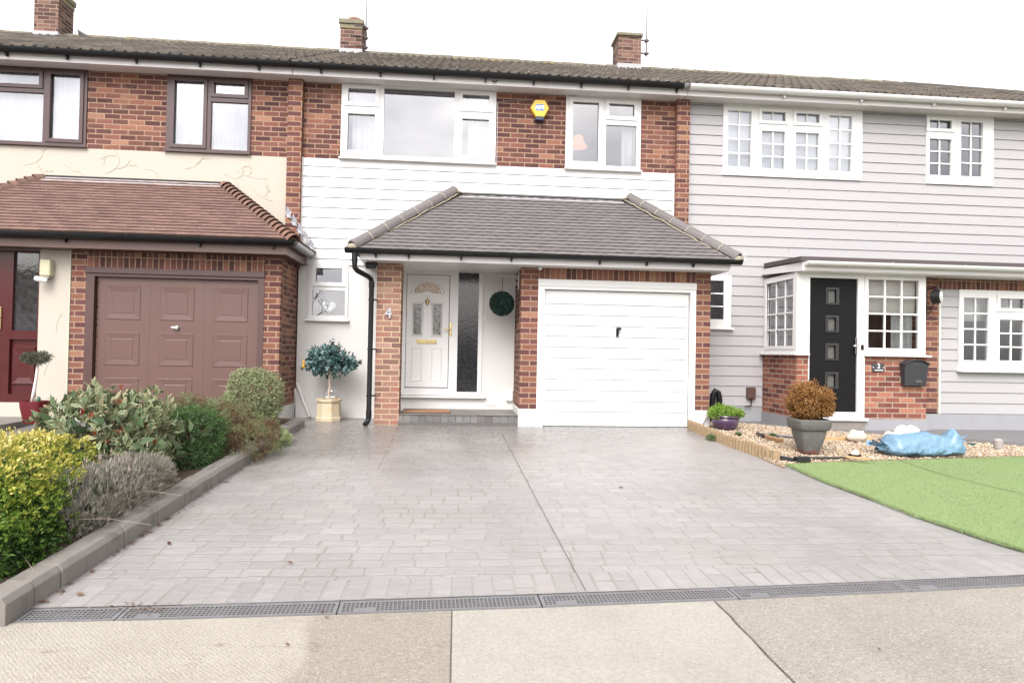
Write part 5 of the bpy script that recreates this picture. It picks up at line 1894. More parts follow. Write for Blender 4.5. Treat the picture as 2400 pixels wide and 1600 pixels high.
# ------------------------------------------------------------ fittings on the middle house
M_yel = m_plain('alarm_yellow', (.72, .45, .05), .35, var=.02)
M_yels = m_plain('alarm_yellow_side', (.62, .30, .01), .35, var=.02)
M_blue = m_plain('logo_blue', (.10, .22, .55), .4, var=.0)
M_logow = m_plain('logo_white', (.85, .85, .85), .4, var=.0)
t = thing('alarm_box', 'yellow hexagonal alarm box with a blue logo on the brick between the upper windows', 'alarm box', (1.18, M, 4.75))
hexo = [(1.125, 4.612), (1.252, 4.612), (1.332, 4.760), (1.258, 4.884), (1.112, 4.880), (1.036, 4.752)]
hexi = [(1.128, 4.625), (1.249, 4.625), (1.322, 4.760), (1.254, 4.876), (1.116, 4.873), (1.047, 4.752)]
o_ = MB().prism(hexo, M - .07, M - .0)
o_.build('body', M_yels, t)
MB().add([(x, M - .0705, z) for x, z in hexo] + [(x, M - .092, z) for x, z in hexi], [(i, (i + 1) % 6, 6 + (i + 1) % 6, 6 + i) for i in range(6)] + [(6, 7, 8, 9, 10, 11)]).build('cover', M_yel, t, bevel=.004)
MB().box(1.117, 1.250, M - .095, M - .01, 4.565, 4.625).build('strobe', m_plain('strobe_navy', (.015, .02, .06), .2), t, bevel=.01)
lg = MB().box(1.122, 1.244, M - .0955, M - .0925, 4.713, 4.806).build('logo', M_blue, t)
text_mesh('lettering', 'ADT', .074, M_logow, (1.183, M - .0975, 4.756), lg, .001, bold=.003, sx=.92)

M_num = m_plain('silver_number', (.42, .42, .44), .3, metal=.75)
t = text_mesh('house_number', '4', .20, M_num, (-.945, G - .012, 1.52), None, .010, bold=.002)
tag(t, 'silver figure 4 on the pale brick porch pillar', 'house number')

M_ball = m_attr('ball_leaf', [(0, (.008, .022, .017)), (.6, (.02, .045, .035)), (.88, (.06, .12, .092)), (1, (.22, .30, .25))], .5, trans=.0, spec=.2)


def leaf_cloud(name, mat, blobs, n, ll, lw, parent=None, seed=1, clusters=1, dirw=(0.7, 0.8, 0.25), depth=0.35, floor=None, fold=0.25, col=(0.55, 0.45), shade=None,
               noise_amp=0.08, noise_sc=5.0, spread=0.01, ret=False, curl=0.0, jitter=.4, cut=None, edges=True):
    """leaves through the outer shell of a union of super-ellipsoids (cx,cy,cz,rx,ry,rz,power)"""
    rg = np.random.default_rng(seed)
    P, Nn, D = [], [], []
    wts = np.array([(b[3] * b[4] + b[4] * b[5] + b[3] * b[5]) for b in blobs])
    wts = wts / wts.sum()
    for b, w_ in zip(blobs, wts):
        k = int(n / clusters * w_) + 1
        v = rg.normal(size=(k, 3))
        v /= np.linalg.norm(v, axis=1)[:, None]
        pw = b[6] if len(b) > 6 else 2.0
        s_ = 1 / (np.abs(v) ** pw).sum(1) ** (1 / pw)
        nv = np.array([noise.noise(Vector(q * noise_sc * max(b[3:6]) + np.array([seed * 3.1, b[0], b[1]]))) for q in v * 1.0])
        dep = rg.random(k) ** 1.6 * depth
        r_ = s_ * (1 + nv * noise_amp * 2) * (1 - dep)
        p = v * r_[:, None] * np.array(b[3:6])
        P.append(p + np.array(b[:3]))
        nn = v / np.array(b[3:6])
        Nn.append(nn / np.linalg.norm(nn, axis=1)[:, None])
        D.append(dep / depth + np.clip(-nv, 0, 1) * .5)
    P, Nn, D = map(np.concatenate, (P, Nn, D))
    if floor is not None:
        k = P[:, 2] > np.array([floor(x, y) for x, y in P[:, :2]])
        P, Nn, D = P[k], Nn[k], D[k]
    if cut is not None:
        k = cut(P)
        P, Nn, D = P[k], Nn[k], D[k]
    # drop points well inside another blob
    if len(blobs) > 1:
        inside_ = np.zeros(len(P), bool)
        for b in blobs:
            q = np.abs((P - np.array(b[:3])) / np.array(b[3:6]))
            pw = b[6] if len(b) > 6 else 2.0
            inside_ |= (q ** pw).sum(1) < 0.5 ** pw
        P, Nn, D = P[~inside_], Nn[~inside_], D[~inside_]
    cid = rg.random(len(P))
    if clusters > 1:
        P = np.repeat(P, clusters, 0) + rg.normal(0, spread, (len(P) * clusters, 3))
        Nn = np.repeat(Nn, clusters, 0)
        D = np.repeat(D, clusters, 0)
        cid = np.repeat(cid, clusters, 0)
    m_ = len(P)
    d = Nn * dirw[0] + rg.normal(size=(m_, 3)) * dirw[1] + np.array([0, 0, dirw[2]])
    d /= np.linalg.norm(d, axis=1)[:, None]
    s_ = np.cross(d, Nn + rg.normal(size=(m_, 3)) * .35)
    s_ /= np.linalg.norm(s_, axis=1)[:, None] + 1e-9
    u_ = np.cross(s_, d)
    L = ll * rg.uniform(1 - jitter, 1 + jitter, m_)[:, None]
    W = lw * rg.uniform(1 - jitter * .6, 1 + jitter * .6, m_)[:, None] * .5
    nvx = 5 if edges else 4
    V = np.zeros((m_, nvx, 3))
    V[:, 0] = P
    V[:, 1] = P + d * L * .48 + s_ * W + u_ * W * fold
    V[:, 2] = P + d * L - u_ * L * curl
    V[:, 3] = P + d * L * .48 - s_ * W + u_ * W * fold
    if edges:
        V[:, 4] = P + d * L * .48
        F0 = np.array([(0, 3, 4), (3, 2, 4), (2, 1, 4), (1, 0, 4)])
    else:
        F0 = np.array([(0, 3, 2), (0, 2, 1)])
    F = (F0[None] + (np.arange(m_) * nvx)[:, None, None]).reshape(-1, 3)
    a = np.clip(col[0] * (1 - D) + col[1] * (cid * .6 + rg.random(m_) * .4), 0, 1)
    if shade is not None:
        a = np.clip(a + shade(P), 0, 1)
    at = {'rnd': np.repeat(a, nvx)}
    if edges:
        at['edge'] = np.tile([1, 1, 1, 1, 0], m_)
    return fast_mesh(name, V.reshape(-1, 3), F, mat, at, parent)


c_ = (.632, 9.30, 1.722)
t = thing('topiary_ball', 'dark green artificial leaf ball hanging in the porch', 'topiary ball', c_)
leaf_cloud('foliage', M_ball, [(*c_, .168, .168, .168, 2)], 9000, .022, .012, t, 3, dirw=(.8, .6, 0), depth=.25, noise_amp=.02, col=(.3, .75))
MB().lathe([(.145 * math.sin(math.pi * k / 10) + .001, -.145 * math.cos(math.pi * k / 10)) for k in range(11)], c_, 20).build('core', m_plain('ball_core', (.006, .012, .010), .9), t)
MB().tube([(.632, 9.30, 1.87), (.632, 9.30, 2.115)], .004, 6).build('chain', M_black, t)
mb = MB()
mb.tube([(.868, 9.30, 1.93), (.868, 9.30, 2.19)], .007, 6)
mb.tube([(.868, 9.30, 2.118), (.625, 9.30, 2.118), (.618, 9.30, 2.135)], .006, 6)
mb.tube([(.868 - .01 + .0, 9.30, 1.985)] + [(.868 - .115 + .105 * math.cos(a), 9.30, 2.08 - .10 * math.sin(a)) for a in [math.pi * k / 14 for k in range(2, 11)]], .004, 5)
mb.tube([(.82 + .04 * math.cos(a), 9.30, 2.065 + .035 * math.sin(a)) for a in [math.pi * k / 8 for k in range(14)]], .004, 5)
tag(mb.build('hanging_bracket', M_ironw), 'white scrolled iron bracket on the brick return holding the leaf ball', 'bracket')
tag(MB().box(.41, .440, M - .022, M, 1.505, 1.588).build('doorbell', M_white, bevel=.005), 'small white doorbell push beside the tall dark glass', 'doorbell')
mb = MB().box(.757, .856, M - .055, M, .285, .45)
tag(mb.build('meter_box', M_white, bevel=.006), 'small white box low on the white wall in the porch corner', 'meter box')
t = thing('doormat', 'brown coir doormat on the step before the white front door', 'doormat', (-.43, 9.4, .152))
M_coir = m_plain('coir', (.24, .125, .065), .95, var=.25, scale=50, bump=1.0, bscale=200)
mt_ = [(-.74, 9.12), (-.09, 9.12), (-.075, 9.135), (-.10, 9.48), (-.12, 9.50), (-.69, 9.50), (-.71, 9.48), (-.755, 9.135)]
MB().slab(mt_, .159, .172).build('pile', M_coir, t, bevel=.003)
MB().slab([(-.415 + (x + .415) * 1.02, 9.31 + (y - 9.31) * 1.03) for x, y in mt_], .152, .1595).build('backing', M_dark, t)
mb = MB().lathe([(.001, -.03), (.02, -.028), (.03, -.012), (.033, .004), (.022, .012), (.001, .014)], (1.12, G - .10, 2.196), 14)
tag(mb.build('soffit_sensor', M_white, smooth=True), 'small white round sensor under the porch soffit at the brick corner', 'sensor')
mb = MB().box(-1.26, -1.10, G - .12, G + .02, 2.165, 2.20)
mb.add([(-1.26, G - .12, 2.165), (-1.12, G - .12, 2.165), (-1.12, G - .02, 2.12), (-1.26, G - .02, 2.12), (-1.26, G + .02, 2.165), (-1.12, G + .02, 2.165)], [(0, 1, 2, 3), (3, 2, 5, 4), (0, 3, 4), (1, 5, 2)])
tag(mb.build('floodlight', M_black, bevel=.006), 'small black floodlight under the eaves beside the black downpipe', 'light')
# window things
M_heart = m_plain('white_wicker', (.80, .80, .78), .9, bump=1.0, bscale=150, var=.2, scale=60)
hp = []
for k in range(28):
    a = 2 * math.pi * k / 28
    hp.append((-1.926 + .0064 * 16 * math.sin(a) ** 3, 1.655 + .0062 * (13 * math.cos(a) - 5 * math.cos(2 * a) - 2 * math.cos(3 * a) - math.cos(4 * a))))
tag(MB().prism(hp[::-1], M + .03, M + .05).build('heart_ornament', M_heart, bevel=.006), 'white wicker heart hanging in the small lower window', 'ornament')
M_shade = NT('lamp_shade')
M_shade.bsdf.inputs['Emission Color'].default_value = (1.0, .42, .2, 1)
M_shade.bsdf.inputs['Emission Strength'].default_value = .30
M_shade = M_shade.done((.45, .20, .12, 1), .8)
t = thing('pendant_lamp', 'peach pendant lampshade seen through the right upper window', 'lamp', (2.0, 10.75, 4.35))
LX, LY, LZ = 1.965, 10.75, 4.50
MB().lathe([(.055, .20), (.075, .19), (.10, .10), (.155, .02), (.162, 0), (.158, -.0), (.1, .09), (.05, .18)], (LX, LY, LZ), 28).build('shade', M_shade, t, smooth=True)
MB().tube([(LX, LY, LZ + .19), (LX, LY, 4.97)], .006, 6).build('flex', M_white, t)
for a in (('A', -1.66, -1.28, 3.92, 4.96, 'white curtain behind the left lights of the wide window'), ('B', .10, .46, 3.92, 4.96, 'white curtain behind the right lights of the wide window'),
          ('C', 2.52, 2.76, 3.9, 4.6, 'white curtain at the right edge of the window with the lampshade')):
    curtain(a[1], a[2], a[3], a[4], M + .16, a[5], seed=ord(a[0]), amp=.02, per=.075)
M_net = NT('net_curtain')
_tr = M_net.new('ShaderNodeBsdfTransparent')
_ms = M_net.new('ShaderNodeMixShader')
_ms.inputs[0].default_value = .85
M_net.l.new(_tr.outputs[0], _ms.inputs[1])
M_net.l.new(M_net.bsdf.outputs[0], _ms.inputs[2])
M_net.l.new(_ms.outputs[0], M_net.out.inputs[0])
_tl = M_net.bsdf
_tl.inputs['Base Color'].default_value = (.66, .66, .655, 1)
_tl.inputs['Emission Strength'].default_value = 0
M_net = M_net.m
curtain(-7.6, -5.45, 3.9, 4.95, M + .10, 'white net curtain across the wide brown-framed window', M_net, .012, .12, seed=5, cat='net curtain')
curtain(-4.28, -3.13, 3.9, 4.95, M + .10, 'white net curtain in the narrow brown-framed window', M_net, .008, .14, seed=6, cat='net curtain')
tag(MB().box(4.15, 6.26, M + .07, M + .075, 3.95, 4.93).build('roller_blind', m_plain('blind_white', (.80, .80, .79), .9)), 'white roller blind drawn behind the wide barred upper window', 'blind')
tag(MB().box(7.38, 9.3, G + .17, G + .20, 1.62, 2.0).build('roman_blind', M_blind, bevel=.01), 'pale scalloped blind in the ground floor window beside the wall clock', 'blind')
curtain(7.42, 7.60, .95, 1.66, G + .22, 'tied white curtain in the lower right window', seed=9)
tag(MB().box(kx(5.69), kx(6.46), BAY + .09, BAY + .10, kz(1.66), kz(2.16)).build('bay_blind', M_blind), 'beige woven blind behind the bay window beside the black door', 'blind')
curtain(kx(6.12), kx(6.45), kz(1.18), kz(1.7), BAY + .14, 'pale curtain in the lower half of the bay window', seed=11)
tag(MB().box(bx0 + .10, bx0 + .11, BAY + .12, M - .1, kz(1.66), kz(2.16)).build('side_blind', M_blind), 'beige blind in the side window of the bay', 'blind')

# ------------------------------------------------------------ potted bay tree on the middle house
t = thing('potted_tree', 'artificial blue-green standard tree in an eight-sided cream planter by the white wall', 'potted tree', (-1.80, 9.36, 0))
px_, py_ = -1.80, 9.40
M_terra = m_plain('cream_planter', (.46, .385, .265), .6, var=.12, scale=6, dirt=((.40, .27, .14), 5, .50, .6), bump=.2)
MB().lathe([(.001, 0), (.186, 0), (.188, .055), (.172, .062), (.162, .27), (.180, .275), (.184, .315), (.160, .318), (.150, .28), (.001, .275)], (px_, py_, 0), 8, rot=math.pi / 8).build('planter', M_terra, t, bevel=.005)
M_trunk = m_plain('pale_trunk', (.40, .33, .27), .9, var=.4, scale=14, bump=1, bscale=40, dirt=((.12, .08, .06), 20, .55, .8))
rg = random.Random(2)
MB().tube([(px_ + rg.uniform(-.006, .006), py_, .26 + k * .05) for k in range(11)], .021, 8, r2=.017).build('trunk', M_trunk, t, smooth=True)
bm_ = MB()
for k in range(26):
    a, e = rg.uniform(0, 6.28), rg.uniform(-.15, 1.2)
    q = Vector((px_, py_, .70 + rg.uniform(0, .08)))
    d_ = Vector((math.cos(a) * math.cos(e), math.sin(a) * math.cos(e) * .7, math.sin(e)))
    bm_.tube([q, q + d_ * .12, q + d_ * rg.uniform(.22, .32) + Vector((0, 0, .02))], .005, 5, r2=.002)
for q in (((-1.79, 9.4, 1.0), (-1.785, 9.4, 1.10), (-1.80, 9.4, 1.155)), ((-1.72, 9.4, .98), (-1.70, 9.4, 1.07), (-1.675, 9.4, 1.13)), ((-1.5, 9.4, .86), (-1.44, 9.4, .86), (-1.40, 9.4, .84))):
    bm_.tube(q, .004, 5)
bm_.build('branches', m_plain('twig', (.10, .07, .05), .9), t)
M_bay = m_attr('blue_green_leaf', [(0, (.012, .03, .028)), (.35, (.04, .09, .085)), (.65, (.09, .175, .165)), (.88, (.17, .29, .28)), (1, (.36, .48, .46))], .4, edge=((.12, .22, .2), .7, .3), spec=.4, k=.85)
leaf_cloud('crown', M_bay, [(-1.83, 9.4, .84, .245, .20, .165, 2.2), (-1.98, 9.4, .82, .14, .13, .14), (-1.60, 9.4, .82, .17, .14, .10), (-1.79, 9.4, .96, .16, .14, .09)], 1500, .070, .042, t, 5,
           dirw=(.8, .7, .0), depth=.5, noise_amp=.16, noise_sc=9, clusters=3, spread=.022, col=(.35, .75), curl=.15)
leaf_cloud('crown_tips', M_bay, [(-1.50, 9.4, .855, .06, .04, .03), (-1.42, 9.4, .83, .05, .03, .035), (-2.13, 9.4, .74, .05, .04, .05), (-1.795, 9.4, 1.15, .02, .02, .02), (-2.0, 9.4, 1.01, .04, .03, .04)], 60, .055, .022, t, 8, dirw=(.8, .8, -.2), col=(.2, .5))
mb = MB().lathe([(.001, -.055), (.022, -.05), (.026, -.02), (.018, .0), (.006, .02), (.03, .05), (.001, .055)], (-2.15, 9.33, .80), 10)
mb.tube([(-2.15, 9.33, .84), (-2.16, 9.35, .90)], .003, 5)
tag(mb.build('hanging_ornament', m_plain('ornament_yellow', (.62, .33, .03), .5, dirt=((.06, .03, .03), 20, .5, .9)), smooth=True), 'small yellow and brown ornament hanging from the left side of the blue-green tree', 'ornament')
mb = MB()
for r0_, z_ in ((.10, .33), (.06, .42)):
    mb.tube([(px_ + r0_ * math.cos(a), py_ + .08 + .03 * math.sin(a), z_) for a in [2 * math.pi * k / 20 for k in range(21)]], .003, 5)
for s_ in (-1, 1):
    mb.tube([(px_ + s_ * .10, py_ + .08, .30), (px_ + s_ * .095, py_ + .08, .38), (px_ + s_ * .05, py_ + .08, .47), (px_, py_ + .08, .50)], .003, 5)
tag(mb.build('wire_ornament', M_chrome), 'silver wire frame standing behind the trunk in the cream planter', 'wire ornament')

# ------------------------------------------------------------ fittings on the left house
t = thing('wall_light', 'cream box wall light on the cream pier beside the red door', 'wall light', (-5.35, G, 2.0))
MB().box(-5.42, -5.285, G - .10, G, 1.90, 2.115).build('body', m_plain('cream_plastic', (.50, .47, .31), .5, var=.1), t, bevel=.018)
MB().box(-5.40, -5.305, G - .085, G - .02, 1.872, 1.90).build('lens', m_plain('lamp_lens', (.3, .29, .24), .3), t, bevel=.006)
t = thing('security_camera', 'white bullet camera just below the cream wall light', 'camera', (-5.32, G, 1.82))
MB().lathe([(.001, 0), (.032, .002), (.034, .12), (.027, .14), (.001, .138)], (0, 0, 0), 16).build('body', M_white, t, smooth='auto')
bd = t.children[0]
bd.data.transform(Matrix.Translation((-5.32, G - .09, 1.835)) @ Matrix.Rotation(R(-78), 4, 'Y') @ Matrix.Rotation(R(18), 4, 'X'))
MB().tube([(-5.30, G, 1.80), (-5.305, G - .05, 1.79), (-5.33, G - .09, 1.82)], .014, 8).build('mount', M_white, t)
MB().lathe([(.001, -.012), (.04, -.012), (.04, 0), (.001, 0)], (0, 0, 0), 14).build('base', M_white, t)
t.children[-1].data.transform(Matrix.Translation((-5.295, G - .002, 1.80)) @ Matrix.Rotation(R(90), 4, 'X'))
MB().lathe([(.001, 0), (.018, 0), (.018, .004), (.001, .004)], (0, 0, 0), 12).build('lens', M_black, t)
t.children[-1].data.transform(Matrix.Translation((-5.452, G - .128, 1.862)) @ Matrix.Rotation(R(-78), 4, 'Y'))

X_, Y_ = -5.06, 8.28
t = thing('potted_tree', 'thin olive standard in a glossy dark red pot before the red door', 'potted tree', (X_, Y_, .065))
M_redpot = m_plain('red_glazed_pot', (.11, .010, .013), .14, var=.1, scale=5, dirt=((.2, .08, .07), 9, .62, .5))
MB().lathe([(.001, 0), (.088, 0), (.098, .03), (.128, .20), (.132, .27), (.120, .27), (.118, .25), (.001, .24)], (X_ + .0, Y_, .06), 4 * 8, sq=5.0).build('pot', M_redpot, t, smooth='auto')
MB().tube([(X_ - .04, Y_, .30), (X_ - .02, Y_, .45), (X_ + .0, Y_, .60), (X_ + .015, Y_, .80)], .022, 8, r2=.013).build('trunk', m_plain('white_trunk', (.62, .58, .54), .9, var=.2, scale=20), t, smooth=True)
M_olive = m_attr('olive_leaf', [(0, (.03, .035, .02)), (.5, (.09, .10, .06)), (.85, (.20, .21, .14)), (1, (.36, .34, .25))], .6)
leaf_cloud('crown', M_olive, [(X_ - .02, Y_, .84, .13, .11, .07), (X_ + .07, Y_, .86, .08, .09, .06), (X_ - .09, Y_, .85, .07, .08, .06)], 2600, .032, .008, t, 9, dirw=(.7, .8, .1), depth=.6, noise_amp=.2, edges=False)
mb = MB().lathe([(.001, 0), (.03, .0), (.034, .06), (.02, .085), (.001, .09)], (X_ + .045, Y_ - .04, .30), 10)
tag(mb.build('toy_figure', m_plain('figure_paint', (.06, .16, .12), .5, dirt=((.5, .12, .06), 22, .52, .9)), smooth=True), 'small green and red ornament standing in the red glazed pot', 'ornament')

# ------------------------------------------------------------ shrubs in the bed
gfl = lambda x, y: gz(y) + (.075 if x < -2.13 else (.125 if x < -2.0 else .0))
M_euo = m_attr('golden_euonymus_leaf', [(0, (.02, .045, .010)), (.22, (.06, .13, .020)), (.42, (.16, .26, .035)), (.62, (.42, .42, .06)), (.82, (.66, .56, .14)), (1, (.80, .72, .32))], .5, trans=.2, spec=.25, k=.76)


def stems(parent, cx, cy, n, h, spread_, seed, mat=None, name='stems', r=.006):
    rg_ = random.Random(seed)
    b_ = MB()
    for _ in range(n):
        a, l_ = rg_.uniform(0, 6.28), rg_.uniform(.3, 1)
        z0_ = gfl(cx, cy) - .02
        b_.tube([(cx + rg_.uniform(-.05, .05), cy + rg_.uniform(-.05, .05), z0_), (cx + math.cos(a) * spread_ * l_ * .45, cy + math.sin(a) * spread_ * l_ * .45, z0_ + h * .5),
                 (cx + math.cos(a) * spread_ * l_, cy + math.sin(a) * spread_ * l_, z0_ + h * rg_.uniform(.7, 1))], r, 5, r2=r * .4)
    b_.build(name, mat or m_plain('shrub_stem', (.07, .045, .03), .9), parent)


def ytone(P):
    # leaves are golden on top and green lower down
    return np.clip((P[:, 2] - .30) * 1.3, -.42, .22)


t = thing('golden_shrub', 'clipped golden-yellow shrub at the street end of the bed', 'shrub', (-2.85, 3.85, -.15), 'golden shrubs at the front of the bed')
leaf_cloud('foliage', M_euo, [(-2.86, 3.84, .09, .60, .46, .385, 3.6), (-2.43, 3.55, -.08, .29, .30, .20, 2.6), (-2.58, 3.76, .0, .40, .38, .29, 2.8)], 64000, .023, .011, t, 21, clusters=7, spread=.010, depth=.34, dirw=(.75, .65, .45), floor=gfl, noise_amp=.15, noise_sc=8, col=(.50, .40), shade=ytone)
stems(t, -2.8, 3.9, 26, .55, .5, 3)
t = thing('golden_shrub', 'second golden shrub, green at its base, behind the large clipped one', 'shrub', (-2.8, 4.5, -.1), 'golden shrubs at the front of the bed')
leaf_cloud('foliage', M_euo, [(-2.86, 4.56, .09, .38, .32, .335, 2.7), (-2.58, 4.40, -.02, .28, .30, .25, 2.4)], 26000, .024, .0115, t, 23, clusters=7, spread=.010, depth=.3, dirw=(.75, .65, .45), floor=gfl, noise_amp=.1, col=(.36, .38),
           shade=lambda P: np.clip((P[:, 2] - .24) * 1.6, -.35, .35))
stems(t, -2.75, 4.5, 16, .45, .35, 4)

M_phot = m_attr('variegated_leaf', [(0, (.05, .09, .05)), (.35, (.09, .16, .08)), (.6, (.16, .24, .12)), (.80, (.27, .28, .15)), (.9, (.33, .20, .14)), (1, (.36, .14, .09))], .45, edge=((.56, .52, .30), .55, .6), spec=.3, trans=.15, k=.72)
M_tipr = m_attr('red_tip_leaf', [(0, (.28, .04, .02)), (.5, (.45, .09, .05)), (1, (.55, .22, .14))], .4)
t = thing('variegated_shrub', 'loose large-leaved cream-edged shrub with red tips in the middle of the bed', 'shrub', (-2.75, 5.6, -.1))
pb = [(-2.84, 5.55, .27, .50, .46, .36, 2.3), (-2.52, 5.3, .10, .24, .30, .24, 2.0), (-3.00, 5.6, .31, .24, .3, .24, 2), (-2.62, 5.5, .42, .22, .25, .18, 2)]
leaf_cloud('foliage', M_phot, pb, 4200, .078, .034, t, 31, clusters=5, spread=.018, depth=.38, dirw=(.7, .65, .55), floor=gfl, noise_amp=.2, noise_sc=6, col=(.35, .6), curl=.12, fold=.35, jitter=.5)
leaf_cloud('red_tips', M_tipr, [(b[0], b[1], b[2] + .03, b[3], b[4], b[5], b[6]) for b in pb], 260, .042, .011, t, 33, clusters=9, spread=.007, depth=.05, dirw=(.5, .35, .9), floor=lambda x, y: .12, noise_amp=.2, noise_sc=6, col=(.4, .6))
M_bigl = m_attr('laurel_leaf', [(0, (.07, .12, .05)), (.5, (.13, .2, .09)), (1, (.24, .32, .17))], .45, spec=.25)
leaf_cloud('broad_leaves', M_bigl, [(-2.92, 5.42, .40, .26, .2, .2, 2), (-2.55, 5.2, .25, .3, .15, .2, 2), (-2.2, 5.65, .22, .12, .1, .1, 2)], 85, .12, .062, t, 35, dirw=(.6, .6, .4), depth=.2, col=(.4, .6), curl=.1, jitter=.25)
stems(t, -2.7, 5.55, 30, .6, .45, 5, m_plain('red_stem', (.14, .06, .04), .8))

M_lav = m_attr('lavender_leaf', [(0, (.11, .10, .085)), (.4, (.22, .21, .175)), (.75, (.31, .295, .24)), (1, (.38, .31, .28))], .85, trans=.15, k=.88)
t = thing('lavender', 'grey-green lavender clump spilling towards the kerb', 'lavender', (-2.35, 4.4, -.1))
leaf_cloud('foliage', M_lav, [(-2.32, 4.45, .02, .27, .48, .22, 2.2), (-2.26, 4.18, -.05, .20, .26, .16, 2), (-2.27, 4.85, .06, .22, .32, .19, 2)], 30000, .034, .0042, t, 41, clusters=6, spread=.006, depth=.5, dirw=(.6, .35, .9), floor=gfl, noise_amp=.15, edges=False)
sp = MB()
rg = random.Random(5)
M_stalk = m_plain('dry_stalk', (.30, .24, .20), .9, var=.3)
for k in range(70):
    x_, y_ = -2.36 + rg.gauss(0, .12), 4.5 + rg.gauss(0, .24)
    a, e = rg.uniform(0, 6.28), rg.uniform(.05, .5)
    h_ = rg.uniform(.22, .38)
    p1 = Vector((x_, y_, gfl(x_, y_) + .05))
    d_ = Vector((math.cos(a) * math.sin(e), math.sin(a) * math.sin(e), math.cos(e)))
    p2 = p1 + d_ * h_
    sp.tube([p1, p1 + d_ * h_ * .5 + Vector((0, 0, .01)), p2], .0011, 4)
    sp.tube([p2 - d_ * .035, p2], .0048, 5, r2=.002)
for q in (((-2.3, 4.0, .0), (-2.0, 3.95, .02), (-1.78, 4.0, -.03)), ((-2.3, 4.6, .0), (-2.0, 4.5, .06), (-1.8, 4.5, .03)), ((-2.4, 3.7, -.05), (-2.22, 3.55, -.05), (-2.06, 3.42, -.12))):
    sp.tube(q, .0014, 4)
sp.build('stalks', M_stalk, t)

M_dkg = m_attr('dark_green_leaf', [(0, (.015, .04, .012)), (.5, (.045, .10, .030)), (.85, (.10, .19, .055)), (1, (.2, .3, .10))], .55, k=.85)
t = thing('dark_green_shrub', 'dense dark green shrub between the cream-edged and the brownish shrubs', 'shrub', (-2.45, 6.2, 0))
leaf_cloud('foliage', M_dkg, [(-2.46, 6.22, .12, .31, .36, .35, 2.4), (-2.40, 6.0, -.02, .24, .25, .2, 2.2)], 26000, .022, .009, t, 51, clusters=6, spread=.009, depth=.32, dirw=(.7, .7, .4), floor=gfl, noise_amp=.14, edges=False)
stems(t, -2.45, 6.2, 14, .4, .25, 6)

M_heath = m_attr('heather_leaf', [(0, (.06, .045, .025)), (.3, (.15, .085, .05)), (.55, (.12, .13, .06)), (.8, (.14, .19, .085)), (1, (.30, .33, .16))], .8, k=1.25)
hs_ = lambda P: np.array([noise.noise(Vector(q * 7)) for q in P]) * .6
t = thing('heather', 'wide brown and green heather hanging over the kerb', 'heather', (-2.4, 6.95, 0))
leaf_cloud('foliage', M_heath, [(-2.50, 6.95, .15, .42, .58, .31, 2.2), (-2.12, 6.80, .03, .28, .50, .22, 2), (-2.66, 6.8, .27, .30, .4, .24, 2)], 60000, .030, .0050, t, 61, clusters=8, spread=.010, depth=.42, dirw=(.55, .45, .6), floor=lambda x, y: gz(y) - .01, noise_amp=.2, edges=False, shade=hs_, col=(.3, .5))
stems(t, -2.45, 6.95, 20, .42, .4, 8)
stems(t, -2.35, 6.9, 14, .42, .35, 18, M_stalk, 'dry_shoots', .0022)
t = thing('heather', 'small low heather with a green tuft spilling onto the driveway', 'heather', (-2.15, 7.55, 0))
leaf_cloud('foliage', M_heath, [(-2.20, 7.55, .04, .25, .32, .16, 2), (-2.02, 7.45, -.01, .19, .26, .12, 2)], 19000, .028, .0050, t, 63, clusters=7, spread=.009, depth=.45, dirw=(.55, .45, .5), floor=lambda x, y: gz(y) - .01, noise_amp=.2, edges=False, shade=lambda P: hs_(P) + np.clip((P[:, 0] + 2.02) * 4, -.1, .6), col=(.25, .45))

M_var = m_attr('cream_variegated_leaf', [(0, (.03, .06, .02)), (.35, (.08, .13, .045)), (.7, (.15, .22, .085)), (1, (.24, .30, .14))], .45, edge=((.64, .62, .38), .55, .62), trans=.15, spec=.2, k=.76)
t = thing('variegated_ball', 'clipped round cream and green shrub at the garage corner', 'shrub', (-2.44, 8.1, .05))
leaf_cloud('foliage', M_var, [(-2.44, 8.1, .41, .295, .29, .335, 3.0), (-2.38, 8.05, .20, .21, .22, .22, 2)], 22000, .026, .012, t, 71, clusters=5, spread=.010, depth=.30, dirw=(.75, .65, .3), floor=gfl, noise_amp=.07, col=(.5, .45))
stems(t, -2.44, 8.1, 16, .5, .25, 9)

# fallen leaves and litter
M_dead = m_attr('dead_leaf', [(0, (.10, .04, .02)), (.5, (.22, .10, .06)), (.8, (.36, .2, .13)), (1, (.45, .36, .2))], .85)


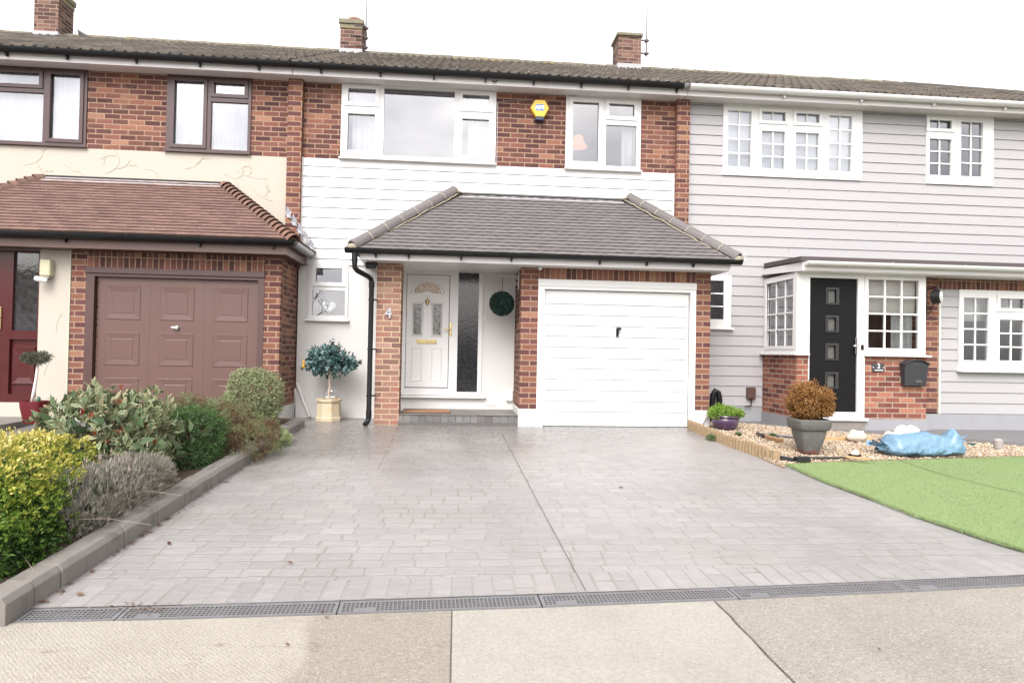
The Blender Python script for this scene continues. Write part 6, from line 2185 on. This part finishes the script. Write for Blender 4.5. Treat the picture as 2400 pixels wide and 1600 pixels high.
def litter():
    rg_ = random.Random(17)
    V, F, A = [], [], []
    sites = []
    for _ in range(170):
        y_ = rg_.uniform(3.3, 8.5)
        sites.append((-1.985 + abs(rg_.gauss(0, .022)), y_, rg_.uniform(.006, .022)))
    for _ in range(90):
        sites.append((rg_.uniform(-2.16, -2.5), rg_.uniform(3.3, 8.6), rg_.uniform(.012, .03)))
    for _ in range(40):
        sites.append((rg_.uniform(-1.9, 3.2), rg_.uniform(3.7, 8.7), rg_.uniform(.005, .010)))
    for _ in range(60):
        x_ = rg_.gauss(-1.5, .10)
        sites.append((x_, 3.25 + rg_.gauss(0, .03), rg_.uniform(.006, .014)))
    for x_, y_, s_ in ((-.93, 3.83, .035), (.475, 8.10, .04), (-1.86, 3.42, .035), (-1.97, 4.55, .04), (-1.97, 4.42, .035), (-1.96, 5.75, .05), (-1.75, 4.18, .03), (1.88, 2.72, .016), (-.59, 3.14, .02), (-.70, 2.87, .025), (-.62, 3.20, .02), (1.45, 5.55, .03)):
        sites.append((x_, y_, s_))
    for x_, y_, s_ in sites:
        s_ *= .68
        z_ = (gz(y_) if y_ > 3.35 else (-.24 + SL * (y_ - 3.2) if y_ > 3.2 else pz(x_, y_))) + .008
        if x_ < -2.0 and x_ > -2.14:
            z_ += .12
        if x_ < -2.14:
            z_ += .085
        a = rg_.uniform(0, 6.28)
        n_ = 7
        b0 = len(V)
        V.append((x_, y_, z_ + s_ * .15))
        for k in range(n_):
            r_ = s_ * rg_.uniform(.5, 1.1) * (1.3 if k in (0, 3) else .8)
            an = a + 2 * math.pi * k / n_
            V.append((x_ + math.cos(an) * r_, y_ + math.sin(an) * r_, z_ + rg_.uniform(0, .5) * s_))
        v_ = rg_.random()
        A += [v_] * (n_ + 1)
        F += [(b0, b0 + 1 + k, b0 + 1 + (k + 1) % n_) for k in range(n_)]
    o = fast_mesh('fallen_leaves', V, F, M_dead, {'rnd': A})
    o['kind'] = 'stuff'
    o['label'] = 'dead leaves and crumbs along the kerb, bed and driveway'


litter()

# ------------------------------------------------------------ right garden
t = thing('log_roll_edging', 'pale timber log-roll edging between driveway and gravel', 'log edging', (3.33, 7.6, -.05))
rg = random.Random(6)
M_log = m_plain('pale_timber', (.27, .19, .108), .85, var=.3, scale=14, bump=.6, bscale=40, dirt=((.30, .33, .16), 9, .56, .4))
LP = [(3.262, 8.83), (3.268, 8.4), (3.275, 7.9), (3.30, 7.5), (3.345, 7.1), (3.395, 6.72)]
pos = [v for v in zip(LP, LP[1:])]
dist = 0
pts = []
for (x0, y0), (x1, y1) in pos:
    L = math.hypot(x1 - x0, y1 - y0)
    n_ = int(round(L / .0625))
    pts += [(x0 + (x1 - x0) * k / n_, y0 + (y1 - y0) * k / n_) for k in range(n_)]
for x_, y_ in pts:
    h_ = .128 + rg.uniform(-.01, .008)
    lx, ly = rg.uniform(-.006, .006), rg.uniform(-.006, .006)
    b_ = MB().tube([(x_, y_, gz(y_) - .03), (x_ + lx * .5, y_ + ly * .5, gz(y_) + h_ * .6), (x_ + lx, y_ + ly, gz(y_) + h_)], .030, 9, r2=.0285)
    b_.build('log', M_log, t, smooth='auto')
MB().box(3.385, 3.46, 6.66, 6.70, -.15, .03).build('end_log', M_log, t, bevel=.003)

M_purple = m_plain('purple_glaze', (.065, .035, .075), .15, var=.25, scale=7, dirt=((.14, .10, .15), 10, .5, .6))
cx_, cy_ = 3.755, 8.78
t = thing('potted_plant', 'low glazed purple bowl with bright green leafy plant in the gravel corner', 'potted plant', (cx_, cy_, -.005))
MB().lathe([(.001, 0), (.10, 0), (.115, .012), (.165, .07), (.183, .12), (.178, .165), (.168, .178), (.185, .190), (.192, .203), (.186, .215), (.165, .213), (.155, .19), (.001, .18)], (cx_, cy_, -.012), 36).build('pot', M_purple, t, smooth='auto')
M_lime = m_attr('lime_leaf', [(0, (.07, .16, .015)), (.4, (.17, .34, .03)), (.75, (.32, .52, .07)), (1, (.5, .64, .16))], .5, trans=.3)
leaf_cloud('foliage', M_lime, [(cx_ - .02, cy_, .225, .19, .17, .09, 2.3), (cx_ + .16, cy_, .22, .10, .1, .06, 2), (cx_ - .08, cy_, .27, .08, .08, .07, 2)], 9000, .021, .015, t, 81, clusters=5, spread=.012, depth=.6, dirw=(.6, .6, .6), floor=lambda x, y: .15, noise_amp=.15, edges=False)

# grey square tapered pot with brown ball
cx_, cy_ = 3.985, 7.03
t = thing('potted_shrub', 'dead golden-brown box ball in a weathered grey square pot on the gravel', 'potted shrub', (cx_, cy_, -.04))
M_grey = m_plain('weathered_grey_pot', (.16, .155, .145), .75, var=.25, scale=7, bump=.5, bscale=60, dirt=((.25, .24, .23), 6, .58, .6))
nt = M_grey.node_tree
_t = NT('grey_pot_rust')
_p = _t.coord()
_z = _t.xyz(_p)[2]
_n = _t.noise(_p, 12, 5, .6)
_base = _t.mix(_t.sstep(_t.noise(_p, 9, 5, .7), .55, .7), (.115, .11, .103, 1), (.20, .19, .18, 1))
_v = _t.math('MULTIPLY_ADD', _t.noise(_p, 30, 4), .5, .75)
_base = _t.mix(1.0, _base, _t.vec(_v, _v, _v), 'MULTIPLY')
_k = _t.sstep(_t.math('MULTIPLY_ADD', _n, -.14, _z), -.075, -.105)
_cc = _t.mix(_k, _base, (.22, .055, .022, 1))
M_grey = _t.done(_cc, .8, _t.bump(_n, .5, .01), spec=.3)


def rot_pot(prof, rot, sq, n=40):
    return MB().lathe(prof, (cx_, cy_, -.045), n, rot=rot, sq=sq)


po = rot_pot([(.001, 0), (.084, 0), (.092, .015), (.142, .19), (.152, .262), (.170, .266), (.188, .30), (.196, .375), (.190, .385), (.172, .383), (.165, .34), (.001, .33)], 0, 7)
ang = R(-3)
for i, (x, y, z) in enumerate(po.v):
    dx, dy = x - cx_, y - cy_
    po.v[i] = (cx_ + dx * math.cos(ang) - dy * math.sin(ang), cy_ + dx * math.sin(ang) + dy * math.cos(ang), z)
po.build('pot', M_grey, t, smooth='auto', bevel=.004)
M_brl = m_attr('dead_box_leaf', [(0, (.07, .03, .010)), (.35, (.20, .085, .022)), (.65, (.36, .165, .045)), (.88, (.50, .27, .10)), (1, (.66, .47, .26))], .6, trans=.2, k=.70)
leaf_cloud('foliage', M_brl, [(cx_ + .040, cy_ + .05, .525, .222, .215, .212, 2.3)], 26000, .022, .010, t, 91, clusters=5, spread=.010, depth=.35, dirw=(.8, .6, .15), floor=lambda x, y: .30, noise_amp=.14, noise_sc=8)
stems(t, cx_ + .03, cy_ + .05, 20, .72, .2, 10)
leaf_cloud('stray_sprigs', M_brl, [(cx_ + .040, cy_ + .05, .53, .245, .235, .235, 2.2)], 500, .026, .010, t, 93, clusters=4, spread=.012, depth=.08, dirw=(1, .3, .1), floor=lambda x, y: .40, noise_amp=.12)

# blue sack
M_sack = m_plain('blue_plastic', (.135, .235, .325), .38, var=.14, scale=7, dirt=((.27, .27, .25), 4.5, .60, .5), bump=.12, bscale=40)


def sack():
    N1, N2 = 90, 44
    V = []
    ax0, ax1 = Vector((4.80, 7.02, .0)), Vector((5.80, 7.00, .0))
    for i in range(N1 + 1):
        s_ = i / N1
        c = ax0.lerp(ax1, s_)
        prof = min(1, (s_ / .16) ** .65) * min(1, ((1 - s_) / .10) ** .55)
        neck = 1.0
        if s_ < .14:
            neck = .35 + .65 * (s_ / .14)
        hgt = (.15 + .045 * math.exp(-((s_ - .45) / .25) ** 2) + .012 * math.sin(s_ * 13)) * neck * (prof * .9 + .1)
        wid = (.17 + .03 * math.sin(s_ * 5)) * (prof * .75 + .25) * (1 + (.55 if s_ > .9 else 0) * (s_ - .9) * 6)
        if s_ > .90:
            hgt *= .85
        for j in range(N2):
            a = 2 * math.pi * j / N2
            y = math.cos(a) * wid
            z = math.sin(a)
            z = z * hgt if z > 0 else z * hgt * .35
            p = Vector((c.x, c.y + y, c.z + z))
            q = Vector((p.x * 3.2, p.y * 5, p.z * 9))
            dis = noise.noise(q) * .022 + abs(noise.noise(Vector((p.x * 9 + p.y * 14, p.y * 9, p.z * 22)))) * .030 * (1 if s_ > .55 else .55)
            cre = abs(noise.noise(Vector((p.x * 16 - p.z * 25, p.y * 16 + 5, p.z * 18)))) * .026
            dir_ = Vector((0, math.cos(a), math.sin(a)))
            p += dir_ * (dis - cre)
            if s_ > .80 and z > 0:
                p.z += .10 * math.exp(-((s_ - .88) / .06) ** 2) * (z / max(hgt, .01))
            p.z = max(p.z, -.065 + .01 * noise.noise(q))
            V.append(tuple(p))
    F = []
    for i in range(N1):
        for j in range(N2):
            j2 = (j + 1) % N2
            F.append((i * N2 + j, (i + 1) * N2 + j, (i + 1) * N2 + j2, i * N2 + j2))
    o = fast_mesh('plastic_sack', V, F, M_sack, smooth=False)
    tag(o, 'crumpled pale blue plastic sack lying full on the gravel', 'sack')
    for nm, cx, cz, sg in (('a', 5.80, .11, 1), ('b', 4.80, .06, -1)):
        b_ = MB()
        for k in range(6):
            a = -.9 + k * .42
            p0 = Vector((cx - sg * .06, 6.95 + .10 * math.sin(a), cz - .03 + .03 * math.cos(a)))
            p1 = p0 + Vector((sg * (.10 + .025 * (k % 2)), .08 * math.sin(a * 1.4), .05 * math.cos(a * 2) + .02))
            p2 = p0 + Vector((sg * .08, .08 * math.sin(a * 1.4) + .06, -.03 + .04 * (k % 3)))
            b_.add([p0, p1, p2, p0 + Vector((0, .05, .02))], [(0, 1, 2), (0, 2, 3)])
        b_.build('gathered_end', M_sack, o)


sack()


def rock(name, x, y, z, rx, ry, rz, seed, mat, label, cat='rock', group=None):
    V, F = [], []
    n1, n2 = 9, 14
    for i in range(n1 + 1):
        for j in range(n2):
            a, b = math.pi * i / n1, 2 * math.pi * j / n2
            p = Vector((math.sin(a) * math.cos(b), math.sin(a) * math.sin(b), math.cos(a)))
            k = 1 + .35 * noise.noise(p * 1.6 + Vector((seed, 0, 0))) + .12 * noise.noise(p * 5 + Vector((seed, 3, 0)))
            V.append((x + p.x * rx * k, y + p.y * ry * k, z + p.z * rz * k))
    for i in range(n1):
        for j in range(n2):
            F.append((i * n2 + j, (i + 1) * n2 + j, (i + 1) * n2 + (j + 1) % n2, i * n2 + (j + 1) % n2))
    o = fast_mesh(name, V, F, mat)
    return tag(o, label, cat, group)


M_rockw = m_plain('white_stone', (.72, .69, .62), .9, var=.15, scale=14, bump=.8, bscale=40)
M_rockp = m_plain('pale_stone', (.55, .49, .40), .9, var=.2, scale=14, bump=.8, bscale=40, dirt=((.5, .32, .22), 8, .55, .5))
rock('garden_stone', 5.09, 7.85, .04, .115, .09, .085, 2, M_rockp, 'pale cream stone on the timber strip behind the gravel', 'stone', 'garden stones')
rock('garden_stone', 5.84, 7.95, .05, .175, .11, .125, 5, M_rockw, 'large white stone rising behind the blue sack', 'stone', 'garden stones')
rock('garden_stone', 5.52, 7.85, .03, .075, .07, .075, 8, M_rockp, 'small yellowish stone left of the large white one', 'stone', 'garden stones')
rock('garden_stone', 4.41, 6.83, -.02, .05, .04, .035, 11, M_rockp, 'small round pebble on a dark disc in the gravel', 'stone', 'garden stones')
tag(MB().lathe([(.001, 0), (.065, 0), (.068, .014), (.05, .02), (.001, .02)], (4.42, 6.85, -.05), 18).build('solar_light', M_black, smooth='auto'), 'flat black disc light under a pebble in the gravel', 'garden light', 'solar lights in the gravel')
tag(MB().lathe([(.001, 0), (.05, 0), (.052, .10), (.03, .12), (.001, .12)], (6.62, 7.40, -.04), 14).build('solar_light', m_plain('grey_cap', (.30, .27, .25), .6), smooth='auto'), 'small grey cylindrical light post at the far end of the gravel', 'garden light', 'solar lights in the gravel')
M_wood = m_plain('old_timber', (.24, .13, .06), .85, var=.25, scale=9, bump=.6, bscale=30)
M_wood2 = m_plain('pale_old_timber', (.44, .29, .14), .85, var=.25, scale=9, bump=.5)


def plank(name, a, b, w, h, mat, label, cat='timber', tilt=0.0, grp=None):
    a, b = Vector(a), Vector(b)
    d = (b - a).normalized()
    s_ = Vector((-d.y, d.x, 0)).normalized() * w / 2
    u_ = Vector((0, 0, h))
    o = MB().add([a - s_, b - s_, b + s_, a + s_, a - s_ + u_, b - s_ + u_, b + s_ + u_, a + s_ + u_], [(3, 2, 1, 0), (4, 5, 6, 7), (0, 1, 5, 4), (1, 2, 6, 5), (2, 3, 7, 6), (3, 0, 4, 7)]).build(name, mat, bevel=.004)
    return tag(o, label, cat, grp)


plank('timber_offcut', (3.98, 8.15, -.02), (4.0, 7.70, -.03), .075, .045, M_wood, 'brown timber offcut lying on the gravel left of the grey pot')
plank('edging_board', (4.40, 7.98, -.06), (5.34, 7.93, -.06), .05, .075, M_wood2, 'straight pale timber strip running behind the grey pot')
plank('wood_scrap', (4.22, 6.70, -.045), (4.38, 6.52, -.045), .035, .02, M_wood2, 'small pale wood scrap near the lawn edge')
plank('slate_piece', (3.62, 6.92, -.078), (3.98, 6.84, -.078), .11, .012, m_plain('brown_slate', (.13, .095, .08), .8, var=.25), 'flat brown board piece at the foot of the grey pot', 'board')
M_blk = m_plain('torn_black_plastic', (.02, .02, .022), .35, var=.2)
for a, b, w_, h_, lb in (((3.98, 8.28, -.02), (3.93, 8.0, -.01), .03, .05, 'black plastic edging end beside the brown timber offcut'),
                         ((3.44, 6.72, -.07), (3.58, 6.60, -.09), .05, .05, 'dark plastic scrap at the end of the log edging'),
                         ((3.60, 6.60, -.075), (3.76, 6.62, -.075), .07, .05, 'dark grey plastic block at the lawn corner'),
                         ((3.85, 6.72, -.06), (4.25, 6.74, -.06), .06, .012, 'thin dark strip of membrane along the top of the lawn'),
                         ((5.05, 6.84, -.055), (5.45, 6.90, -.055), .06, .010, 'thin dark membrane strip in front of the blue sack')):
    plank('plastic_scrap', a, b, w_, h_, M_blk, lb, 'plastic scrap', grp='plastic scraps in the gravel')
mb = MB().tube([(4.0, 8.32, -.0), (4.15, 8.25, .0), (4.32, 8.05, .005), (4.45, 7.95, -.01)], .018, 6)
tag(mb.build('edging_strip', m_plain('grey_edging', (.16, .155, .17), .7, var=.4, scale=20), smooth=True), 'grey flexible edging strip snaking behind the grey pot', 'edging')
M_weed = m_attr('weed_leaf', [(0, (.05, .10, .03)), (.6, (.12, .22, .07)), (1, (.25, .35, .14))], .7)
for x_, y_, s_, lb in ((3.235, 7.95, .075, 'green weed growing at the foot of the log edging'), (4.15, 8.18, .04, 'small green weed by the grey edging strip'), (3.72, 8.28, .03, 'tiny green seedling in the gravel near the purple bowl')):
    t = leaf_cloud('weed', M_weed, [(x_, y_, gz(y_) + .025, s_, s_ * 1.3, s_ * .7, 2)], 500, .02, .010, None, int(y_ * 10), dirw=(.6, .7, .5), depth=.7, edges=False)
    tag(t, lb, 'weed', 'weeds in the gravel')
tag(MB().tube([(3.60, 8.97, .16), (3.52, 8.90, .12), (3.46, 8.86, .04), (3.43, 8.85, .0)], .005, 6).build('cable', M_black), 'thin black cable looping beside the purple bowl', 'cable')

# ------------------------------------------------------------ fittings on the right house
t = thing('wall_clock', 'round black double-sided wall clock on the brick pier', 'clock', (6.86, G, 1.95))
ck = MB().lathe([(.001, -.06), (.080, -.06), (.10, -.045), (.10, .045), (.080, .06), (.001, .06)], (0, 0, 0), 28)
Mck = Matrix.Translation((6.83, G - .24, 1.935)) @ Matrix.Rotation(R(38), 4, 'Z') @ Matrix.Rotation(R(90), 4, 'X')
o = ck.build('case', M_black, t, smooth='auto')
o.data.transform(Mck)
o2 = MB().lathe([(.001, 0), (.078, 0), (.078, .004), (.001, .004)], (0, 0, .060), 28).build('dial', m_plain('clock_dial', (.80, .80, .77), .4), o)
o2.data.transform(Mck)
hd = MB().box(-.004, .004, -.05, .005, .0645, .067)
hd.box(-.005, .030, -.004, .004, .0645, .067)
for k in range(12):
    a = k * math.pi / 6
    hd.box(.064 * math.cos(a) - .004, .064 * math.cos(a) + .004, .064 * math.sin(a) - .004, .064 * math.sin(a) + .004, .0642, .066)
o3 = hd.build('hands', M_black, o)
o3.data.transform(Mck)
b_ = MB().tube([(6.86, G - .01, 1.66), (6.86, G - .01, 2.06)], .008, 6)
b_.tube([(6.86, G - .01, 2.05), (6.83, G - .24, 2.07), (6.83, G - .24, 2.03)], .008, 6)
b_.tube([(6.83, G - .24, 2.03), (6.83, G - .24, 2.10)], .014, 8)
b_.tube([(6.86, G - .01, 1.70), (6.86 + .02, G - .07, 1.72), (6.85, G - .12, 1.79), (6.84, G - .2, 1.84)], .006, 6)
b_.build('bracket', M_black, t)

t = thing('mailbox', 'dark grey mailbox with a curved lid on the bay brickwork', 'mailbox', (6.5, BAY, .8))
x0_, x1_, zt, zb_ = kx(6.165), kx(6.535), kz(.960), kz(.665)
M_mb = m_plain('mailbox_grey', (.035, .035, .040), .42, var=.08)
yf, yk = BAY - .115, BAY
bx = MB()
xi0, xi1 = x0_ + .035, x1_ - .025
bx.add([(xi0, yf + .03, zb_), (xi1, yf + .03, zb_), (x1_ - .01, yf, zt), (x0_ + .01, yf, zt), (xi0, yk, zb_), (xi1, yk, zb_), (x1_ - .01, yk, zt), (x0_ + .01, yk, zt)],
       [(0, 1, 2, 3), (5, 4, 7, 6), (4, 0, 3, 7), (1, 5, 6, 2), (3, 2, 6, 7), (4, 5, 1, 0)])
body = bx.build('body', M_mb, t, bevel=.005)
lid = []
xm = (x0_ + x1_) / 2
for k in range(15):
    s_ = -1 + 2 * k / 14
    lid.append((xm + s_ * .19, zt + .008 + .062 * (1 - abs(s_) ** 2.2)))
lid_in = [(x, z - .010) for x, z in lid[::-1]]
MB().prism((lid + lid_in)[::-1], yf - .025, yk).build('lid', M_mb, t, bevel=.002)
MB().prism([(x0_ + .012, zt - .001)] + [(x1_ - .012, zt - .001)] + [(x, z - .012) for x, z in lid[::-1][2:-2]], yf + .004, yk - .01).build('gable', M_mb, t)
fm = MB().box(xm - .145, xm + .145, yf - .010, yf + .004, zt - .035, zt - .015)
fm.build('slot_flap', m_plain('mailbox_light', (.12, .12, .125), .35), t, bevel=.003)
MB().lathe([(.001, 0), (.010, 0), (.009, .006), (.001, .006)], (0, 0, 0), 12).build('lock', M_chrome, t)
t.children[-1].data.transform(Matrix.Translation((xm, yf + .012, zt - .085)) @ Matrix.Rotation(R(90), 4, 'X'))
MB().wall(xm + .01, xm + .09, zb_ + .052, zb_ + .078, yf + .018, .006, [(xm + .016, xm + .084, zb_ + .058, zb_ + .072)]).build('label_holder', m_plain('label_holder', (.20, .18, .15), .4), t)

t = thing('number_plate', 'small slate sign with a white number 2 under the bay window', 'sign', (kx(5.85), BAY, .9))
x0_, x1_, z0_, z1_ = kx(5.764), kx(5.937), kz(.850), kz(.966)
cut = .012
MB().prism([(x0_ + cut, z0_), (x1_ - cut, z0_), (x1_, z0_ + cut), (x1_, z1_ - cut), (x1_ - cut, z1_), (x0_ + cut, z1_), (x0_, z1_ - cut), (x0_, z0_ + cut)], BAY - .018, BAY - .004).build('plate', m_plain('slate_plate', (.055, .055, .062), .3, var=.25, scale=18), t)
text_mesh('digit', '2', .088, M_logow, ((x0_ + x1_) / 2 + .008, BAY - .0195, z0_ + .077), t, .001, bold=.0015)
text_mesh('road_name', 'Stanfield Road', .0215, M_logow, ((x0_ + x1_) / 2 + .006, BAY - .0195, z0_ + .021), t, .001, bold=.0006)
sc_ = MB()
for x_ in (x0_ + .011, x1_ - .009):
    sc_.tube([(x_, BAY - .018, z0_ + .062), (x_, BAY - .022, z0_ + .062)], .0065, 10)
sc_.build('screw', M_logow, t)

mb = MB().tube([(3.965, M - .10, .0), (3.955, M - .10, .30), (3.96, M - .10, .42), (4.0, M - .10, .49), (4.05, M - .10, .46), (4.07, M - .10, .36), (4.075, M - .10, .0)], .042, 12)
tag(mb.build('flexible_pipe', M_black, smooth=True), 'black hooped pipe standing by the grey boards beside the garage', 'pipe')
t = thing('gas_meter_cover', 'small brown meter cover on the grey boards left of the bay', 'meter box', (4.6, M, .45))
MB().box(4.53, 4.668, M - .075, M - .012, .365, .548).build('cover', m_plain('brown_cover', (.075, .04, .032), .5), t, bevel=.012)
MB().tube([(4.605, M - .04, .365), (4.61, M - .04, .29), (4.59, M - .05, .255), (4.50, M - .05, .245)], .010, 7).build('pipe', M_black, t)

# ------------------------------------------------------------ across the street (seen in the window reflections)
t = thing('opposite_house', 'brick house with pale gable across the road, mirrored in the windows', 'house', (24, -20, -.4))
MB().wall(16, 31, -.4, 5.0, -19.9, .3, [(18, 20, 1, 2.2), (23, 25, 1, 2.2)]).build('wall', M_brick, t)
MB().add([(15.5, -19.5, 5), (31.5, -19.5, 5), (31.5, -23.5, 8), (15.5, -23.5, 8)], [(0, 1, 2, 3)]).build('roof', M_tred, t)
t = thing('opposite_house', 'white boarded house across the road to the left, mirrored in the red door glass', 'house', (-24, -20, -.4))
MB().boards(-31, -17, -.4, 2.6, 0, .25, -.4).build('wall', M_cladw, t)
t.children[0].data.transform(Matrix.Translation((-48, -19.5, 0)) @ Matrix.Rotation(math.pi, 4, 'Z'))
MB().add([(-32, -19.2, 2.6), (-16, -19.2, 2.6), (-16, -23.5, 5.6), (-32, -23.5, 5.6)], [(0, 1, 2, 3)]).build('roof', M_tmain, t)
M_hedge = m_attr('hedge_leaf', [(0, (.012, .025, .01)), (.6, (.035, .06, .02)), (1, (.09, .12, .05))], .7, trans=0)
h = leaf_cloud('hedge', M_hedge, [(-2, -16.5, .7, 11, .7, 1.5, 8)], 26000, .16, .09, None, 101, depth=.3, noise_amp=.04, edges=False)
tag(h, 'dark clipped hedge across the road, mirrored in the porch glass', 'hedge')
M_bark = m_plain('bark', (.06, .05, .042), .95, var=.3)


def bare_tree(x, y, h, seed, label):
    rg_ = random.Random(seed)
    t_ = thing('bare_tree', label, 'tree', (x, y, -.4), 'bare trees across the road')
    tr, br_ = MB(), MB()

    def grow(p, d, l_, r_, dep, mb_):
        q = p + d * l_
        mid = p + d * l_ * .5 + Vector((rg_.uniform(-1, 1), rg_.uniform(-1, 1), 0)) * l_ * .06
        mb_.tube([p, mid, q], r_, 5 if dep else 8, r2=r_ * .68, cap=False)
        if dep >= 6:
            return
        for _ in range(2 if dep < 1 else rg_.choice((2, 3))):
            ax = Vector((rg_.uniform(-1, 1), rg_.uniform(-1, 1), rg_.uniform(-.25, .8))).normalized()
            nd = (d * .75 + ax * .8).normalized()
            grow(q - d * l_ * rg_.uniform(0, .25), nd, l_ * rg_.uniform(.62, .82), r_ * .62, dep + 1, br_)
    grow(Vector((x, y, -.45)), Vector((0, 0, 1)), h * .24, .13, 0, tr)
    tr.build('trunk', M_bark, t_)
    br_.build('branches', M_bark, t_)


bare_tree(-6.1, -9.7, 6.5, 3, 'bare branching tree across the road, mirrored in the small window')
bare_tree(-1.3, -10.2, 7, 6, 'second bare tree across the road, opposite the front door')
bare_tree(6.5, -10.4, 7, 9, 'bare tree across the road, opposite the bay')
